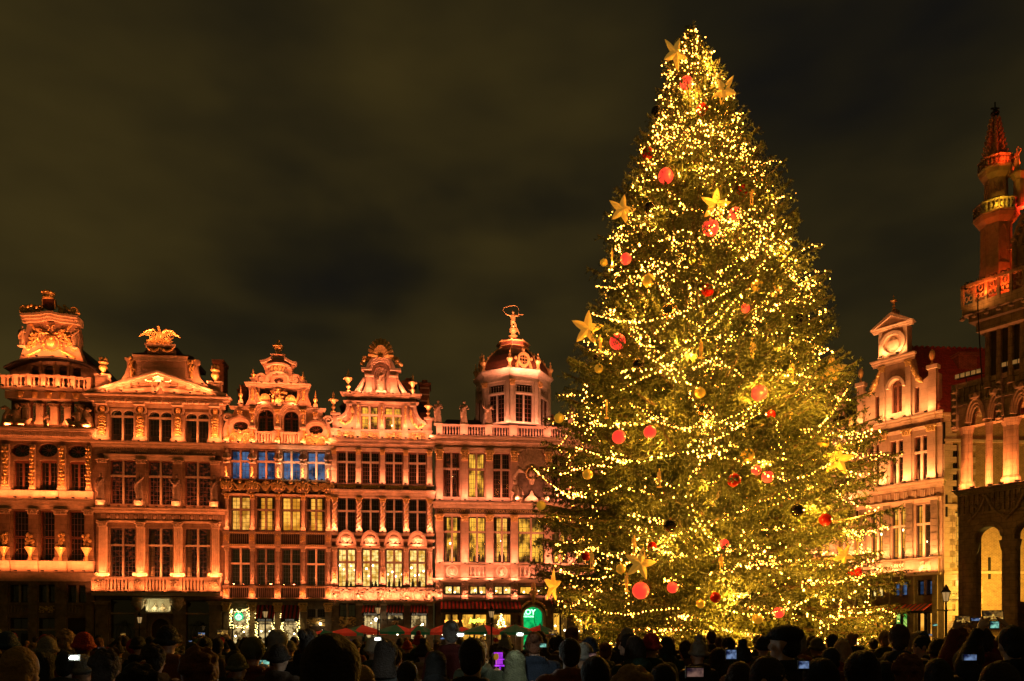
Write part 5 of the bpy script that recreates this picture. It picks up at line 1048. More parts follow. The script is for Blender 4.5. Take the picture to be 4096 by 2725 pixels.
    for k in range(26):
        an = math.pi*(.06+.88*k/25); L = 1.9+.3*r.random(); b.tube([(cx+.3*math.cos(an), -.1, cz+.1), (cx+L*.5*math.cos(an), -.2, cz+L*.5*math.sin(an)), (cx+min(1.55, L)*math.cos(an), -.08, cz+L*1.15*math.sin(an))], [.05, .13, .09], 5)
    b.blob((cx, -.3, cz), (.32, .3, .4), ICO2); b.tube([(cx, -.15, cz-.9), (cx, -.2, cz-.4)], [.18, .3], 8)
    for sg in (-1, 1): b.tube([(cx+sg*.3, -.15, cz), (cx+sg*1.1, -.2, cz+.4), (cx+sg*1.5, -.1, cz-.3), (cx+sg*1.3, -.1, cz-.9)], [.12, .2, .2, .08], 6)
    o = bpy.data.objects.new("trophy_relief", remesh(b, "trophy_relief", .05, CARVE, 1)); COL.objects.link(o); o.parent = bkw
    b = MB()
    for k in range(20): an = k*.314; b.blob((cx+.48*math.cos(an), -.36, cz+.52*math.sin(an)), .1)
    b.build('wreath', GOLD, bkw)
    for sg, lb in ((-1, "left"), (1, "right")):
        b = MB(); u = cx+sg*1.35; z = h.Z(485); b.tube([(u, -.5, z+.45), (u+.02*sg, -.5, z+1.0), (u+.1*sg, -.45, z+1.35)], [.3, .26, .22], 8); b.blob((u+.12*sg, -.45, z+1.68), (.17, .18, .21), ICO2); b.tube([(u, -.5, z+.4), (u+.35*sg*.5, -.8, z+.45), (u+.3*sg, -.85, z-.1)], [.2, .16, .1], 8); b.tube([(u, -.5, z+.35), (u-.5*sg, -.6, z+.35), (u-.3*sg, -.6, z-.05)], [.2, .15, .1], 8)
        b.tube([(u-.2, -.5, z+1.3), (u-.45, -.6, z+.9), (u-.2, -.7, z+.75)], .08, 6); b.tube([(u+.2, -.5, z+1.3), (u+.5, -.55, z+1.0), (u+.6, -.55, z+.6)], .08, 6)
        o = bpy.data.objects.new("seated_captive_statue", remesh(b, "seated_captive_statue", .045, CARVE, 1)); COL.objects.link(o); o.location = (h.o2.x, h.o2.y, 0); o.rotation_euler = (0, 0, h.ang); tag(o, "seated stone captive at the %s foot of the trophy relief" % lb, "statue")
    b = MB(); b.plate([h.p(*q) for q in ((725,486), (838,486), (832,455), (800,430), (790,395), (780,395), (768,430), (735,455))], [], -.35, -.02); h.part(b, 'relief_base', STONE2)
    # crown cornice, balustrade
    h.fr(1700, 1180, 2.34, 2050); pd = ((105,165), (328,400), (558,630), (788,862), (1103,1175), (1325,1400), (1560,1630), (1790,1850))
    h.cornice(70, 1862, 1345, 1420, .62, dent=.17, breaks=()); h.cornice(85, 1862, 1442, 1478, .18, breaks=[(x, 66) for x in (137, 368, 600, 828, 1145, 1370)])
    h.balustrade(100, 1855, 1232, 1345, .15, pd, (6, 6, 6, 9, 6, 6, 6), STONEP, wk=.5); 
    b = MB(); h.rect(b, 85, 1335, 1862, 1440, -.5, .02); h.part(b, 'wall', STONEP)
    for i, (x, lb) in enumerate(((122, "leftmost roof statue, hands joined in front, on the palace balustrade"), (364, "middle roof statue with folded arms on the palace balustrade"), (597, "roof statue playing a stringed instrument beside the octagonal lantern"))): statue(h, (0, 0, 2)[i], x, 1000, 1228, lb, d=.12, sx=1.1, wob=(0, .2, -.1)[i])
    statue(h, 1, 1362, 1035, 1235, "roof statue half hidden behind the fir tree's outer branches", d=.12)
    b = MB(); u0, u1 = h.U(120), h.U(1860); b.add([(u0, .6, h.Z(1260)), (u1, .6, h.Z(1260)), (u1, 9, h.Z(1260)), (u0, 9, h.Z(1260)), (u0+.8, 3.2, h.Z(1085)), (u1-.8, 3.2, h.Z(1085)), (u1-.8, 6.5, h.Z(1085)), (u0+.8, 6.5, h.Z(1085))], [(0,1,5,4), (1,2,6,5), (2,3,7,6), (3,0,4,7), (4,5,6,7)]); h.part(b, 'roof', SLATE)
    for x, y, wd in ((1218, 985, 52), (510, 1040, 28)):
        b = MB(); b.box(h.U(x-wd), h.U(x+wd), 4, 5.2, h.Z(1260), h.Z(y)); h.part(b, 'chimney', BRICK)
    # lantern
    cx = h.U(862); cy = 3.5; R = (h.U(862+335)-cx)*1.03; ang0 = math.radians(-10.5)
    lt = empty('octagonal_lantern', (0, 0, 0)); lt.parent = h.root; KL = 1.035; lt.location = (cx, cy, EYE*(1-KL)); lt.scale = (KL,)*3
    def octo(b, r, z0, z1, r2=None):
        r2 = r2 or r; v = []
        for rr, z in ((r, z0), (r2, z1)):
            for k in range(8): a = -math.pi/2+ang0+k*math.pi/4; v.append((math.cos(a)*rr, math.sin(a)*rr, z))
        b.add(v, [(k, (k+1) % 8, 8+(k+1) % 8, 8+k) for k in range(8)]+[tuple(range(7, -1, -1)), tuple(range(8, 16))])
    zb, zt = h.Z(1250), h.Z(826)
    for k in range(8):
        a = -math.pi/2+ang0+(k+.5)*math.pi/4; fw = 2*R*math.sin(math.pi/8); ap = R*math.cos(math.pi/8); f = empty('lantern_face', (0, 0, 0)); 
        COL.objects.unlink(f); bpy.data.objects.remove(f)
        M_ = Matrix.Rotation(a+math.pi/2, 4, 'Z') @ Matrix.Translation((0, -ap, 0)); b = MB(); H = zt-zb; w0 = fw*.30
        b.plate([(-fw/2, zb), (fw/2, zb), (fw/2, zt), (-fw/2, zt)], [[(-w0, zb+.12), (w0, zb+.12), (w0, zb+H*.62), (-w0, zb+H*.62)], [(-w0, zb+H*.68), (w0, zb+H*.68), (w0, zb+H*.84), (-w0, zb+H*.84)]], 0, .25)
        b.box(-.06, .06, -.02, .2, zb+.12, zb+H*.62); b.box(-w0-.12, -w0, -.08, 0, zb, zb+H*.88); b.box(w0, w0+.12, -.08, 0, zb, zb+H*.88); b.box(-w0-.12, w0+.12, -.08, 0, zb+H*.63, zb+H*.665)
        b.box(-fw/2+.01, -fw/2+.30, -.12, 0, zb, zb+H*.92); b.box(fw/2-.30, fw/2-.01, -.12, 0, zb, zb+H*.92); b.box(-fw/2, fw/2, -.1, .05, zb+H*.90, zt)
        for q in range(6): x = -w0+2*w0*(q+.5)/6; b.lathe((x, .1, zb+H*.685), [(.06,0), (.03,.05), (.055,.15), (.02,.3), (.05,.44)], 6)
        o = b.build('lantern_side', PAINT, lt); o.matrix_local = M_; o.data.transform(Matrix.Identity(4))
        b = MB()
        for s_ in (-1, 1):
            c_ = s_*w0/2; hw = w0/2-.04
            for xx in (c_-hw, c_, c_+hw): b.box(xx-.02, xx+.02, .08, .12, zb+.12, zb+H*.62)
            for q in range(7): z = zb+.12+(H*.62-.12)*q/6; b.box(c_-hw, c_+hw, .085, .115, z-.02, z+.02)
        w_ = b.build('casement', FRAME, o); place('pane', um('pane', GLASSD), w_, (-w0, .12, zb+.12), (w0*2, 1, H*.62-.12)); 
        if k in (0, 7, 1): place('capital', CAPG, o, (-fw/2+.16, -.14, zb+H*.80), (.42, .3, .4))
    b = MB(); octo(b, R*.9, zb, zt-.1); b.build('lantern_core', DARK, lt)
    b = MB(); octo(b, R*1.01, zt-.02, zt+.12); octo(b, R*1.02, zt+.12, zt+.27, R*1.03); octo(b, R*1.03, zt+.27, zt+.50, R*1.09); octo(b, R*1.10, zt+.50, zt+.60); b.build('lantern_cornice', PAINT, lt)
    zd = zt+.58; zt2 = h.Z(468); prof = [(.99, 0), (.985, .12), (.93, .32), (.80, .56), (.60, .79), (.34, 1.0)]
    b = MB(); H = zt2-zd; v = []
    for r_, t in prof:
        for k in range(8): a = -math.pi/2+ang0+k*math.pi/4; v.append((math.cos(a)*R*r_, math.sin(a)*R*r_, zd+H*t))
    b.add(v, [(j*8+k, j*8+(k+1) % 8, (j+1)*8+(k+1) % 8, (j+1)*8+k) for j in range(5) for k in range(8)]+[tuple(range(40, 48))]); b.build('dome', DOMEM, lt)
    for k in range(8):
        a = -math.pi/2+ang0+k*math.pi/4; c, s_ = math.cos(a), math.sin(a); b = MB(); b.tube([(c*R*r_*1.01, s_*R*r_*1.01, zd+H*t) for r_, t in prof], .055, 5)
        for q in range(7): t = q/6; r_ = np.interp(t, [p_[1] for p_ in prof], [p_[0] for p_ in prof]); b.blob((c*R*r_*1.04, s_*R*r_*1.04, zd+H*t), .09 if q > 1 else .13)
        b.lathe((c*R*1.02, s_*R*1.02, zd), [(.2,0), (.2,.15), (.1,.25), (.12,.5), (.26,.75), (.24,.85), (.08,.95), (.12,1.1), (.03,1.3), (.07,1.38), (.01,1.5)], 8)
        b.build('gilded_rib', GOLD, lt)
    for k in (0, 2, 4, 6):   # round dormers
        a = -math.pi/2+ang0+(k+.5)*math.pi/4; b = MB(); b.plate([(.55*math.cos(t*.314), .62*math.sin(t*.314)) for t in range(20)], [[(.36*math.cos(t*.314), .42*math.sin(t*.314)) for t in range(20)]], -.25, .9)
        for q in (-.12, .12): b.box(q-.02, q+.02, -.15, -.1, -.38, .38); b.box(-.34, .34, -.15, -.1, q*1.1-.02, q*1.1+.02)
        for s_ in (-1, 1): b.blob((s_*.68, -.1, .12), .17); b.blob((s_*.6, -.1, -.4), .14); b.tube([(s_*.62, -.2, -.75), (s_*.55, -.2, -.2)], [.15, .06], 5)
        b.blob((0, -.15, .78), .13); b.lathe((0, -.05, .7), [(.1,0), (.18,.2), (.05,.3), (.02,.5)], 8); b.blob((0, -.25, -.62), (.25, .12, .14))
        o = b.build('round_dormer', GOLD, lt); o.matrix_local = Matrix.Rotation(a+math.pi/2, 4, 'Z') @ Matrix.Translation((0, -R*.93*.93, zd+H*.32))
        b = MB(); b.box(-.4, .4, 0, .05, -.4, .4); b.build('dormer_glass', DARK, o)
    b = MB(); octo(b, R*.42, zt2, zt2+.35); octo(b, R*.40, zt2+.55, zt2+.7, R*.12); b.build('cupola', DOMEM, lt); b = MB(); octo(b, R*.47, zt2+.32, zt2+.38); octo(b, R*.45, zt2-.05, zt2+.0)
    for k in range(8): a = -math.pi/2+ang0+k*math.pi/4; b.tube([(math.cos(a)*R*.4, math.sin(a)*R*.4, zt2+.35), (math.cos(a)*R*.4, math.sin(a)*R*.4, zt2+.56)], .05, 5)
    z0 = zt2+.7
    b.lathe((0, 0, z0), [(.55,-.02), (.3,.25), (.25,.35), (.4,.45), (.2,.55), (.18,.7), (.34,.85), (.34,1.05), (.15,1.2), (.2,1.3), (.05,1.4)], 10)
    b.build('gilded_crest', GOLD, lt)
    # golden figure
    zf0 = h.Z(310)-.0; zf1 = h.Z(112); b = MB(); figure(b, (((-.40, -.02, 1.42), (-.52, -.02, 1.55)), ((.38, .05, 1.38), (.20, .16, 1.52))), face=True, legs=False)
    for sx, kx in ((-1, -.02), (1, .22)): b.tube([(sx*.08, 0, .92), (sx*.08+kx*.6, .05, .5), (sx*.06+kx*1.5, -.02, .06)], [.09, .065, .04], 8); b.tube([(sx*.06+kx*1.5, -.02, .05), (sx*.06+kx*1.5+.03, .12, .02)], [.045, .03], 6)
    b.tube([(.05, .12, 1.56), (.42, .16, 1.52), (.72, .18, 1.57)], [.018, .02, .045], 6)
    pts = [(-.52, -.02, 1.56), (-.66, -.02, 1.72), (-.58, 0, 1.92), (-.30, 0, 2.06), (.02, 0, 2.14), (.24, 0, 2.1), (.36, 0, 1.9), (.34, .1, 1.66), (.42, .1, 1.5)]; b.tube(pts, [.03, .045, .04, .05, .05, .04, .04, .035, .03], 5, sy=.5)
    o = bpy.data.objects.new("gilded_trumpeter_statue", remesh(b, "gilded_trumpeter_statue", .025, GOLD, 1)); COL.objects.link(o)
    wp = Matrix.Rotation(h.ang, 4, 'Z') @ Vector((cx, cy, 0)); k = (zf1-zf0)/1.74; o.location = (h.o2.x+wp.x, h.o2.y+wp.y, EYE+(zf0-.08-EYE)*KL); o.scale = (k*1.35, k*1.15, k*1.15); o.rotation_euler = (0, 0, h.ang)
    tag(o, "gilded figure blowing a horn under a flying ribbon on top of the dome", "statue")
    dark_back(h, 90, 1860, 1340, ygz(h)-2)
    for x in (690, 740, 800, 900, 950, 1010, 1100, 1150): h.uplight(x, 1240, -.2, 8, w=.4, lean=.45)
    
    for x in (880, 1010, 700, 1110): h.uplight(x, 745, .3, 30, w=.3, fixture=False)
    for x in (820, 862, 905): h.uplight(x, 385, -1.2, 60, w=.2, fixture=False)
    for x in range(130, 1860, 115): h.uplight(x, 1345, .62, 9, w=.3)
    h.fr(1700, 1750, 1.845, 2050)
    for i, x in enumerate(pil):
        h.uplight(x, 482, .55, 15, w=.35); h.uplight(x, 940, .55, 15, w=.35); h.uplight(x, 1068, .4, 9, w=.3); h.uplight(x, 1204, .45, 7, w=.3, fixture=True)
        if i < 7: m_ = (x+pil[i+1])/2; h.uplight(m_, 482, .5, 10, w=.5); h.uplight(m_, 935, .45, 9, w=.5); h.uplight(m_, 1050, .45, 14, w=.5)
    return h
GREENROOM = emis("green_lit_room", (.0, .20, .05), (.01, .55, .12), 1.1, 1.5); GREENG = mat("green_glass", (.0, .2, .06), .3, em=(0, .45, .12), es=1.0)
NEONG = mat("neon_green", (.2, .9, .4), .5, em=(.35, 1, .5), es=3); NEONY = mat("neon_yellow_green", (.7, .9, .1), .5, em=(.75, 1, .08), es=3.5); NEONA = mat("neon_amber", (1, .5, .1), .5, em=(1, .42, .05), es=3)
roi()
# ---------------------------------------------------------------- unseen spots added before the facades to brighten them
def flood(px, P, col, plane=PW, dist=6.0, z=4.9, aim=15, blend=.5, size=96, fx=True, dz=0):
    q = plane.P(px); d = (plane.P(px+50)-q).normalized(); n = Vector((d.y, -d.x))
    pos = Vector((q.x+n.x*dist, q.y+n.y*dist, z)); tgt = Vector((q.x, q.y, aim)); ld = bpy.data.lights.new("facade_fill_spot", 'SPOT'); ld.energy = P*(.42 if plane is PW else .6); ld.color = col; ld.spot_size = math.radians(size); ld.spot_blend = blend; ld.shadow_soft_size = .25
    lo = bpy.data.objects.new("facade_fill_spot", ld); COL.objects.link(lo); lo.location = pos; lo.rotation_euler = (tgt-pos).to_track_quat('-Z', 'Y').to_euler()
for px, P, c in ((60, 1500, (1, .22, .05)), (260, 1500, (1, .22, .05)), (480, 1900, (1, .24, .06)), (780, 1900, (1, .24, .06)), (1010, 1900, (1, .24, .07)), (1220, 1900, (1, .24, .07)), (1430, 2300, (1, .26, .09)), (1640, 2300, (1, .26, .09)), (1860, 3300, (1, .29, .12)), (2120, 3300, (1, .29, .12)), (2380, 3300, (1, .29, .12))): flood(px, P, c)
# ---------------------------------------------------------------- ground
COB = mat("cobbles", (.07, .055, .045), .55, var=.5, scale=4, bump=.8, bscale=6)
def ground():
    b = MB(); b.box(-400, 400, -30, 900, -.4, 0); tag(b.build("ground", COB), kind='structure')
ground()
# ---------------------------------------------------------------- north row, seen at an angle
def zr(h, b, x0, x1, z0, z1, d0, d1): b.box(h.U(x0), h.U(x1), -d1, -d0, z0, z1)
class HN(House):
    """same builder, heights given in metres instead of picture rows"""
    def Z(s, y): return y
def stepped(h, x0, x1, win, floors, zt, stone=STONEP, lit=(None,), red=FRAME, ped=True):
    w = MB(); holes = [h.shape(a, t, c, q) for (a, c) in win for (t, q, _) in floors]; w.plate([(h.U(x0), 4), (h.U(x1), 4), (h.U(x1), zt), (h.U(x0), zt)], holes, 0, .36); h.part(w, 'wall', stone)
    for j, (t, q, tr) in enumerate(floors):
        for a, c in win: h.window(a, t, c, q, mull=1, trans=tr, nx=2, ny=(2, 4), lit=lit[j % len(lit)], fm=red, sm=STONE2)
def right_house():
    h = HN("guild_house", "tall gabled guild house right of the fir tree with a round medallion", "guild house", PN, 3770, "guild houses of the north row", (1, .50, .15)); Fr = lambda k: h.fr(3350, 0, 1.96) if k else h.fr(3400, 0, 2.24)
    h.fr(3400, 0, 2.24); W2 = ((190,298), (373,508), (590,722)); fl2 = (10.48, 7.0); wn = [(q[0], q[1]) for q in W2]
    h.fr(3350, 0, 1.96); W1 = ((235,335), (408,522), (598,712)); w = MB(); hol = [h.shape(a, 15.0, c, 12.1) for a, c in W1]; P1 = h.U(160); P2 = h.U(790)
    h.fr(3400, 0, 2.24); hol += [h.shape(a, fl2[0], c, fl2[1]) for a, c in wn]; xl, xr_ = h.U(75), 0.0
    w.plate([(xl, 5.8), (xr_, 5.8), (xr_, 16.0), (xl, 16.0)], hol, 0, .36); h.part(w, 'wall', STONEP)
    for a, c in wn: h.window(a, fl2[0], c, fl2[1], mull=1, trans=9.2, nx=2, ny=(3, 5), lit=ROOMO, sm=STONE2, fm=FRAMED, lamps=1)
    for x in (120, 335, 538, 762): h.pilaster(x, 60, 10.75, 6.9, .14, STONEG, None, 'rust')
    h.cornice(40, 838, 11.95, 11.5, .5); b = MB()
    for k in range(9):
        for q in (-1, 0, 1): u = h.U(105)+(h.U(780)-h.U(105))*(k+.3)/8.8; b.box(u+q*.11-.04, u+q*.11+.04, -.10, .0, 10.95, 11.42)
    h.part(b, 'triglyph', STONE2); h.cornice(60, 815, 10.85, 10.6, .22, breaks=[(x, 70) for x in (120, 335, 538, 762)])
    h.bx('balcony_band', STONEP, 80, 6.85, 800, 5.9, -.01, .18); h.cornice(80, 805, 6.95, 6.85, .25); h.cornice(80, 808, 5.92, 5.80, .25)
    for i, (x0, x1) in enumerate(((190, 295), (385, 500), (605, 725))):
        if i == 1: b = MB(); [b.tube([(h.U(x0)+(h.U(x1)-h.U(x0))*(k+.5)/5+.05*math.cos(t*14), -.25+.05*math.sin(t*14), 5.98+.8*t) for t in np.linspace(0, 1, 14)], .055, 5) for k in range(5)]; h.part(b, 'twisted_balusters', STONE2, kind='stuff')
        else:
            b = MB(); r = random.Random(i); [b.blob((h.U(r.uniform(x0, x1)), -.22, r.uniform(6.05, 6.7)), (r.uniform(.08, .16), .08, r.uniform(.08, .2))) for k in range(22)]; h.part(b, 'carved_panel', STONE2)
    h.uplight(120, 6.95, .4, 1, w=.2)
    WZ = ((180,290), (385,508), (600,733)); w = MB(); w.plate([(xl, 0), (xr_, 0), (xr_, 5.8), (xl, 5.8)], [h.shape(a, 5.5, c, 4.5) for a, c in WZ]+[h.shape(a, 3.4, c, .05) for a, c in WZ], .03, .36); h.part(w, 'wall', STONEG)
    for i, (a, c) in enumerate(WZ):
        h.window(a, 5.5, c, 4.5, mull=1, nx=1, ny=(2, 3), lit=ROOMB if i else ROOMW, sm=STONE2); h.window(a, 3.4, c, .05, mull=1, nx=1, ny=(1, 1), lit=(ROOMO, LITGREEN, ROOMO)[i], sm=None)
    for x in (335, 555, 765): h.pilaster(x, 45, 5.75, .02, .14, STONEG, None, 'plain')
    awning(h, 318, 520, 3.95, 3.45, 1.5, 9, None, .16, lab="dark red awning under the blue-lit windows, left of the pair"); awning(h, 548, 742, 3.95, 3.45, 1.5, 9, None, .16, lab="dark red awning at the corner beside the black lamp post")
    h.fr(3350, 0, 1.96)
    for a, c in W1: h.window(a, 15.0, c, 12.1, mull=1, trans=13.95, nx=1, ny=(2, 4), fm=FRAME, sm=STONE2, curtain=True, lit=ROOMR)
    for x in (190, 362, 552, 742): h.pilaster(x, 62, 15.55, 11.97, .16, STONEP, CAPG, caph=.4)
    h.cornice(140, 822, 16.32, 15.9, .5, breaks=[(x, 66) for x in (190, 362, 552, 742)]); h.cornice(160, 815, 15.6, 15.4, .18, breaks=[(x, 66) for x in (190, 362, 552, 742)]); h.bx('frieze', STONEB, 165, 15.9, 803, 15.6, -.02, .04)
    # gable
    cxp = 455; A_ = [h.shape(420, 19.1, 500, 16.9, 'arch'), h.shape(288, 18.3, 324, 16.6), h.shape(598, 18.3, 636, 16.6)]
    out = [(165,16.3), (790,16.3), (790,18.9), (715,18.9), (650,18.6), (610,19.2), (585,20.3), (325,20.3), (300,19.2), (262,18.6), (200,18.9), (165,18.9)]
    w = MB(); w.plate([(h.U(x), z) for x, z in out], A_, .1, .6); h.part(w, 'gable', STONEP)
    for (q, kd) in (((420,19.1,500,16.9), 'arch'), ((288,18.3,324,16.6), 'rect'), ((598,18.3,636,16.6), 'rect')): h.window(*q, kd, mull=1 if kd == 'arch' else 0, nx=2, ny=(3, 4), fm=FRAME, sm=None, dep=.3, lit=ROOMO if 0 else None)
    b = MB(); u0, u1 = h.U(408), h.U(512); b.plate([((u0+u1)/2+.62*math.cos(math.pi*t/12), 18.55+.75*math.sin(math.pi*t/12)) for t in range(13)]+[((u0+u1)/2-.46*math.cos(math.pi*t/12), 18.55+.55*math.sin(math.pi*t/12)) for t in range(13)], [], -.2, .12); h.part(b, 'arch_moulding', STONE2)
    for x, w_ in ((182, 40), (748, 50)): h.bx('pier', STONEP, x-w_*.6, 19.3, x+w_*.6, 16.3, -.25, .12); h.bx('pier_cap', STONE2, x-w_*.85, 19.45, x+w_*.85, 19.2, -.35, .22)
    for x in (182, 742): 
        o = urn(h, x, 20.5, 19.45, 44, GOLD, 'ball')
    for x in (350, 555): h.pilaster(x, 42, 20.2, 16.35, .05, STONEP, CAPG, caph=.4)
    b = MB()
    for sg in (-1, 1): swag(b, h.U(455+sg*120), 20.0, h.U(455+sg*215), 18.5, .25, -.05, .13, 26, sg+3)
    h.part(b, 'gilded_garland', GOLD)
    h.cornice(285, 600, 20.62, 20.2, .4, base=-.1); h.bx('upper_block', STONEP, 325, 22.6, 552, 20.6, -.6, -.0)
    for x in (342, 535): h.pilaster(x, 30, 22.5, 20.65, .1, STONE2, None)
    b = MB(); u = h.U(438); b.plate([(u+.85*math.cos(t*.314), 21.55+.85*math.sin(t*.314)) for t in range(20)], [[(u+.62*math.cos(t*.314), 21.55+.62*math.sin(t*.314)) for t in range(20)]], -.2, .02); b.blob((u, 0, 21.5), (.42, .18, .5), ICO2); h.part(b, 'round_medallion', STONE2)
    h.cornice(290, 590, 22.75, 22.5, .35); u0, u1, um_ = h.U(285), h.U(595), h.U(440); b = MB(); b.plate([(u0, 22.75), (u1, 22.75), (um_, 23.45)], [], -.3, .5); h.part(b, 'pediment', STONEP)
    b = MB(); b.plate([(u0-.05, 22.75), (u0+.25, 22.75), (um_, 23.35), (um_, 23.6)], [], -.42, -.25); b.plate([(u1-.25, 22.75), (u1+.05, 22.75), (um_, 23.6), (um_, 23.35)], [], -.42, -.25); h.part(b, 'raking_cornice', STONE2)
    h.bx('pedestal', STONEP, 425, 23.85, 462, 23.3, -.5, -.0); urn(h, 441, 24.9, 23.85, 50, GOLD, 'flame')
    # tiled roof and brick side wall
    for x, z_, P in ((190, 16.35, 14), (362, 16.35, 18), (455, 16.35, 18), (552, 16.35, 18), (720, 16.35, 14), (190, 12.0, 16), (275, 12.0, 16), (362, 12.0, 18), (455, 12.0, 18), (552, 12.0, 18), (650, 12.0, 18), (742, 12.0, 16), (370, 20.65, 12), (500, 20.65, 12)): h.uplight(x, z_, .35, P, w=.3)
    h.fr(3400, 0, 2.24)
    for x in (120, 240, 335, 440, 538, 650, 762): h.uplight(x, 7.0, .35, 13, w=.3); h.uplight(x, 5.95, .35, 7, w=.3, fixture=False)
    # side (plane S)
    s = HN("brick_side_wing", "brick side wing with pale quoins behind the open gothic arcade", "building", PS, 3771, None, (1, .5, .12)); s.fr(3750, 0, 1.254)
    QW = ((72, 105, 13.6, 10.9), (88, 118, 9.4, 5.1), (165, 180, 13.6, 10.9)); wd = [(75, 160, 14.3, 10.9), (88, 186, 9.9, 6.3), (102, 195, 5.3, 3.4), (102, 148, 2.9, 1.2)]
    w = MB(); w.plate([(.05, 0), (s.U(700), 0), (s.U(700), 16.2), (.05, 16.2)], [s.shape(a, t, c, q) for a, c, t, q in wd], 0, .4); s.part(w, 'wall', BRICKY)
    for i, (a, c, t, q) in enumerate(wd): s.window(a, t, c, q, mull=1, trans=(t+q)/2 if i < 2 else None, nx=2, ny=(4, 5), lit=(None, ROOMO, ROOMO, ROOMO)[i], sm=STONE2, lamps=0 if i < 2 else 1)
    QB = MB(); QB.box(0, 1, -.05, .01, 0, 1); qm = QB.mesh('quoin', STONE2); z = .1; k = 0
    while z < 15.8:
        lw = .55 if k % 2 else .85; place('quoin', qm, s.root, (.06, 0, z), (lw, 1, .36))
        for a, c, t, q in wd[:3]:
            if q-.3 < z < t: w2 = .2 if k % 2 else .38; place('quoin', qm, s.root, (s.U(a)-w2, 0, z), (w2-.01, 1, .36)); place('quoin', qm, s.root, (s.U(c)+.01, 0, z), (w2, 1, .36))
        z += .38; k += 1
    for z_ in (16.2, 14.5, 10.3, 6.0): b = MB(); b.box(.05, s.U(700), -.12, .02, z_-.15, z_+.02); s.part(b, 'string_course', STONE2)
    for x, z_ in ((30, 14.9), (42, 10.2), (258, 6.2)): b = MB(); b.box(s.U(x)-.06, s.U(x)+.06, -.1, 0, z_-.7, z_+.7); s.part(b, 'iron_wall_tie', IRON)
    for y_, t_ in ((4.55, "GRAND-PLACE"), (4.15, "GROTE MARKT")): b = MB(); b.box(s.U(48), s.U(92), -.05, 0, y_-.17, y_+.17); pl = s.part(b, 'street_name_plate', PAINT); o = letter(s, t_, .15, 70, y_, .06, IRON, parent=pl)
    b = MB(); b.box(s.U(90), s.U(330), -.9, .0, 2.95, 3.05); b.box(s.U(90), s.U(330), -.9, -.88, 2.65, 3.05); s.part(b, 'shop_canopy', STONE2)
    aw = MB()
    awning(s, 165, 320, 2.9, 2.75, 1.1, 12, None, .12, lab="striped shop awning fringe under the yellow-lit brick wall"); 
    b = MB(); [b.blob((s.U(x), -.25, z_), .13, ICO2) for x, z_ in ((118, 5.35), (125, 2.35))]; s.part(b, 'wall_lamp', LAMPW)
    # red tiles, row by row
    b = MB(); U1 = s.U(700); rows = 22; e0, r0 = (-.35, 16.15), (4.2, 21.95)
    b.add([(0-.2, e0[0], e0[1]), (U1, e0[0], e0[1]), (U1, r0[0], r0[1]), (-.2, r0[0], r0[1]), (U1, r0[0]+4.5, 16.15), (-.2, r0[0]+4.5, 16.15)], [(0,1,2,3), (3,2,4,5), (0,3,5), (1,4,2)]); rf = s.part(b, 'roof', TILE)
    b = MB(); nx_ = 60
    for j in range(rows):
        t0, t1 = j/rows, (j+1.15)/rows; y0_, z0_ = e0[0]+(r0[0]-e0[0])*t0, e0[1]+(r0[1]-e0[1])*t0; y1_, z1_ = e0[0]+(r0[0]-e0[0])*t1, e0[1]+(r0[1]-e0[1])*t1
        for i in range(nx_):
            a = -.2+(U1+.2)*i/nx_; c = -.2+(U1+.2)*(i+1)/nx_; m_ = (a+c)/2; e = random.uniform(0, .02)
            b.add([(a, y0_, z0_+.05), (m_, y0_, z0_+.13+e), (c, y0_, z0_+.05), (a, y1_, z1_+.0), (m_, y1_, z1_+.07), (c, y1_, z1_+.0)], [(0,1,4,3), (1,2,5,4), (0, 2, 1)])
    b.build('roof_tiles', TILE, rf, kind='stuff')
    b = MB(); [b.blob((-.2+(U1+.2)*(k+.5)/24, r0[0], r0[1]+.05), (.18, .16, .14)) for k in range(24)]; b.build('ridge_tiles', TILE, rf, kind='stuff')
    bb = MB(); bb.box(0, U1, 1.7, 8, .02, 16.1); s.part(bb, 'inner_walls', DARK)
    b = MB(); b.box(s.U(235), s.U(330), 2.6, 3.8, 17, 20.9); b.box(s.U(230), s.U(336), 2.5, 3.9, 20.9, 21.15); o = s.part(b, 'chimney', BRICK)
    b = MB(); b.box(-5.7, 0, 1.5, 5.5, 0, 16.1); h.part(b, 'inner_walls', DARK)
    ld = bpy.data.lights.new("arcade_lamp", 'POINT'); ld.energy = 1700; ld.color = (1, .56, .07); ld.shadow_soft_size = .3; lo = bpy.data.objects.new("arcade_lamp", ld); COL.objects.link(lo); q = PS.P(3970); lo.location = (q.x, q.y-4.2, 5.0)
    ld = ld.copy(); ld.energy = 420; lo = bpy.data.objects.new("arcade_lamp", ld); COL.objects.link(lo); q = PS.P(3835); lo.location = (q.x, q.y-3, 3.6)
    return h
LITGREEN = emis("green_lit_entrance", (.05, .35, .05), (.5, .8, .15), 1.0, 1.2)
right_house()
flood(3560, 4600, (1, .36, .09), PN, 7, 4.6, 15); flood(3700, 4200, (1, .36, .09), PN, 7, 4.6, 15)
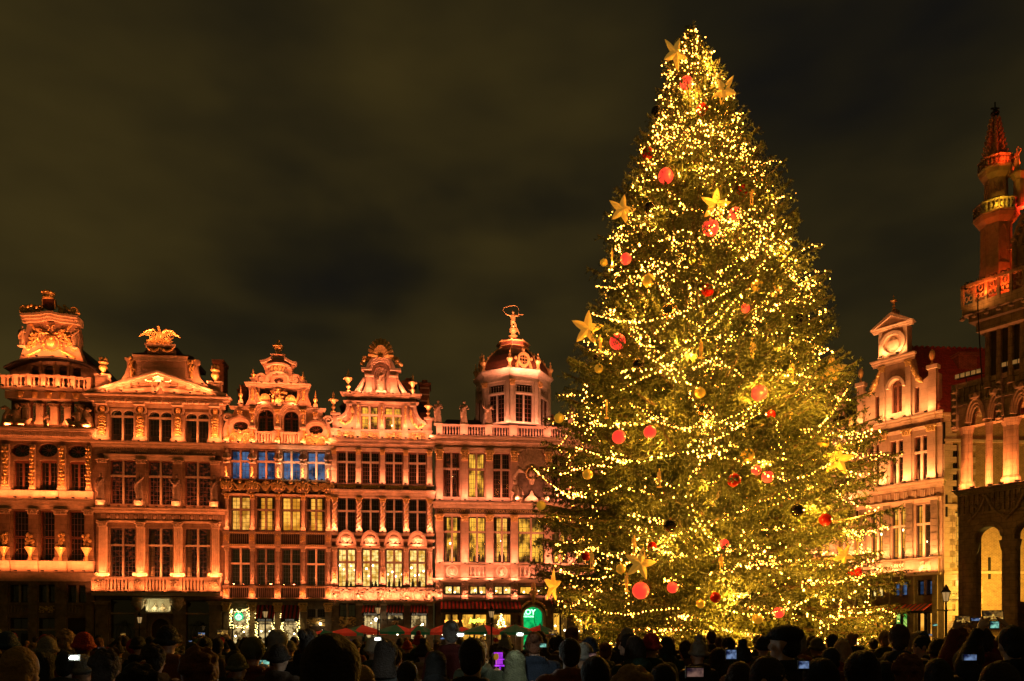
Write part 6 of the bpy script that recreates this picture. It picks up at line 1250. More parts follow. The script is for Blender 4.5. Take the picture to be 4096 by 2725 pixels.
def north_more():
    for (px0, px1, lb, zt, lit, gz) in ((3250, 3415, "narrow pedimented guild house half hidden between the fir tree and the gabled house", 15.0, (ROOMR, ROOMO), 20.2), (2960, 3245, "guild house with a carved balcony band behind the right half of the fir tree", 14.5, (ROOMR, ROOMO), 19), (2720, 2955, "red brick guild house seen through the fir branches", 14.0, (None, ROOMO), 18)):
        h = HN("guild_house", lb, "guild house", PN, px1, "guild houses of the north row", (1, .42, .18)); h.fr(px0, 0, 1); w = px1-px0; n = 2 if w < 200 else 3
        wn = [(w*(k+.5)/n-w/n*.30, w*(k+.5)/n+w/n*.30) for k in range(n)]; fl = ((zt-.8, zt-3.9, zt-1.9), (zt-4.9, zt-8.1, zt-6)); ww = MB()
        ww.plate([(h.U(2), 0), (h.U(w-1), 0), (h.U(w-1), zt), (h.U(2), zt)], [h.shape(a, t, c, q) for a, c in wn for t, q, _ in fl]+[h.shape(a, 3.3, c, .3) for a, c in wn], 0, .4); h.part(ww, 'wall', STONEP if px0 > 2900 else BRICK)
        for j, (t, q, tr) in enumerate(fl):
            for a, c in wn: h.window(a, t, c, q, mull=1, trans=tr, nx=1, ny=(2, 3), lit=lit[j], fm=FRAME, sm=STONE2)
        for a, c in wn: h.window(a, 3.3, c, .3, mull=1, nx=1, ny=(1, 1), lit=ROOMO, sm=None)
        for k in range(n+1):
            x = min(max(w*k/n, 8), w-8); h.pilaster(x, w/n*.22, zt-.3, zt-4.0, .15, STONE2, CAPG); h.pilaster(x, w/n*.22, zt-4.8, zt-8.3, .15, STONE2, CAPG)
            h.uplight(x, zt-4.0, .4, 22, w=.3); h.uplight(x, zt-8.3, .4, 20, w=.3)
        h.cornice(2, w-1, zt+.3, zt-.2, .5); h.cornice(2, w-1, zt-4.2, zt-4.6, .4); h.cornice(2, w-1, zt-9.3, zt-9.6, .4); h.bx('balcony_band', STONEP, 2, zt-8.4, w-1, zt-9.3, 0, .15)
        b = MB(); [b.blob((h.U(w*(k+.5)/14), -.2, zt-8.85), (.16, .09, .3)) for k in range(14)]; h.part(b, 'carving', STONE2)
        m_ = w/2; g = MB(); g.plate([(h.U(2), zt+.3), (h.U(w-1), zt+.3), (h.U(w-6), zt+1.2), (h.U(m_+w*.25), zt+1.6), (h.U(m_+w*.22), gz-.8), (h.U(m_-w*.22), gz-.8), (h.U(m_-w*.25), zt+1.6), (h.U(6), zt+1.2)], [h.shape(m_-w*.08, zt+3, m_+w*.08, zt+1, 'arch')], .1, .5); h.part(g, 'gable', STONEP)
        b = MB(); b.plate([(h.U(m_-w*.28), gz-.85), (h.U(m_+w*.28), gz-.85), (h.U(m_), gz)], [], -.3, .5); h.part(b, 'pediment', STONE2)
        for x in (14, w-12): urn(h, x, zt+2.4, zt+1.2, 22, GOLD, 'ball')
        h.uplight(m_, zt+.35, .4, 22, w=.6); h.uplight(m_*.5, zt+.35, .4, 14, w=.4); h.uplight(m_*1.5, zt+.35, .4, 14, w=.4)
        b = MB(); b.box(h.U(2), h.U(w-1), 1.5, 8, 0, zt+.2); h.part(b, 'inner_walls', DARK)
        b = MB(); u0, u1 = h.U(2), h.U(w-1); b.add([(u0, .6, zt+.2), (u1, .6, zt+.2), (u1, 8, zt+.2), (u0, 8, zt+.2), ((u0+u1)/2, .6, gz-1), ((u0+u1)/2, 8, gz-1)], [(0,1,4), (1,2,5,4), (2,3,5), (3,0,4,5)]); h.part(b, 'roof', SLATE)
        flood((px0+px1)/2, 1500, (1, .33, .12), PN, 7, 4.6, 14)
    h = HN("town_house", "pale town house with white shutters closing the side street behind the fir tree", "house", PW, 2600, None); h.fr(2515, 0, 1); w = MB(); wn = ((25, 55), (80, 110), (135, 165))
    ww = MB(); ww.plate([(h.U(0), 0), (h.U(200), 0), (h.U(200), 15), (h.U(0), 15)], [h.shape(a, t, c, t-2) for a, c in wn for t in (13.5, 9.8, 6)], -10, -9.6+.0); h.part(ww, 'wall', PAINT)
    for a, c in wn:
        for t in (13.5, 9.8, 6): o = h.window(a, t, c, t-2, mull=1, nx=1, ny=(2, 3), sm=None, dep=.2)
    for o in list(h.root.children):
        if o.name.startswith('window'): o.location.y = 10
        if o.name.startswith('wall'): o.location.y = 20-.0
    for a, c in wn:
        for t in (13.5, 9.8, 6):
            for x0, x1 in ((a-13, a-1), (c+1, c+13)): b = MB(); b.box(h.U(x0), h.U(x1), 9.9, 10-.02, t-2, t); h.part(b, 'shutter', PAINT)
    b = MB(); u0, u1 = h.U(0), h.U(200); b.add([(u0, 10, 15), (u1, 10, 15), (u1, 18, 15), (u0, 18, 15), (u0, 14, 18), (u1, 14, 18)], [(0,1,5,4), (3,2,5,4), (0,4,3), (1,2,5)]); h.part(b, 'roof', SLATE)
    b = MB(); b.box(u0, u1, 10.5, 18, 0, 15); h.part(b, 'inner_walls', DARK)
north_more()
# ---------------------------------------------------------------- gothic town building on the right
GOTH = mat("gothic_stone", (.30, .20, .13), .8, var=.5, scale=2.5, bump=.7, bscale=14, brick=(.5, .32, .012, .85, .5))
def maison():
    h = HN("gothic_building", "dark gothic building at the right edge with open arcades and traceried parapets", "building", PM, 3836, None, (1, .20, .04)); h.fr(3750, 0, 1.254); s0 = PM.sc(3836)
    zz = lambda y, x=110: EYE+(HZ-(1350+y/1.254))/PM.sc(3750+x/1.254)
    zf, zc, zp = zz(775), zz(455), zz(250); R = h.U(700); L = h.U(104)
    # ground arcade: bays 165..350, 350..535 ...
    bays = [(188, 322), (385, 520), (583, 700)]; za = EYE+(HZ-(1350+945/1.254))/PM.sc(3750+255/1.254)
    def pointed(x0, x1, zt, rise=.75, seg=10):
        a, c = h.U(x0), h.U(x1); r = (c-a)/2; sp = zt-r*rise*1.3; m_ = (a+c)/2
        lf = [(a+(m_-a)*(1-math.cos(t*math.pi/2)), sp+(zt-sp)*math.sin(t*math.pi/2)) for t in np.linspace(0, 1, seg)]
        return [(a, .03), (c, .03)]+[(2*m_-x, z) for x, z in lf]+[(x, z) for x, z in lf[::-1][1:]]
    w = MB(); w.plate([(L, .0), (R, .0), (R, zf), (L, zf)], [pointed(a, c, za) for a, c in bays], 0, .7); h.part(w, 'arcade_wall', GOTH)
    for x in (162, 368, 570):
        b = MB(); u = h.U(x); b.lathe((u, -.05, 0), [(.42, 0), (.42, 1.2), (.34, 1.3), (.32, zz(1070)-.3), (.42, zz(1070)-.1), (.5, zz(1040))], 10); h.part(b, 'column', GOTH)
    for i, (a, c) in enumerate(bays):
        P = pointed(a, c, za)[2:]; b = MB()
        for o_, rr in ((-.12, .10), (-.28, .07), (.06, .07)): cxm = (h.U(a)+h.U(c))/2; k_ = 1+abs(o_)*.55; b.tube([(cxm+(x-cxm)*k_, -.02+o_*.3, z+abs(o_)*.6) for x, z in P], rr, 6)
        u = cxm; b.tube([(u-.9, -.2, za+.25), (u-.35, -.28, za+.75), (u, -.3, za+1.5)], .08, 6); b.tube([(u+.9, -.2, za+.25), (u+.35, -.28, za+.75), (u, -.3, za+1.5)], .08, 6)
        for q in range(6): b.blob((u+(-1)**q*(.85-.13*q), -.3, za+.4+.2*q), .11)
        h.part(b, 'arch_moulding', GOTH)
    h.cornice(100, 705, zf+.05, zf-.18, .35, GOTH)
    def tracery(x0, x1, z0, z1, n, d=.0, par=None, m=GOTH, nm='tracery'):
        b = MB(); u0, u1 = h.U(x0), h.U(x1); b.box(u0, u1, -d-.1, -d+.1, z1-.12, z1); b.box(u0, u1, -d-.1, -d+.1, z0, z0+.12); w_ = (u1-u0)/n
        for k in range(n+1): b.box(u0+w_*k-.035, u0+w_*k+.035, -d-.07, -d+.07, z0, z1)
        for k in range(n):
            c_ = u0+w_*(k+.5); rr = min(w_, z1-z0)*.30
            for (ax, az) in ((-.5, .25), (.5, .25), (0, -.35), (0, .75)): b.tube([(c_+ax*rr+rr*.6*math.cos(t), -d, (z0+z1)/2+az*rr+rr*.6*math.sin(t)) for t in np.linspace(0, 6.283, 11)], .035, 4, False)
        return h.part(b, nm, m)
    tracery(110, 700, zf-1.3, zf-.15, 22, .06); bb = MB(); bb.box(L, R, .72, .8, zf-1.3, zf-.1); 
    # upper arcade
    for x, w_ in ((135, 50), (252, 36), (357, 64), (480, 40), (600, 60)):
        b = MB(); u = h.U(x); r = w_/1.254/PM.sc(3750+x/1.254)/2; zc_ = zc
        for q in ((-1, -.5), (0, 0), (1, -.5)) if w_ > 45 else ((0, 0),): b.lathe((u+q[0]*r*.5, .15-q[1]*.2, zf), [(r*.9, 0), (r*.95, .35), (r*.62 if w_ > 45 else r*.9, .5), (r*.58 if w_ > 45 else r*.85, zc_-zf-.35), (r*1.0, zc_-zf-.05), (r*1.1, zc_-zf)], 10)
        h.part(b, 'column', STONE)
    ub = [(165, 233), (272, 325), (392, 462), (500, 568), (635, 700)]; zt = zz(350, 160); w = MB()
    def round_(x0, x1): a, c = h.U(x0), h.U(x1); r = (c-a)/2; return [(a, zc-.001), (c, zc-.001)]+[((a+c)/2+r*math.cos(math.pi*t/12), zc+.15+(zt-zc-.15)*math.sin(math.pi*t/12)) for t in range(13)]
    out = [(L, zc), (R, zc), (R, zp), (L, zp)]; hol = [[(x, max(z, zc+.02)) for x, z in round_(a, c)] for a, c in ub]; w.plate(out, hol, 0, .55); h.part(w, 'arcade_wall', GOTH)
    for a, c in ub:
        b = MB(); u0, u1 = h.U(a), h.U(c); m_ = (u0+u1)/2; r = (u1-u0)/2
        for k_, dd in ((1.0, .0), (1.18, -.12), (1.4, -.22)): b.tube([(m_+r*k_*math.cos(math.pi*t/12), dd, zc+.15+(zt-zc-.15)*k_*math.sin(math.pi*t/12)) for t in range(13)], .075, 6)
        b.blob((m_, -.25, zt+.45), (.3, .2, .25), ICO1); h.part(b, 'arch_moulding', STONE)
    b = MB(); b.box(L, R, .56, 3.2, zf-.3, zf-.05); b.box(L, R, .56, 3.2, zp-.9, zp-.7); h.part(b, 'gallery_floor', GOTH)
    b = MB(); b.box(h.U(345), R, 3.0, 3.4, 0, zp+.2); b.box(h.U(345), h.U(360), .75, 3, 0, 3.5+.0); h.part(b, 'inner_wall', GOTH)
    tracery(108, 700, zp-1.0, zp, 20, .08); h.cornice(100, 705, zp+.12, zp-.05, .25, GOTH)
    for x in (95, 320, 545): b = MB(); u = h.U(x); b.box(u-.12, u+.12, -.3, .0, zp-2.2, zp+.1); [b.blob((u, -.3, zp-.3-.35*k), (.17, .12, .1)) for k in range(6)]; h.part(b, 'buttress', GOTH)
    # floodlight racks on the parapet
    for x0, n in ((110, 5), (345, 5)):
        for k in range(n):
            x = x0+k*27; u = h.U(x); b = MB(); b.box(u-.12, u+.12, -.25, -.12, zp+.38, zp+.62); o = h.part(b, 'floodlight', IRON); b = MB(); b.box(u-.10, u+.10, -.262, -.252, zp+.40, zp+.60); b.build('lamp_glass', FLGL, o)
        b = MB(); b.tube([(h.U(x0-5), -.15, zp+.36), (h.U(x0+27*n), -.15, zp+.36)], .025, 5); b.tube([(h.U(x0+40), -.1, zp), (h.U(x0+40), -.15, zp+.36)], .025, 5); h.part(b, 'lamp_bar', IRON)
    # tower block set back, with platform, turret, dormer
    T = empty('stair_tower', (0, 0, 0)); T.parent = h.root; DY = 40.0; sc = FPX/DY
    def wp(px, py, dy=0): k = FPX/(DY+dy); return ((px-CX)/k, DY+dy, EYE+(HZ-py)/k)
    T.parent = None; T.name = 'gothic_tower'; tag(T, "slender octagonal stair tower with balconies and a crocketed red-lit spire", "tower")
    dd = [40.0]; X = lambda x: (3750+x/1.568-CX)*dd[0]/FPX; Zt = lambda y: EYE+(HZ-(400+y/1.568))*dd[0]/FPX
    def oc(b, cx, cy, prof, n=8, a0=math.pi/8): b.lathe((cx, cy, 0), prof, n, a0)
    cy = 39.6; cx = (3750+367/1.568-CX)*cy/FPX; px_ = 1/1.568/sc*cy/40
    C0 = Vector(((3871-CX)/80, 40))
    def tb(b, name, m): o = b.build(name, m, T); o.location = (C0.x, C0.y, 0); o.rotation_euler = (0, 0, h.ang); return o
    zlo = EYE+(HZ-1560)/80
    b = MB(); b.box(.65, 9, .6, 4, zlo, Zt(1420)); tb(b, 'tower_wall', GOTH); b = MB()
    for k in range(6): b.lathe((.72+.52*k, .5, zlo), [(.17, 0), (.14, .3), (.11, 3.2), (.2, 3.45)], 8)
    tb(b, 'shaft_cluster', STONE); b = MB()
    for k in range(5): b.box(.98+.52*k-.12, .98+.52*k+.12, .55, .62, zlo+.3, Zt(1440)); b.tube([(.98+.52*k-.14, .52, Zt(1450)), (.98+.52*k, .5, Zt(1420)), (.98+.52*k+.14, .52, Zt(1450))], .05, 5)
    tb(b, 'tall_window', DARK); zb_, ztp = Zt(1330), Zt(1190)
    b = MB(); b.box(0, 9, -.6, 4, zb_-.35, zb_); b.box(.2, 9, -.35, 4, zb_-.7, zb_-.35); b.box(.4, 9, 0, 4, zb_-1.15, zb_-.7); b.box(-.04, 9, -.64, -.4, ztp-.15, ztp); b.box(-.04, .2, -.64, 4, ztp-.15, ztp); tb(b, 'platform', GOTH)
    b = MB()
    for k in range(9):
        a = .55*k; b.box(a-.06, a+.06, -.60, -.45, zb_, ztp)
        for (ax, az) in ((.17, .45), (.38, .45), (.27, .85), (.17, 1.2), (.38, 1.2)): b.tube([(a+ax+.09*math.cos(t), -.52, zb_+az*.95+.13*math.sin(t)) for t in np.linspace(0, 6.283, 9)], .035, 4, False)
        b.blob((a, -.55, zb_-.5), (.14, .14, .12))
    b.box(0, 9, -.58, -.46, zb_, zb_+.14); tb(b, 'tracery', GOTH)
    dd[0] = cy; Zt0 = lambda y: EYE+(HZ-(400+y/1.568))*cy/FPX
    def stage(y0, y1, hw0, hw1=None, name='shaft', m=GOTH): b = MB(); oc(b, cx, cy, [(hw0*px_*1.04, Zt(y1)), ((hw1 or hw0)*px_*1.04, Zt(y0))]); return b.build(name, m, T)
    stage(1055, 1200, 92, 88, 'turret_plinth', RST); stage(800, 1057, 82, 80, m=RST)
    b = MB()
    for k in range(8): a = math.pi/8+k*math.pi/4; b.tube([(cx+82*px_*math.cos(a), cy+82*px_*math.sin(a), Zt(1055)), (cx+80*px_*math.cos(a), cy+80*px_*math.sin(a), Zt(800))], .06, 5)
    b.build('angle_shaft', RST, T)
    def ring(yc0, yc1, yr0, yr1, hw, ins):
        b = MB(); oc(b, cx, cy, [(ins*px_, Zt(yc1)), (hw*.9*px_, Zt((yc0+yc1)/2)), (hw*px_, Zt(yc0)), (hw*px_, Zt(yc0)+.1)]); b.build('corbel_ring', RST, T); b = MB()
        for k in range(8):
            a0, a1 = math.pi/8+k*math.pi/4, math.pi/8+(k+1)*math.pi/4; p0, p1 = [(cx+hw*px_*.97*math.cos(a), cy+hw*px_*.97*math.sin(a)) for a in (a0, a1)]
            for z in (Zt(yr1), Zt(yr0)): b.tube([(*p0, z), (*p1, z)], .08, 4)
            for t in np.linspace(0, 1, 5): b.tube([(p0[0]+(p1[0]-p0[0])*t, p0[1]+(p1[1]-p0[1])*t, Zt(yr1)), (p0[0]+(p1[0]-p0[0])*t, p0[1]+(p1[1]-p0[1])*t, Zt(yr0))], .045, 4)
            for t in (.2, .5, .8): q = (p0[0]+(p1[0]-p0[0])*t, p0[1]+(p1[1]-p0[1])*t); b.blob((q[0], q[1], (Zt(yr0)+Zt(yr1))/2), (.10, .10, .14))
        b.build('traceried_balcony', GOTH, T)
    ring(745, 800, 670, 742, 125, 84); stage(515, 742, 63, 62, m=RST); ring(455, 515, 388, 450, 98, 62)
    stage(380, 452, 55, 50, 'spire_base'); b = MB(); oc(b, cx-.05, cy, [(48*px_, Zt(395)), (30*px_, Zt(250)), (12*px_, Zt(140)), (8*px_, Zt(110)), (.02, Zt(95))]); sp = b.build('spire', RST, T)
    b = MB()
    for j in range(8):
        t = j/7; z = Zt(380-235*t); rr = (50-32*t)*px_*1.05
        for k in range(8): a = math.pi/8+k*math.pi/4; b.tube([(cx-.05+rr*.6*math.cos(a), cy+rr*.6*math.sin(a), z), (cx-.05+rr*1.25*math.cos(a), cy+rr*1.25*math.sin(a), z+.05), (cx-.05+rr*1.45*math.cos(a), cy+rr*1.45*math.sin(a), z+.22)], [.10, .09, .05], 5)
    b.build('crockets', RST, sp, kind='stuff'); b = MB(); b.tube([(cx-.05, cy, Zt(110)), (cx-.05, cy, Zt(15))], .035, 5); b.lathe((cx-.05, cy, Zt(105)), [(.05,0), (.2,.1), (.2,.2), (.05,.3)], 8); b.box(cx-.25, cx+.15, cy-.03, cy+.03, Zt(55)-.04, Zt(55)+.04); b.blob((cx-.05, cy, Zt(60)), .12); b.build('weather_vane', IRON, sp)
    dd[0] = 39.0
    for (y0, y1, hw) in ((800, 1055, 80), (515, 665, 62)):      # blind panels on the shafts
        b = MB()
        for k in range(8):
            a0, a1 = math.pi/8+k*math.pi/4, math.pi/8+(k+1)*math.pi/4; p0, p1 = [(cx+hw*px_*1.02*math.cos(a), cy+hw*px_*1.02*math.sin(a)) for a in (a0, a1)]
            L_ = lambda t: (p0[0]+(p1[0]-p0[0])*t, p0[1]+(p1[1]-p0[1])*t)
            for t in (.18, .82): b.tube([(*L_(t), Zt0(y1)+.1), (*L_(t), Zt0(y0)-.5)], .045, 4)
            b.tube([(*L_(.18), Zt0(y0)-.5), (*L_(.3), Zt0(y0)-.25), (*L_(.5), Zt0(y0)-.12), (*L_(.7), Zt0(y0)-.25), (*L_(.82), Zt0(y0)-.5)], .045, 4)
        b.build('blind_panel', RST, T)
    # statue column and lit dormer
    b = MB(); oc(b, X(512), 39.0, [(.24, Zt(680)), (.24, Zt(505)), (.40, Zt(470)), (.40, Zt(462))]); b.build('statue_column', RST, T)
    o = bpy.data.objects.new("statue", STS[1]); COL.objects.link(o); o.location = (X(500), 39.0, Zt(458)); k = (Zt(292)-Zt(455))/1.78; o.scale = (k*.8, k*.8, k); o.rotation_euler = (0, 0, 2.4); tag(o, "small dark statue on the slim column beside the turret at the right edge", "statue")
    zq = Zt(1085); b = MB(); b.box(2.05, 5, .2, 1, zq-1.5, Zt(960)); b.plate([(2.0, Zt(965)), (4.4, Zt(965)), (3.2, Zt(600))], [], .1, 1); tb(b, 'dormer', STONE); b = MB()
    for k in range(10): t = k/9; b.blob((2.0+1.2*t, .1, Zt(965)+(Zt(600)-Zt(965))*t), .14)
    for r_ in (.55, .8): b.tube([(3.2+r_*1.4*math.cos(t), .05, Zt(965)+r_*2.2*math.sin(t)) for t in np.linspace(0, math.pi, 12)], .08, 5)
    b.tube([(2.08, .1, zq-1.4), (2.08, .1, Zt(930))], .12, 6); b.blob((2.08, .1, Zt(920)), .2); tb(b, 'dormer_tracery', STONE)
    b = MB(); b.tube([(.75, -.7, Zt(1240)), (.72, -.1, zlo)], .03, 5); tb(b, 'cable', IRON)
    def lamp(x, y, z, P, col, size=.4, rx=math.pi, ry=0):
        ld = bpy.data.lights.new("uplight_lamp", 'AREA'); ld.size = size; ld.energy = P; ld.color = col; lo = bpy.data.objects.new("uplight_lamp", ld); COL.objects.link(lo); lo.location = (x, y, z); lo.rotation_euler = (rx, ry, 0); return lo
    RC = (1, .065, .008)
    for dx, P in ((-1.2, 35), (0, 75), (1.3, 190)): lamp(cx+dx, cy-1.0, ztp-.75, P, (1, .10, .012), .3, math.pi-.25)
    lamp(X(560), 37.6, ztp-1.2, 130, (1, .28, .05), .5, math.pi-.3)
    lamp(cx-.5, cy-1.15, Zt0(735), 22, (.8, .5, .03), .2, math.pi-.3); lamp(cx+1.0, cy-.8, Zt0(735), 45, (1, .03, .01), .2, math.pi-.3, -.3)
    lamp(cx-.2, cy-1.05, Zt0(448), 22, RC, .25, math.pi-.35); lamp(cx+.9, cy-.6, Zt0(448), 26, RC, .25, math.pi-.2, -.4)
    lamp(cx-1.6, 38.6, Zt(1330), 30, (1, .35, .06), .4, math.pi+.2)
    for x in (120, 200, 290, 345, 425, 520): h.uplight(x, zf, .35, 34, (1, .30, .08), w=.3, lean=.5)
    for x in (200, 300, 430, 540):
        h.uplight(x, zf, -1.5, 16, (1, .16, .03), w=.3, lean=.0)
    ld = bpy.data.lights.new('roof_fill_spot', 'SPOT'); ld.energy = 950; ld.color = (1, .10, .04); ld.spot_size = .55; ld.spot_blend = .6; ld.shadow_soft_size = .1; lo = bpy.data.objects.new('roof_fill_spot', ld); COL.objects.link(lo); lo.location = (22.4, 39.6, zp+.8); lo.rotation_euler = (Vector((31.5, 54, 18.8))-lo.location).to_track_quat('-Z', 'Y').to_euler()  # red spot added to lift the dark tiled roof
    return h
FLGL = mat("floodlight_glass", (.9, .7, .4), .2, em=(1, .62, .2), es=.10); RST = mat("spire_stone_reddish", (.42, .22, .13), .8, var=.4, scale=3, bump=.6, bscale=14)
maison()
# ---------------------------------------------------------------- the fir tree
TD = 28.0; TS = FPX/TD
prof_px = [(112,2762,2764),(150,2735,2785),(200,2692,2818),(300,2645,2862),(400,2622,2930),(520,2600,2978),(620,2545,3010),(700,2512,3050),(850,2470,3130),(1020,2405,3165),(1160,2372,3250),(1400,2335,3305),(1640,2250,3390),(1760,2185,3425),(1900,2150,3478),(2060,2155,3530),(2260,2135,3500),(2420,2185,3530),(2560,2290,3560),(2640,2330,3570)]
ZP = np.array([EYE+(HZ-p[0])/TS for p in prof_px][::-1]); LP = np.array([(p[1]-CX)/TS for p in prof_px][::-1]); RP = np.array([(p[2]-CX)/TS for p in prof_px][::-1])
AX0, AX1 = (2842-CX)/TS, (2762-CX)/TS; ZT = ZP[-1]
def axis(z): return AX0+(AX1-AX0)*np.clip((z-1)/(ZT-1), 0, 1)
def radius(z, az):
    """az: 0 = right, pi/2 = away from the camera"""
    l = axis(z)-np.interp(z, ZP, LP); r = np.interp(z, ZP, RP)-axis(z); c = np.cos(az); return np.where(c > 0, r*c*c+(l+r)/2*(1-c*c), l*c*c+(l+r)/2*(1-c*c))
FOL = mat("fir_needles", (.115, .120, .026), .6, var=.55, scale=2.2, vary=(.050, .062, .016)); BARK = mat("fir_bark", (.12, .075, .04), .9, var=.4, scale=6, bump=.6, bscale=20); TWIG = mat("fir_twig", (.13, .085, .04), .85)
tree = empty("fir_tree", (AX0, TD, 0), 0, "huge lit fir tree hung with fairy lights, red baubles and gold stars", "christmas tree")
def loc(b, name, m, parent=tree, **k): o = b.build(name, m, parent, **k); o.location = (-AX0, -TD, 0); return o
b = MB(); b.tube([(float(axis(z)), TD, z) for z in np.linspace(0, ZT-.3, 14)], list(np.linspace(.36, .03, 14)), 12); loc(b, 'trunk', BARK, smooth=True)
def make_tree():
    R = random.Random(21); nodes = []; dirs = []; lens = []; limb = MB(); tips = []
    z = 1.1; layer = 0
    while z < ZT-.25:
        f = (z-1)/(ZT-1); nb = int(15+5*(1-f)) if z < ZT-3 else 10; step = .62-.36*f; off = R.uniform(0, 6.28)
        for k in range(nb):
            az = off+6.283*(k+R.uniform(-.3, .3))/nb; zz = z+R.uniform(-.3, .3)*step*1.6; L = float(radius(zz, az))*(R.choice((R.uniform(.74, .92), R.uniform(.94, 1.07))) if zz > 9 else R.choice((R.uniform(.55, .8), R.uniform(.92, 1.07))))
            if R.random() < .10: L *= .8
            if L < .12: continue
            dr = .30*(1-f)-.10-.35*f; a = np.array([float(axis(zz)), TD, zz-(-.0)+L*dr*.6]); d = np.array([math.cos(az), math.sin(az), 0]); lat = np.array([-d[1], d[0], 0])
            tt = np.linspace(0, 1, 9); droop = -L*dr*(tt**1.3)+ .05*L*tt**4*2
            P = a+np.outer(tt*L, d)+np.outer(droop-L*.0, [0, 0, 1])+np.outer(np.sin(tt*3)*R.uniform(-.06, .06)*L, lat); tips.append((P[-1], az, L))
            limb.tube([tuple(p) for p in P[::2]], [.055*L**.5*(1-t)+.012 for t in tt[::2]], 5)
            ns = max(4, int(L*8)); s0 = .18 if L > 1.5 else .08
            for i in range(ns):
                t = s0+(1-s0)*(i+R.random()*.6)/ns; idx = t*8; i0 = min(7, int(idx)); p = P[i0]+(P[i0+1]-P[i0])*(idx-i0); bl = (L*.36*(1-t)**.8+.16)*R.uniform(.7, 1.15)*(1.0 if L > 1 else .8)
                sd = 1 if i % 2 else -1; an = math.radians(R.uniform(42, 68))*sd; q = d*math.cos(an)+lat*math.sin(an); q = q+np.array([0, 0, R.uniform(-.28, .12)-.06]); m = max(2, int(bl/.060))
                u = np.linspace(.08, 1, m); pts = p+np.outer(u*bl, q)+np.outer(-(u**2)*bl*R.uniform(.05, .35), [0, 0, 1])+np.random.normal(0, .014, (m, 3)); nodes.append(pts); dirs.append(np.tile(q, (m, 1))); lens.append(np.full(m, 1.0))
            u = np.linspace(.1, 1, max(3, int(L/.06))); idx = u*8; i0 = np.minimum(7, idx.astype(int)); pts = P[i0]+(P[i0+1]-P[i0])*(idx-i0)[:, None]; nodes.append(pts); dirs.append(np.tile(d, (len(pts), 1))); lens.append(np.full(len(pts), 1.))
        z += step*.62; layer += 1
    for k in range(26):
        zz = ZT-R.random()*.9; az = R.random()*6.28; m = 6; q = np.array([math.cos(az)*.6, math.sin(az)*.6, .8]); u = np.linspace(0, 1, m); nodes.append(np.array([float(axis(zz)), TD, zz-.15])+np.outer(u*R.uniform(.2, .4), q)); dirs.append(np.tile(q, (m, 1))); lens.append(np.full(m, 1.))
    N = np.concatenate(nodes); D = np.concatenate(dirs); n = len(N); D /= np.linalg.norm(D, axis=1)[:, None]
    K = 3; N = np.repeat(N, K, 0); D = np.repeat(D, K, 0); rnd = np.random.normal(0, 1, N.shape)*np.array([1, 1, .8]); side = np.cross(D, rnd); side /= np.linalg.norm(side, axis=1)[:, None]
    q = D*.62+side*.85+np.array([0, 0, .12]); q /= np.linalg.norm(q, axis=1)[:, None]; Ln = np.random.uniform(.075, .135, len(N))[:, None]; wv = np.cross(q, np.random.normal(0, 1, q.shape)); wv /= np.linalg.norm(wv, axis=1)[:, None]; wd = .024
    V = np.empty((len(N)*3, 3)); V[0::3] = N-wv*wd; V[1::3] = N+wv*wd; V[2::3] = N+q*Ln
    me = bpy.data.meshes.new("foliage"); me.vertices.add(len(V)); me.vertices.foreach_set("co", (V-np.array([AX0, TD, 0])).ravel()); T = len(N)
    me.loops.add(T*3); me.loops.foreach_set("vertex_index", np.arange(T*3, dtype=np.int32)); me.polygons.add(T); me.polygons.foreach_set("loop_start", np.arange(0, T*3, 3, dtype=np.int32)); me.polygons.foreach_set("loop_total", np.full(T, 3, dtype=np.int32)); me.update(calc_edges=True); me.materials.append(FOL)
    o = bpy.data.objects.new("foliage", me); COL.objects.link(o); o.parent = tree; o["kind"] = "stuff"; loc(limb, 'branches', TWIG, kind='stuff'); print("needles", T); return tips
tips = make_tree()
BULB = emis("fairy_bulb", (1, .38, .045), (1, .38, .045), 26)
def _vary():
    nt = BULB.node_tree; N = nt.nodes; L = nt.links; tc = N.new("ShaderNodeTexCoord"); v = N.new("ShaderNodeTexNoise"); v.inputs["Scale"].default_value = 9; L.new(tc.outputs["Object"], v.inputs["Vector"]); mr = N.new("ShaderNodeMapRange"); mr.inputs[1].default_value = .35; mr.inputs[2].default_value = .68; mr.inputs[3].default_value = 6; mr.inputs[4].default_value = 60; L.new(v.outputs["Fac"], mr.inputs[0])
    e = next(n for n in N if n.type == "EMISSION"); L.new(mr.outputs[0], e.inputs[1])
_vary(); WIRE = mat("cable_green", (.05, .05, .02), .6, var=0)
OCT = (np.array([(1,0,0),(-1,0,0),(0,1,0),(0,-1,0),(0,0,1.3),(0,0,-1.3)], float), [(0,2,4),(2,1,4),(1,3,4),(3,0,4),(2,0,5),(1,2,5),(3,1,5),(0,3,5)])
def surf(px, py, k=.97):
    z = EYE+(HZ-py)/TS; x = (px-CX)/TS; ax = float(axis(z)); R_ = float(radius(z, 0 if x > ax else math.pi))*k; Rm = max(.15, R_); dx = max(-1, min(1, (x-ax)/Rm)); y = -Rm*math.sqrt(max(0, 1-dx*dx))*.92
    D = (TD+y)/TD; return Vector((ax+(x-ax), TD+y, z)) if False else Vector((x*D, TD+y, EYE+(z-EYE)*D))
BR = .0185
GAPS = ((2380,1900,190,60),(2330,2080,180,60),(3010,1420,100,80),(2650,1830,150,60),(3250,2160,160,50),(2800,2330,70,70),(2450,2310,160,36),(3230,1900,150,40),(2560,1560,150,50),(3060,1740,170,45),(2400,2440,140,30),(2420,1180,60,60),(3230,1300,60,90),(2700,1960,90,50),(3090,2300,130,40))
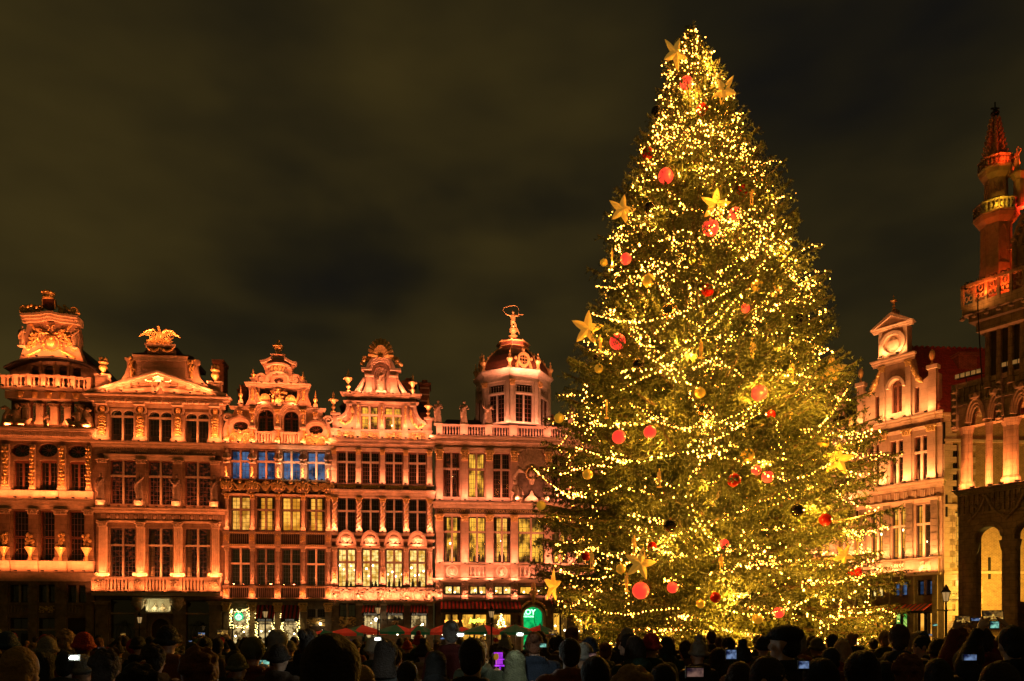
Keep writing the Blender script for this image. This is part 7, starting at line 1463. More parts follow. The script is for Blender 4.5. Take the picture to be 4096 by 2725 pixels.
def dark_bough(q):
    x = CX+q[0]*FPX/q[1]; y = HZ-(q[2]-EYE)*FPX/q[1]; return q[1] < TD and any(((x-a)/c)**2+((y-b_)/d)**2 < 1 for a, b_, c, d in GAPS)
def string(pts, label, group, sp=.135, jit=.035, wire=.011):
    P = [Vector(p) for p in pts]; b = MB(); b.tube(P, wire, 4, False); o = b.build("light_string", WIRE); tag(o, label, "string lights", group); g = MB(); acc = 0
    for a, c in zip(P[:-1], P[1:]):
        L = (c-a).length; 
        while acc < L:
            q = a+(c-a)*(acc/L)
            if group and dark_bough(q) and random.random() < .85: acc += sp; continue
            g.blob((q.x+random.gauss(0, jit), q.y+random.gauss(0, jit), q.z-abs(random.gauss(0, jit))-.01), BR*(random.uniform(.6, 1.15) if random.random() > .10 else random.uniform(1.3, 1.8)), OCT); acc += sp*random.uniform(.8, 1.2)
        acc -= L
    if g.v: g.build('bulb', BULB, o, kind='stuff')
side_of = lambda a: 'on the left flank' if math.cos(a) < -.45 else 'on the right flank' if math.cos(a) > .45 else 'on the side facing the crowd'
zone = lambda z: "near the tip" if z > 17.5 else "in the upper third" if z > 12.5 else "round the middle boughs" if z > 7 else "on the low boughs"
def wind(z0, az0, n, dz, daz, k=1.0, sag=.35):
    pts = []; z, az = z0, az0
    for i in range(n):
        r = float(radius(z, az))*k*random.uniform(.72, .97); pts.append(Vector((float(axis(z))+math.cos(az)*r, TD+math.sin(az)*r, z))); az += daz/max(.5, r/2.0)*random.uniform(.6, 1.3); z += dz*random.uniform(.1, 1.5)
    out = []
    for a, c in zip(pts[:-1], pts[1:]):
        for t in np.linspace(0, 1, 6)[:-1]: q = a.lerp(c, t); q.z -= sag*(c-a).length*t*(1-t); out.append(q)
    return out+[pts[-1]]
R = random.Random(5)
for i in range(84):
    u = R.random(); z0 = 1.9+20.6*u**1.02; 
    if i > 60: z0 = R.uniform(14.5, 22.5)
    az = -math.pi/2+R.uniform(-1.9, 1.9) if i % 7 else R.uniform(0, 6.28)
    n = R.randint(7, 13) if z0 < 17.5 else 9; dv = R.choice((-.10, .05, -.35, -.6)); zz = zone(z0)
    string(wind(z0, az, n, dv if z0 < 17.5 else -.16, R.choice((-1, 1))*R.uniform(.10, .34)), "fairy lights twined through twigs %s, %s" % (zz, side_of(az)), "fairy light strings %s %s" % (zz, side_of(az)), sp=.11, jit=.06)
# extra lights along the boughs
for i, (p, az, L) in enumerate(tips):
    if math.sin(az) < .35 and R.random() < .26:
        ax = Vector((float(axis(p[2])), TD, p[2]+.25)); q = Vector(p); pts = [q.lerp(ax, t)+Vector((R.gauss(0, .06), R.gauss(0, .06), .03)) for t in np.linspace(.03, .75 if L > 1.2 else .85, 8)]; zz = zone(p[2])
        string(pts, "fairy lights along one bough %s, %s" % (zz, side_of(az)), "fairy light strings along boughs %s %s" % (zz, side_of(az)), sp=.10, jit=.09)
for i in range(44):
    z0 = 1.8+18*R.random()**1.3; az = -math.pi/2+R.uniform(-1.3, 1.3)*(.6 if z0 < 9 else 1)
    string(wind(z0, az, R.randint(6, 10), R.choice((.25, -.3, -.1)), R.choice((-1, 1))*R.uniform(.15, .4), k=R.uniform(.35, .75)), "fairy lights deep in the crown, %s, %s" % (zone(z0), side_of(az)), "fairy light strings deep in the crown %s %s" % (zone(z0), side_of(az)), sp=.12)
swags = [([(2366,1262),(2480,1290),(2590,1290),(2700,1260),(2830,1215),(2915,1165)], "long light string swinging right across the tree from the big left star"),
 ([(2625,1440),(2740,1370),(2830,1290),(2910,1200)], "upper of two straight light strings slanting up to the right in mid tree"), ([(2690,1455),(2780,1380),(2850,1310),(2925,1215)], "lower of two straight light strings slanting up to the right in mid tree"),
 ([(2652,1150),(2700,1250),(2770,1300),(2840,1330)], "light string falling to the right below the mirrored ball"), ([(2895,830),(2940,930),(2990,1025)], "straight light string descending right of the big middle star"),
 ([(2785,1085),(2850,1130),(2910,1150)], "short light string hanging over the dark red bauble"), ([(2600,1040),(2680,1068),(2760,1078)], "light string sagging left of the trunk in the upper middle"),
 ([(2385,1150),(2460,1160),(2570,1110)], "light string looping from the left edge towards the gold ball"), ([(3140,1045),(3190,1120),(3215,1165)], "light string down the right edge above the dark bauble"),
 ([(3115,1060),(3150,1110),(3200,1160)], "light string beside the right edge, inner one"), ([(3085,1190),(3140,1290),(3200,1360),(3260,1395)], "light string stretched to the notch of the right outline"),
 ([(3225,1270),(3240,1340),(3255,1390)], "short steep light string closing the right notch"), ([(3015,1210),(3015,1290),(3005,1340)], "vertical light string beside the leaf-shaped star"), ([(3140,1340),(3155,1390),(3175,1440)], "short vertical light string right of the leaf star"),
 ([(2870,1350),(2855,1450),(2840,1530)], "light string hanging beside the bare trunk"), ([(2480,1565),(2560,1520),(2650,1480),(2760,1400)], "light string slanting up beside the black bauble"),
 ([(2570,1645),(2640,1695),(2720,1715),(2810,1708),(2900,1680),(2990,1640),(3050,1600)], "long sagging light string under the glowing bauble at centre"), ([(2820,1780),(2900,1740),(2960,1700),(3040,1650)], "light string rising right under the central cluster"),
 ([(3100,1690),(3110,1760),(3120,1850),(3135,1950)], "vertical light string on the right middle boughs"), ([(2420,1600),(2380,1700),(2330,1740)], "light string along the left outer bough, falling left"), ([(2130,1870),(2190,1930),(2290,1995)], "light string off the far left bough tips"),
 ([(2400,1980),(2450,1960),(2480,1940)], "short light string left of the small figure"), ([(3290,1520),(3300,1560),(3350,1600)], "light string under the right-hand star"), ([(3380,1560),(3330,1640),(3280,1700)], "light string falling from the right-hand star"),
 ([(2260,2285),(2310,2310),(2380,2315),(2450,2300)], "light string on the lowest left boughs under the red bauble"), ([(2330,2395),(2420,2450),(2520,2455),(2600,2440),(2720,2430)], "light string low on the left, above the crowd"),
 ([(2900,2440),(2990,2455),(3080,2450),(3180,2420),(3270,2370),(3380,2310)], "light string slanting up to the low right bauble"), ([(2920,2575),(2980,2620),(3020,2640)], "light string trailing down among the heads at the foot of the tree"), ([(3420,2560),(3440,2600),(3470,2640)], "light string hanging from the low right bough among the heads"),
 ([(3320,1850),(3230,1900),(3140,1925),(3060,1900),(3000,1870)], "dense light string bowing across under the right middle"), ([(2300,1790),(2420,1830),(2560,1850),(2680,1820),(2800,1800)], "light string across the left middle boughs"), ([(2240,1900),(2300,1880),(2370,1860),(2450,1870)], "light string before the palace cornice on a left bough")]
for pts, lb in swags:
    P = [surf(x, y, 1.0) for x, y in pts]; out = []
    for a, c in zip(P[:-1], P[1:]):
        for t in np.linspace(0, 1, 5)[:-1]: out.append(a.lerp(c, t)-Vector((0, .15, 0)))
    string(out+[P[-1]-Vector((0, .15, 0))], lb, None, sp=.12, jit=.02, wire=.016)
GL = bpy.data.lights.new("crown_fill_lamp", 'POINT'); GL.energy = 115; GL.color = (1, .46, .045); GL.shadow_soft_size = .03  # point lamps added inside the crown to light the needles for the bulbs
def glow(z, az, k, P=1.0):
    r = float(radius(z, az))*k; l = GL if P == 1 else GL.copy(); l.energy = 115*P; o = bpy.data.objects.new("crown_fill_lamp", l); COL.objects.link(o); o.location = (float(axis(z))+math.cos(az)*r, TD+math.sin(az)*r, z)
    if dark_bough(o.location): l2 = l.copy(); l2.energy *= .12; o.data = l2
for i in range(120):
    z = 1.6+20.4*((i+.5)/120)**1.05; glow(z, -math.pi/2+R.uniform(-1.5, 1.5), R.uniform(.55, 1.0), (1.0 if z < 9 else .75) if z < 15 else .38)
for z in (2.0, 2.8, 3.6, 4.6, 5.6, 6.8, 8.0, 9.2, 10.4): glow(z, -math.pi/2+R.uniform(-.3, .3), .40, 4.6 if z < 7 else 3.0); glow(z, -math.pi/2+R.uniform(-.7, .7), .7, 2.6)
# ---------------------------------------------------------------- baubles, stars, figures
REDG = mat("bauble_red_glossy", (.55, .012, .006), .12, coat=.6); REDL = mat("bauble_red_lit", (.6, .05, .03), .35, em=(1, .045, .025), es=1.15); BLK = mat("bauble_black", (.012, .008, .005), .06, coat=.5); GLD = mat("bauble_gold", (.75, .42, .06), .22, metal=.55, em=(1, .5, .03), es=.22); MIR = mat("bauble_mirror", (.75, .62, .35), .05, metal=1); STARM = mat("star_gold_cloth", (.80, .48, .10), .6, em=(1, .48, .05), es=.22)  # gold balls and stars glow slightly themselves, bulb light put into the material
FIGM = mat("figure_gold", (.75, .40, .07), .5, em=(1, .42, .04), es=.22); CAPM = mat("bauble_cap", (.7, .5, .2), .3, metal=.8)  # figures carry the same added glow
def ball_mesh(m):
    b = MB(); b.blob((0, 0, 0), 1, ico(3)); return b.mesh("bauble", m, True)
BM = {k: ball_mesh(m) for k, m in (('g', REDG), ('l', REDL), ('b', BLK), ('o', GLD), ('m', MIR))}; cb = MB(); cb.lathe((0,0,.96), [(.16,0), (.16,.16), (.05,.2), (.05,.3)], 8); CM = cb.mesh("cap", CAPM)
HOWC = {'g': "glossy dark red", 'l': "glowing coral red", 'b': "black glass", 'o': "gold", 'm': "mirrored"}
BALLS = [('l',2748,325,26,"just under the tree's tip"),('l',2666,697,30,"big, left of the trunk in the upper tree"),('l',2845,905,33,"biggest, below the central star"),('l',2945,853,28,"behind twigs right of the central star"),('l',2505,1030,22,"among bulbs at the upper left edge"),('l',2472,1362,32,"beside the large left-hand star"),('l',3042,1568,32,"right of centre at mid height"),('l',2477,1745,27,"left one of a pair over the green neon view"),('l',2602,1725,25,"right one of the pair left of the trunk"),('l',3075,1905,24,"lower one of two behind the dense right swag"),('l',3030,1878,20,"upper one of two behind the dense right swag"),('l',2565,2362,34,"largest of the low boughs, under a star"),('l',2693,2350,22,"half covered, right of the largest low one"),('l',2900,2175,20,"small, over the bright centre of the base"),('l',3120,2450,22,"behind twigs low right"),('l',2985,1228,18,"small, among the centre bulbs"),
 ('g',2813,430,24,"near the tip right of the trunk"),('g',2593,605,24,"on the upper left outline"),('g',2982,675,20,"upper of two on the upper right outline"),('g',2975,757,24,"lower of two on the upper right side"),('g',2833,1155,25,"alone in the dark centre of the middle"),('g',2940,1918,28,"clear of twigs, right of the trunk"),('g',3307,2077,26,"on the right low bough tip"),('g',3425,2290,27,"nearest the pink balcony at the right"),('g',2345,2225,19,"on the low left bough"),('g',2610,2185,20,"half hidden left of centre, low"),('g',2865,2390,22,"inside the dark gap at the base"),('g',3090,1655,18,"behind a figure, right middle"),
 ('b',2628,440,22,"on the upper left outline near the tip"),('b',2603,826,24,"left of the trunk in the upper part"),('b',3195,1271,22,"on the right edge above the notch"),('b',2557,1457,25,"under the long swag at the left"),('b',3363,1685,26,"on the right edge at mid height"),('b',2685,2102,28,"low left of the trunk"),('b',3193,2040,27,"low right on a dark bough"),('b',2385,1425,12,"tiny, on the left edge"),('m',3128,990,30,"red-rimmed, on the right upper edge"),('m',2682,1240,32,"full of reflected bulbs at centre left"),('m',2817,1640,26,"under the gold ball on the axis"),
 ('o',2968,565,22,"on the upper right outline"),('o',2417,1045,15,"on the left outline tip"),('o',2597,1117,26,"left of the trunk in the middle"),('o',3032,1135,24,"right of the trunk in the middle"),('o',2397,1470,18,"on the left edge under a figure"),('o',2237,1670,20,"hanging from the far left bough tip"),('o',2352,1895,21,"over the palace relief on a left bough"),('o',2995,1817,27,"right of the trunk below mid height"),('o',2803,1567,22,"on the tree's axis at mid height"),('o',3275,1500,18,"next to the right-hand star"),('o',3298,1770,22,"above the lower right star"),('o',2165,2020,19,"at the leftmost bough tip before the palace"),('o',3035,2475,22,"low right of the base centre"),('o',3388,2475,24,"over the right part of the crowd"),('o',2485,2275,20,"low left beside a star"),('o',2805,2415,18,"near the base centre")]
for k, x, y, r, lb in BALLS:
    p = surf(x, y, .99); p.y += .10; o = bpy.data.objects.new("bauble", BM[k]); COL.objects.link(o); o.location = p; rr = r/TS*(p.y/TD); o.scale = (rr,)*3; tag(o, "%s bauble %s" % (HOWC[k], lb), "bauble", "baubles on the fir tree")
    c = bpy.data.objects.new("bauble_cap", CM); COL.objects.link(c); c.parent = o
def star_mesh():
    b = MB(); n = 10; P = []
    for k in range(50):
        t = k/50*10; i = int(t) ; f = t-i; ro = (1.0, .40) if i % 2 == 0 else (.40, 1.0); r = ro[0]+(ro[1]-ro[0])*(f if i % 2 else f) ; r = r-.10*math.sin(math.pi*f); a = math.pi/2+2*math.pi*k/50; P.append((r*math.cos(a), r*math.sin(a)))
    v = [(x, 0, z) for x, z in P]+[(0, -.22, 0), (0, .22, 0)]; b.add(v, [(i, (i+1) % 50, 50) for i in range(50)]+[((i+1) % 50, i, 51) for i in range(50)]); return b.mesh("star", STARM)
SM = star_mesh()
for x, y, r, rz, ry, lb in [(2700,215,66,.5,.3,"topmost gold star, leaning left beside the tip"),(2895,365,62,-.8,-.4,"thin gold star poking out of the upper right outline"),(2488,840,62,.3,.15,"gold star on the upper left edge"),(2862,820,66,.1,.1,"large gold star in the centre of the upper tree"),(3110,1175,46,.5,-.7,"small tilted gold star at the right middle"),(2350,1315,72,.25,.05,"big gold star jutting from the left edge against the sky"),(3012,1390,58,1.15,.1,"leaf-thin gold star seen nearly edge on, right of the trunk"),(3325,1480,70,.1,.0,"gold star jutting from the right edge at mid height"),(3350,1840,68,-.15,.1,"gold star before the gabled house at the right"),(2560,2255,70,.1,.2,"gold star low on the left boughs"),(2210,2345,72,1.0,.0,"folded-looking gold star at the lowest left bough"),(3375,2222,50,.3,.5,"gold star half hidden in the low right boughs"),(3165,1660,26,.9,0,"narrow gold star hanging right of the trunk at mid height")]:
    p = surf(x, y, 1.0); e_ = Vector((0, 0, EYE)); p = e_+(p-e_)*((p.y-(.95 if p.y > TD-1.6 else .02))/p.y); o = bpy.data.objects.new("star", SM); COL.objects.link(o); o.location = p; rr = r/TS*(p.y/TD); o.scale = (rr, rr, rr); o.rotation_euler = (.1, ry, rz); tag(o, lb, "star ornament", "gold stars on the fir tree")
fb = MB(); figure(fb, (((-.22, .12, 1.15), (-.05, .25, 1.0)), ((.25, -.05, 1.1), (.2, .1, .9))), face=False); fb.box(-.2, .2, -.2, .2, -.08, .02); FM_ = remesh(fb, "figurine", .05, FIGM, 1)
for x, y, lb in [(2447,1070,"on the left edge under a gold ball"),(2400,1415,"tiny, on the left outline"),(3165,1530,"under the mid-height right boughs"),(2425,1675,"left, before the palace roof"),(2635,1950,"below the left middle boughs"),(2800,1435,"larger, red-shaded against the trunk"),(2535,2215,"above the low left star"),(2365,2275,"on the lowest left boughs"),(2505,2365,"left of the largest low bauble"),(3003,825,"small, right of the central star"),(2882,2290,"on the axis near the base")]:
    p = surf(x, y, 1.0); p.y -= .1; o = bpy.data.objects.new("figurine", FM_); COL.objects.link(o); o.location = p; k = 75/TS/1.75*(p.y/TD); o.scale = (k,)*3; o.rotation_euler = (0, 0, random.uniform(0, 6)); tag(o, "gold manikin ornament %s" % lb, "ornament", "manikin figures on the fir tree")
# ---------------------------------------------------------------- umbrellas and lamp posts
UR = mat("umbrella_red_glowing", (.50, .035, .015), .8, em=(1, .06, .02), es=.10); UG = mat("umbrella_green_glowing", (.012, .12, .045), .8, em=(0, .25, .08), es=.05)  # cloth given a faint glow of its own to look lit
def umbrella(x, y0, y1, d, r, lab, rot):
    q = PW.P(x); u = (PW.P(x+50)-q).normalized(); n = Vector((u.y, -u.x)); s = PW.sc(x)*q.y/(q.y+n.y*d); k = FPX/(q.y+n.y*d); X = (x-CX)/k; Y = q.y+n.y*d; zt = EYE+(HZ-y0)/k; ze = EYE+(HZ-y1)/k
    root = empty("parasol", (X, Y, 0), rot, lab, "umbrella", "market umbrellas on the terrace")
    for i in range(8):
        a0, a1 = i*math.pi/4, (i+1)*math.pi/4; b = MB(); p0, p1 = (r*math.cos(a0), r*math.sin(a0)), (r*math.cos(a1), r*math.sin(a1)); m_ = (.5*(p0[0]+p1[0])*.55, .5*(p0[1]+p1[1])*.55)
        h_ = zt-ze
        b.add([(0, 0, zt), (p0[0]*.5, p0[1]*.5, ze+h_*.56), (p1[0]*.5, p1[1]*.5, ze+h_*.56), (*p0, ze), (*p1, ze), (*p0, ze-.18), (*p1, ze-.18)], [(0,1,2), (1,3,4,2), (3,5,6,4)]); b.build('canopy_panel', UR if (i//2) % 2 == 0 else UG, root)
    b = MB(); b.lathe((0,0,0), [(.3,0), (.3,.08), (.03,.1), (.03, zt-.02), (.06, zt), (.02, zt+.15)], 8); b.build('pole', IRON, root); b = MB()
    for i in range(8): a = i*math.pi/4; b.tube([(0, 0, zt-.3), (r*math.cos(a), r*math.sin(a), ze-.01)], .012, 4)
    b.build('ribs', IRON, root, kind='stuff')
for i, (x, y0, y1, d, r, lb) in enumerate([(1293,2520,2542,14,1.25,"leftmost red and green umbrella, low, before the small gilded lamp"),(1385,2512,2534,9,1.5,"striped-looking umbrella second from the left"),(1450,2500,2530,8,1.75,"wide umbrella under the first script-lettered awning"),(1585,2498,2528,8,1.6,"umbrella under the middle script-lettered awning"),(1676,2500,2530,8,1.35,"umbrella right of the middle awning, more red than green"),(1775,2499,2530,8,1.5,"umbrella at the joint of the narrow and the wide house"),(1850,2506,2530,6,1.3,"umbrella half behind its neighbours under the long awning"),(1935,2498,2530,8,1.75,"umbrella beside the lamp post under the yellow-green neon"),(2060,2498,2530,8,1.8,"umbrella over the brightest phone torch"),(2160,2500,2531,8,1.4,"rightmost umbrella, next to the fir tree's low boughs")]): umbrella(x, y0, y1, d, r, lb, i*.7)
for px in (1290, 1440, 1590, 1770, 1940, 2070, 2160):      # small lamps hanging under the umbrellas
    q = PW.P(px); k = FPX/(q.y-7.6); b = MB(); b.blob((0, 0, 0), .07, ICO2); b.tube([(0, 0, .05), (0, 0, .35)], .01, 4); o = b.build("hanging_lamp", LAMPW); o.location = ((px-CX)/k, q.y-7.6, 1.98); tag(o, "warm lamp hanging under an umbrella on the terrace", "lamp", "terrace lamps")
    ld = bpy.data.lights.new("terrace_lamp", 'POINT'); ld.energy = 55; ld.color = (1, .62, .25); ld.shadow_soft_size = .1; lo = bpy.data.objects.new("terrace_lamp", ld); COL.objects.link(lo); lo.location = o.location+Vector((0, 0, -.12))
LGL = mat("lantern_glass", (.5, .4, .25), .3, em=(1, .60, .22), es=.35)
def lamp_post(x, ytop, dist, lab, es=None):
    k = FPX/dist; H = EYE+(HZ-ytop)/k; o = empty("lamp_post", ((x-CX)/k, dist, 0), 0, lab, "lamp post", "old lamp posts"); b = MB()
    b.lathe((0,0,0), [(.2,0), (.2,.5), (.12,.55), (.10,.9), (.06,1.0), (.055, H-1.3), (.10, H-1.25), (.05, H-1.2), (.04, H-.85), (.12, H-.80)], 10); b.tube([(-.38, 0, H-1.22), (.38, 0, H-1.22)], .025, 6); b.blob((-.38,0,H-1.22), .05); b.blob((.38,0,H-1.22), .05); b.build('post', IRON, o, smooth=True)
    b = MB(); b.lathe((0,0,0), [(.11, H-.79), (.19, H-.38)], 6); l = b.build('lantern', LGL, o); b = MB()
    for q in range(6): a = q*math.pi/3; b.tube([(.115*math.cos(a), .115*math.sin(a), H-.8), (.2*math.cos(a), .2*math.sin(a), H-.36)], .014, 4)
    b.lathe((0,0,0), [(.24, H-.38), (.22, H-.33), (.12, H-.22), (.13, H-.17), (.06, H-.08), (.05, H-.04), (.01, H)], 8); b.build('lantern_roof', IRON, l)
for a in ((558, 2448, 57, "black lamp post in front of the arched door under the lit relief"), (1061, 2425, 56, "black lamp post in front of the first dark striped shop awning"), (1512, 2410, 56, "black lamp post hiding part of a script-lettered awning"), (1966, 2424, 55, "black lamp post before the long striped awning of the palace"), (3784, 2338, 38, "tall black lamp post at the right, before the quoined brick corner")): lamp_post(*a)
# ---------------------------------------------------------------- people
def coat_mesh(arms, vox=.022, long=.55, hood=False, scarf=False, puff=0):
    b = MB(); b.tube([(0,0,long), (0,0,.8), (0,0,1.0), (0,.005,1.2), (0,0,1.34), (0,-.005,1.42)], [.235+puff*.3, .215+puff, .205+puff, .215+puff, .19+puff*.5, .095], 16, sy=.68); b.blob((0, -.01, 1.35), (.215+puff, .12, .085), ICO2)
    for sx, (el, ha) in zip((-1, 1), arms):
        sh = Vector((sx*.19, 0, 1.35)); el = Vector(el); ha = Vector(ha); b.blob(sh, .085+puff*.5, ICO2); b.tube([sh, el], [.082+puff*.6, .072+puff*.4], 10); b.blob(el, .072+puff*.4); b.tube([el, el.lerp(ha, .93)], [.070+puff*.4, .050+puff*.2], 10)
    b.tube([(-.09, .03, 1.44), (-.09, -.07, 1.45), (0, -.11, 1.46), (.09, -.07, 1.45), (.09, .03, 1.44)], .045, 8)
    if hood: b.blob((0, -.12, 1.42), (.14, .10, .09), ICO2)
    if puff:
        for z in (.75, .87, .99, 1.11, 1.23): b.tube([(.0+.235*math.cos(t), .15*math.sin(t), z) for t in np.linspace(0, 6.283, 17)], .032, 6, False)
    return remesh(b, "coat", vox, None, 2, .012)
def hairm(kind):
    b = MB(); c = (0, .005, 1.63)
    if kind == 'short': b.blob(c, (.088, .106, .112), ICO3); b.blob((0, -.045, 1.57), (.075, .06, .075), ICO2)
    if kind == 'messy':
        b.blob(c, (.09, .11, .115), ICO3); r = random.Random(3)
        for k in range(26): an = r.uniform(0, 6.28); ph = r.uniform(.1, 1.4); b.blob((math.cos(an)*.085*math.cos(ph), -.01+math.sin(an)*.10*math.cos(ph), 1.63+.11*math.sin(ph)), .032)
        b.blob((0, -.045, 1.56), (.08, .06, .08), ICO2)
    if kind == 'long': b.blob(c, (.095, .112, .115), ICO3); b.tube([(0, -.05, 1.62), (0, -.075, 1.5), (0, -.09, 1.36), (0, -.09, 1.22)], [.095, .10, .10, .05], 10, sy=.6); [b.tube([(sx*.07, .02, 1.62), (sx*.085, .01, 1.5), (sx*.09, .02, 1.38)], [.04, .04, .025], 8) for sx in (-1, 1)]
    if kind == 'bun': b.blob(c, (.088, .106, .112), ICO3); b.blob((0, -.12, 1.68), .05, ICO2); b.blob((0, -.045, 1.57), (.07, .055, .07), ICO2)
    if kind in ('beanie', 'pom'):
        b.blob((0, -.005, 1.655), (.098, .115, .118), ICO3); b.tube([(.102*math.cos(t), -.005+.118*math.sin(t), 1.615+.012*math.sin(t)) for t in np.linspace(0, 6.283, 21)], .024, 8, False)
        if kind == 'pom': b.blob((0, -.01, 1.80), .05, ICO2)
    if kind == 'bobble': b.blob((0, -.005, 1.67), (.125, .13, .135), ICO3)
    if kind == 'hood': b.blob((0, -.02, 1.635), (.125, .135, .145), ICO3); b.tube([(0, -.05, 1.6), (0, -.07, 1.45), (0, -.06, 1.36)], [.12, .14, .17], 12, sy=.7); b.blob((0, -.10, 1.70), (.07, .07, .08), ICO2)
    if kind == 'furhood':
        b.blob((0, -.03, 1.62), (.12, .13, .135), ICO3); b.tube([(0, -.05, 1.6), (0, -.06, 1.42)], [.12, .16], 12, sy=.7); r = random.Random(6)
        for k in range(90): t = r.uniform(-.6, 3.75); b.blob((.135*math.cos(t)+r.gauss(0, .01), .05+r.gauss(0, .018), 1.62+.15*math.sin(t)+r.gauss(0, .01)), r.uniform(.018, .034))
    if kind == 'cap': b.blob((0, .0, 1.665), (.105, .125, .07), ICO3); b.blob((0, .10, 1.645), (.085, .07, .018), ICO2); b.blob((0, -.03, 1.57), (.08, .075, .08), ICO2)
    o = bpy.data.objects
    if kind in ('short', 'messy', 'long', 'bun'):
        me = b.mesh("hair", None); 
    return remesh(b, {'hood': 'hood', 'furhood': 'hood', 'beanie': 'knitted_hat', 'pom': 'knitted_hat', 'bobble': 'knitted_hat', 'cap': 'flat_cap'}.get(kind, 'hair'), .009 if kind in ('messy', 'furhood') else .012, None, 2, .008 if kind in ('long', 'messy', 'short') else .004)
POSES = {'d': ARM_DOWN, 'p': ARM_PHONE, 'u': ARM_UP, 'o': ARM_ONE}
BODY = {}; COATS = {}; HAIR = {}
for k, a in POSES.items():
    b = MB(); figure(b, a); BODY[k] = remesh(b, "person", .011 if k != 'd' else .013, None, 1); COATS[k] = [coat_mesh(a), coat_mesh(a, hood=True, long=.35), coat_mesh(a, puff=.03, long=.75)]
for m_ in list(BODY.values()): m_.materials.append(None)
for l in COATS.values():
    for m_ in l: m_.materials.append(None)
for k in ('short', 'messy', 'long', 'bun', 'beanie', 'pom', 'bobble', 'hood', 'furhood', 'cap'): HAIR[k] = hairm(k); HAIR[k].materials.append(None)
SK = [mat("skin_light", (.52, .30, .20), .55, var=.15, scale=8), mat("skin_medium", (.36, .19, .11), .55, var=.15, scale=8), mat("skin_dark", (.13, .065, .04), .5)]
CC = {'black': (.012, .011, .012), 'navy': (.012, .018, .035), 'grey': (.07, .065, .06), 'brown': (.07, .035, .018), 'dark red': (.13, .016, .012), 'olive': (.045, .045, .02), 'beige': (.30, .20, .11), 'dark green': (.015, .04, .028), 'rust': (.20, .06, .02), 'white': (.5, .42, .33)}
CM_ = {k: mat("cloth_"+k.replace(' ', '_'), v, .9, var=.3, scale=14, bump=.5, bscale=60) for k, v in CC.items()}
HC = {'black': (.010, .007, .006), 'dark brown': (.028, .014, .008), 'brown': (.07, .032, .014), 'auburn': (.16, .05, .016), 'fair': (.34, .19, .075), 'grey': (.22, .19, .16), 'red': (.42, .015, .008), 'blue': (.02, .05, .13), 'white': (.55, .47, .38), 'olive': (.10, .095, .045)}
HM = {k: mat("hair_or_knit_"+k.replace(' ', '_'), v, .75, var=.35, scale=18, bump=.9, bscale=55) for k, v in HC.items()}
TOP = {'short': 1.742, 'messy': 1.755, 'long': 1.745, 'bun': 1.745, 'beanie': 1.775, 'pom': 1.84, 'bobble': 1.805, 'hood': 1.78, 'furhood': 1.78, 'cap': 1.735, None: 1.72}
WID = {'short': .176, 'messy': .20, 'long': .20, 'bun': .176, 'beanie': .21, 'pom': .21, 'bobble': .25, 'hood': .27, 'furhood': .30, 'cap': .20, None: .155}
NP = 0
def person(x, ytop, w, hair, hcol, coat, pose='d', rz=0, lab=None, dist=None, cv=None, skin=0, group=None, scr=None):
    global NP
    D = dist or FPX*WID[hair]/w; zt = EYE+(HZ-ytop)*D/FPX; k = zt/TOP[hair]
    if not dist:
        if k < .86: k = .86
        if k > 1.10: k = 1.10
    o = bpy.data.objects.new("person", BODY[pose]); COL.objects.link(o); o.material_slots[0].link = 'OBJECT'; o.material_slots[0].material = SK[skin]
    o.location = ((x-CX)*D/FPX, D, zt-k*TOP[hair] if not dist else 0); o.scale = (k*random.uniform(.97, 1.05), k, k); o.rotation_euler = (0, 0, rz)
    if not dist and abs(o.location.z) > .001: o.location.z = 0
    c = bpy.data.objects.new("coat", COATS[pose][NP % 3 if cv is None else cv]); COL.objects.link(c); c.parent = o; c.material_slots[0].link = 'OBJECT'; c.material_slots[0].material = CM_[coat]
    if hair:
        h = bpy.data.objects.new(HAIR[hair].name.split('.')[0], HAIR[hair]); COL.objects.link(h); h.parent = o; h.material_slots[0].link = 'OBJECT'; h.material_slots[0].material = HM[hcol] if hcol in HM else CM_[hcol]
    if lab is None:
        hn = {'short': 'short %s hair', 'messy': 'tousled %s hair', 'long': 'long %s hair', 'bun': '%s hair in a bun', 'beanie': '%s knitted hat', 'pom': '%s bobble hat', 'bobble': 'bulky %s hat', 'hood': '%s hood up', 'furhood': 'fur-edged %s hood', 'cap': '%s flat cap'}[hair] % hcol
        lab = "spectator in %s coat, %s%s" % (coat, hn, {'d': '', 'p': ', filming with a phone', 'u': ', phone held overhead', 'o': ', one hand raised'}[pose])
    tag(o, lab, "person", group); NP += 1
    if pose in 'pu' and scr is not False: phone(o, (0, .385, 1.50) if pose == 'p' else (0, .29, 1.82), scr, "phone held by the " + lab.replace("spectator", "person")[:60].rsplit(' ', 1)[0])
    if pose == 'o' and scr is not False: phone(o, (.17, .36, 1.66), scr, "phone held up by the " + lab.replace("spectator", "person")[:58].rsplit(' ', 1)[0], True)
    return o
SCR = [emis("screen_tree_view", (.02, .012, .006), (.30, .15, .03), .8, 22), emis("screen_blue", (.01, .015, .06), (.30, .45, .8), .5, 26), emis("screen_teal", (.005, .02, .03), (.25, .65, .5), 1.0, 26), emis("screen_dim", (.02, .01, .02), (.30, .16, .12), .6, 24)]; SCRP = emis("screen_picture", (.25, .08, .01), (1, .62, .12), .8, 60); TORCH = emis("torch_white", (.8, 1, .85), (1, 1, .9), 60); TORCHG = emis("torch_greenish", (.55, 1, .8), (.75, 1, .85), 60); PUR = emis("purple_glow", (.25, .01, .6), (.5, .05, .8), 1.2, 12)
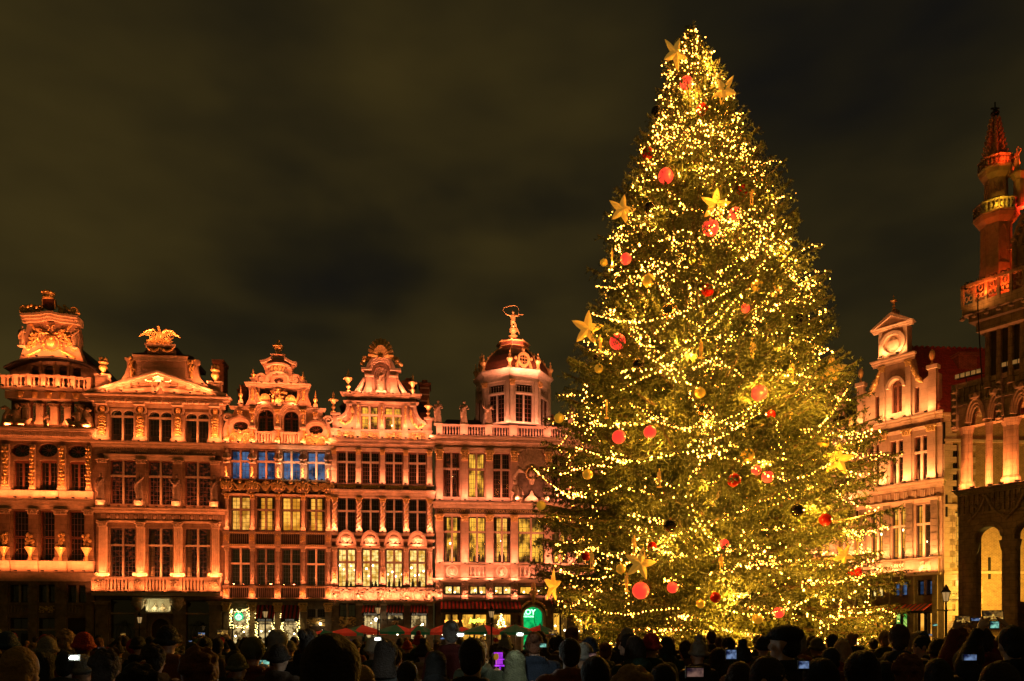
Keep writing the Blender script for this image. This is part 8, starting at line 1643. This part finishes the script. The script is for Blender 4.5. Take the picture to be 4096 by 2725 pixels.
def phone(p, off, scr, lab, tall=False):
    s = scr if scr is not None else SCR[0]; k = p.scale.z; R_ = Matrix.Rotation(p.rotation_euler.z, 3, 'Z'); q = p.location+R_ @ (Vector(off)*k); w, h = (.075, .15) if tall else (.155, .078)
    b = MB(); b.box(-w/2, w/2, -.004, .004, -h/2, h/2); o = b.build("phone", IRON); o.location = q; o.rotation_euler = (-.12, 0, p.rotation_euler.z); tag(o, lab, "phone", "phones held up by the crowd"); b = MB(); b.box(-w/2+.005, w/2-.005, -.0055, -.0042, -h/2+.005, h/2-.005); sm = b.build('screen', s, o); b = MB(); q = min(w, h); b.add([(-q*.22, -.0062, -h*.38), (q*.22, -.0062, -h*.38), (0, -.0062, h*.36)], [(0,1,2)]); b.add([(-w*.46, -.0061, -h*.36), (w*.46, -.0061, -h*.36), (w*.46, -.0061, -h*.12), (-w*.46, -.0061, -h*.12)], [(0,1,2,3)]); b.build('picture_on_screen', SCRP, sm); return o
F = [(75,2583,150,'short','fair','grey','d',.1,"person with close-cropped fair hair in the bottom left corner"),(262,2603,85,'short','black','black','d',.2,"dark-haired person beside the white phone torch at the left"),(425,2595,125,'messy','dark brown','brown','d',-.1,"person with tousled dark hair below the left palace door"),(537,2553,66,'bobble','red','beige','d',.1,"person in a round red knitted hat"),
 (622,2580,90,'messy','dark brown','brown','d',0,"person with dark hair right of the red hat"),(676,2632,44,'beanie','white','grey','d',0,"small person in a cream knitted hat"),(800,2588,180,'messy','auburn','dark red','d',.15,"near person with reddish tousled hair at the lower left"),(560,2655,190,'messy','black','black','d',0,"very near dark head between the red hat and the auburn hair"),
 (938,2600,68,'short','dark brown','black','d',1.3,"person in left profile with a visible ear, below the green sign"),(1012,2546,100,'bobble','olive','rust','p',.05,"person in a large olive knitted hat filming with a bright phone"),(1328,2530,268,'hood','dark brown','black','d',.0,"very near person in a huge dark hood"),(1494,2545,74,'beanie','white','olive','d',.2,"person in a pale knitted hat against the white torch glare"),
 (1888,2548,116,'short','black','black','d',-.15,"near man with neat black hair at bottom centre-left"),(2002,2634,95,'furhood','brown','black','d',-.3,"person in a fur-edged hood next to the purple toy"),(2281,2550,90,'short','dark brown','rust','d',.05,"man with short cropped hair just left of the blue hat"),(2359,2545,74,'beanie','blue','navy','d',-.1,"person in a blue knitted hat"),
 (2519,2530,64,'short','black','black','d',1.2,"man in left profile before the lit fir boughs"),(2590,2560,66,'messy','dark brown','brown','d',.3,"dark-haired person right of the profile man"),(2660,2553,52,'short','auburn','grey','d',-.4,"person with hair edged by the tree's light, right of centre"),(2742,2563,60,'messy','dark brown','brown','d',.2,"person with fluffy dark hair under the fir's base"),(2846,2522,38,'short','dark brown','navy','d',0,"small distant head in front of the trunk"),
 (2874,2590,95,'hood','black','black','d',0,"person in a smooth black hood beside a glowing phone"),(3066,2622,132,'short','dark brown','grey','d',-2.2,"man turning his lit face towards the right"),(3166,2616,84,'short','black','black','d',0,"dark round head behind the man with the lit face"),(3145,2498,112,'cap','black','black','d',.9,"tall man in a black flat cap, face turned left"),(2528,2664,200,'messy','fair','brown','d',0,"near blond head at the bottom middle"),
 (2380,2655,150,'hood','black','black','d',.1,"dark hood at the bottom between the cropped man and the blond head"),(2655,2655,130,'long','black','black','d',0,"long black hair low in the frame right of the blond head"),(3636,2616,132,'messy','auburn','grey','d',-.8,"auburn-haired person with one ear showing at the lower right"),(3752,2632,110,'long','black','black','d',.1,"long black hair right of the auburn head"),(4004,2644,140,'short','dark brown','olive','d',1.4,"person at the bottom right corner looking left"),
 (3445,2600,170,'hood','black','black','d',0,"black hooded back between the fir base and the auburn head"),(3370,2560,70,'long','fair','dark red','d',.4,"fair-haired person at the right foot of the tree"),(3268,2548,60,'beanie','olive','black','d',.3,"person in a soft olive hat behind the flat cap"),(3330,2535,46,'short','black','navy','d',-.5,"dark head just right of the olive hat"),(3690,2540,56,'short','black','black','d',1.5,"black-haired man in profile under the right lamp post"),
 (3655,2530,60,'long','fair','beige','d',.5,"blonde head left of the lamp post foot"),(3830,2505,62,'messy','auburn','brown','d',.2,"reddish head right of the lamp post"),(3930,2508,72,'short','dark brown','dark red','u',.1,"person holding a phone high before the arcade pier"),(4050,2500,96,'short','black','black','u',-.1,"tall person with raised phone at the right edge"),(3890,2560,84,'short','dark brown','black','p',.3,"person filming with a small bright phone, lower right"),(3960,2560,80,'hood','rust','rust','d',.2,"rust-coloured hood near the right edge"),
 (1770,2600,60,'long','brown','olive','d',.2,"person with long brown hair between two torch glares"),(1700,2565,48,'short','black','black','d',0,"dark head under the right script awning"),(1630,2560,44,'beanie','red','brown','d',0,"small red knitted hat under the umbrellas"),(1580,2590,62,'short','dark brown','rust','d',-.3,"person with short hair below the middle umbrella"),(2125,2560,60,'beanie','grey','grey','p',.1,"person in a grey hat filming right of the green torch"),(2215,2545,40,'short','black','black','u',0,"person with both hands raised beside the lowest left bough"),
 (2060,2600,110,'hood','olive','olive','d',0,"olive hood in front of the greenish torch"),(1160,2560,52,'beanie','grey','brown','d',.2,"grey-hatted person before the second garland window"),(1120,2575,70,'short','auburn','rust','d',-.4,"reddish head left of the huge dark hood"),(1215,2545,32,'short','black','black','d',0,"small dark head by the garland's right edge"),(870,2550,50,'short','dark brown','black','u',.1,"person with raised arms photographing before the round sign"),(820,2560,40,'messy','auburn','rust','d',0,"reddish head under the right barred window"),
 (180,2640,110,'hood','black','black','d',0,"black hooded back right of the cropped fair head"),(330,2650,100,'beanie','grey','black','p',0,"person low at the left with a blue phone screen"),(1450,2660,120,'short','fair','beige','d',.1,"person in a beige coat right of the huge hood"),(1630,2650,100,'short','black','navy','d',0,"dark-coated back in the bottom middle left"),(1745,2655,105,'hood','black','black','p',0,"black hood with a dim phone at the bottom"),(3280,2655,170,'hood','black','black','d',0,"large black hood bottom right of the lit-faced man"),(2960,2660,120,'long','dark brown','dark red','d',0,"long-haired back left of the lit-faced man"),(3540,2655,100,'short','black','dark green','d',.3,"dark head low between black hood and auburn hair")]
for i, f in enumerate(F):
    scr = {9: SCR[2], 55: SCR[1], 40: SCR[3]}.get(i); person(*f[:8], lab=f[8], skin=(i % 5 == 3)*1, scr=scr)
R = random.Random(17); nseg = 0
ZN = [(600, "before the leftmost houses"), (1250, "before the shop awnings"), (2150, "before the umbrellas"), (3450, "under the fir boughs"), (5000, "before the arcade")]
for D, n, x0, x1 in ((8.0, 24, -60, 4150), (11, 30, -40, 4130), (15, 36, -20, 4120), (20, 34, 0, 4100), (27, 22, 0, 2050), (27, 8, 3560, 4100), (36, 24, 0, 2000), (46, 22, 0, 2300)):
    for k in range(n):
        x = x0+(x1-x0)*(k+R.uniform(.15, .85))/n; d = D*R.uniform(.9, 1.1); zt = R.gauss(1.68, .07); ytop = HZ-(zt-EYE)*FPX/d
        hair = R.choice(['short', 'short', 'messy', 'long', 'bun', 'beanie', 'hood', 'pom', 'beanie']); hc = R.choice(['black', 'dark brown', 'dark brown', 'brown', 'auburn', 'fair', 'grey'] if hair not in ('beanie', 'pom', 'hood') else ['black', 'grey', 'dark brown', 'red', 'blue', 'olive', 'grey', 'black']); ct = R.choice(['black', 'black', 'navy', 'grey', 'brown', 'dark red', 'olive', 'rust', 'black', 'dark green', 'beige'])
        po = R.choice(['d']*14+['p', 'u']) if 14 < d < 30 else 'd'
        hn = {'short': 'short %s hair', 'messy': 'tousled %s hair', 'long': 'long %s hair', 'bun': '%s hair in a bun', 'beanie': '%s knitted hat', 'pom': '%s bobble hat', 'hood': '%s hood up'}[hair] % hc; wh = next(b_ for a_, b_ in ZN if x < a_); dn = "near " if d < 12 else "far-off " if d > 24 else ""
        person(x, ytop, 50, hair, hc, ct, po, R.gauss(0, .35), "%sspectator in %s coat, %s%s, %s" % (dn, ct, hn, {'d': '', 'p': ', filming', 'u': ', phone overhead'}[po], wh), dist=d, skin=R.choice([0, 0, 0, 1, 2]), group="spectators packed on the square", scr=R.choice(SCR))
# bright phone torches and other small lit things
def torch(x, y, w, h, D, m, lab, P=0):
    k = FPX/D; b = MB(); W_, H_ = (.065, .034) if m in (TORCH, TORCHG) else (max(.07, w/k*.8), max(.04, h/k*.8)); b.box(-W_/2, W_/2, 0, .012, -H_/2, H_/2); o = b.build("phone", IRON); o.location = ((x-CX)/k, D, EYE+(HZ-y)/k); tag(o, lab, "phone", "phones with torches lit"); b = MB()
    if m in (TORCH, TORCHG): b.blob((0, -.006, 0), (W_*.40, .008, H_*.30), ICO2)
    else: b.box(-W_*.44, W_*.44, -.004, -.0005, -H_*.36, H_*.36)
    b.build('torch_light' if m in (TORCH, TORCHG) else 'screen', m, o)
    if P: ld = bpy.data.lights.new("torch_lamp", 'POINT'); ld.energy = P; ld.color = (.85, 1, .9); ld.shadow_soft_size = .03; lo = bpy.data.objects.new("torch_lamp", ld); COL.objects.link(lo); lo.location = o.location+Vector((0, -.08, 0)); lo.parent = None
torch(297, 2631, 12, 12, 4.5, TORCH, "phone with a small dazzling torch at the lower left", 1.5); torch(1511, 2556, 40, 14, 7.5, TORCH, "phone torch glaring white above the pale knitted hat", 3); torch(1842, 2540, 54, 12, 7, TORCH, "long white phone glare above the neat black hair", 3); torch(2080, 2538, 56, 16, 7.5, TORCHG, "greenish-white phone torch, the brightest, under the umbrellas", 5)
torch(1770, 2553, 16, 10, 12, SCR[1], "small bluish phone under the right script awning"); torch(3905, 2478, 60, 12, 9, SCR[1], "pinkish-blue phone raised before the arcade pier"); torch(3978, 2500, 22, 44, 6, SCR[2], "tilted teal phone near the right edge"); torch(3880, 2630, 26, 30, 4, SCR[1], "small white-lit phone between hands at the lower right")
torch(765, 2565, 30, 8, 20, SCR[1], "pale phone before the barred window"); torch(405, 2592, 36, 10, 14, SCR[3], "dim phone left of the red hat"); torch(3740, 2500, 26, 12, 14, SCR[2], "pale phone beside the lamp post"); torch(2370, 2620, 34, 18, 7, SCR[3], "phone held sideways under the blue hat"); torch(2170, 2582, 42, 24, 8, SCR[2], "phone screen left of the cropped man"); torch(2925, 2618, 26, 62, 5, SCR[1], "upright phone beside the smooth black hood")
torch(2780, 2690, 50, 60, 3, SCR[3], "tilted phone at the bottom right of centre"); torch(3215, 2660, 20, 50, 5, SCR[1], "blue upright phone right of the dark round head"); torch(2210, 2535, 18, 10, 16, SCR[1], "phone held up beside the lowest fir bough")
b = MB(); D = 9; k = FPX/D; X0 = (2000-CX)/k; Z0 = EYE+(HZ-2640)/k
for q in range(7): b.box(-.05+.012*q, -.042+.012*q, 0, .01, -.05, .07)
b.box(-.06, .06, -.01, 0, -.075, -.055); b.box(-.05, .05, -.01, 0, .0, .012); b.box(-.07, .03, -.01, 0, .07, .085); b.tube([(0, 0, -.08), (0, 0, -.6)], .01, 5); o = b.build("light_up_toy", PUR); o.location = (X0, D, Z0); tag(o, "purple glowing toy on a stick above the crowd", "toy")
for x, y, r, c, lb in ((1985, 2627, 11, GLD, "small yellow balloon beside the purple toy"), (1972, 2622, 7, CM_['white'], "tiny white balloon beside the yellow one")):
    b = MB(); b.blob((0,0,0), (r/k, r/k, r/k*1.35), ICO3); b.tube([(0, 0, -r/k*1.3), (0, 0, -.5)], .003, 4); o = b.build("balloon", c, smooth=True); o.location = ((x-CX)/k, D, EYE+(HZ-y)/k); tag(o, lb, "balloon")
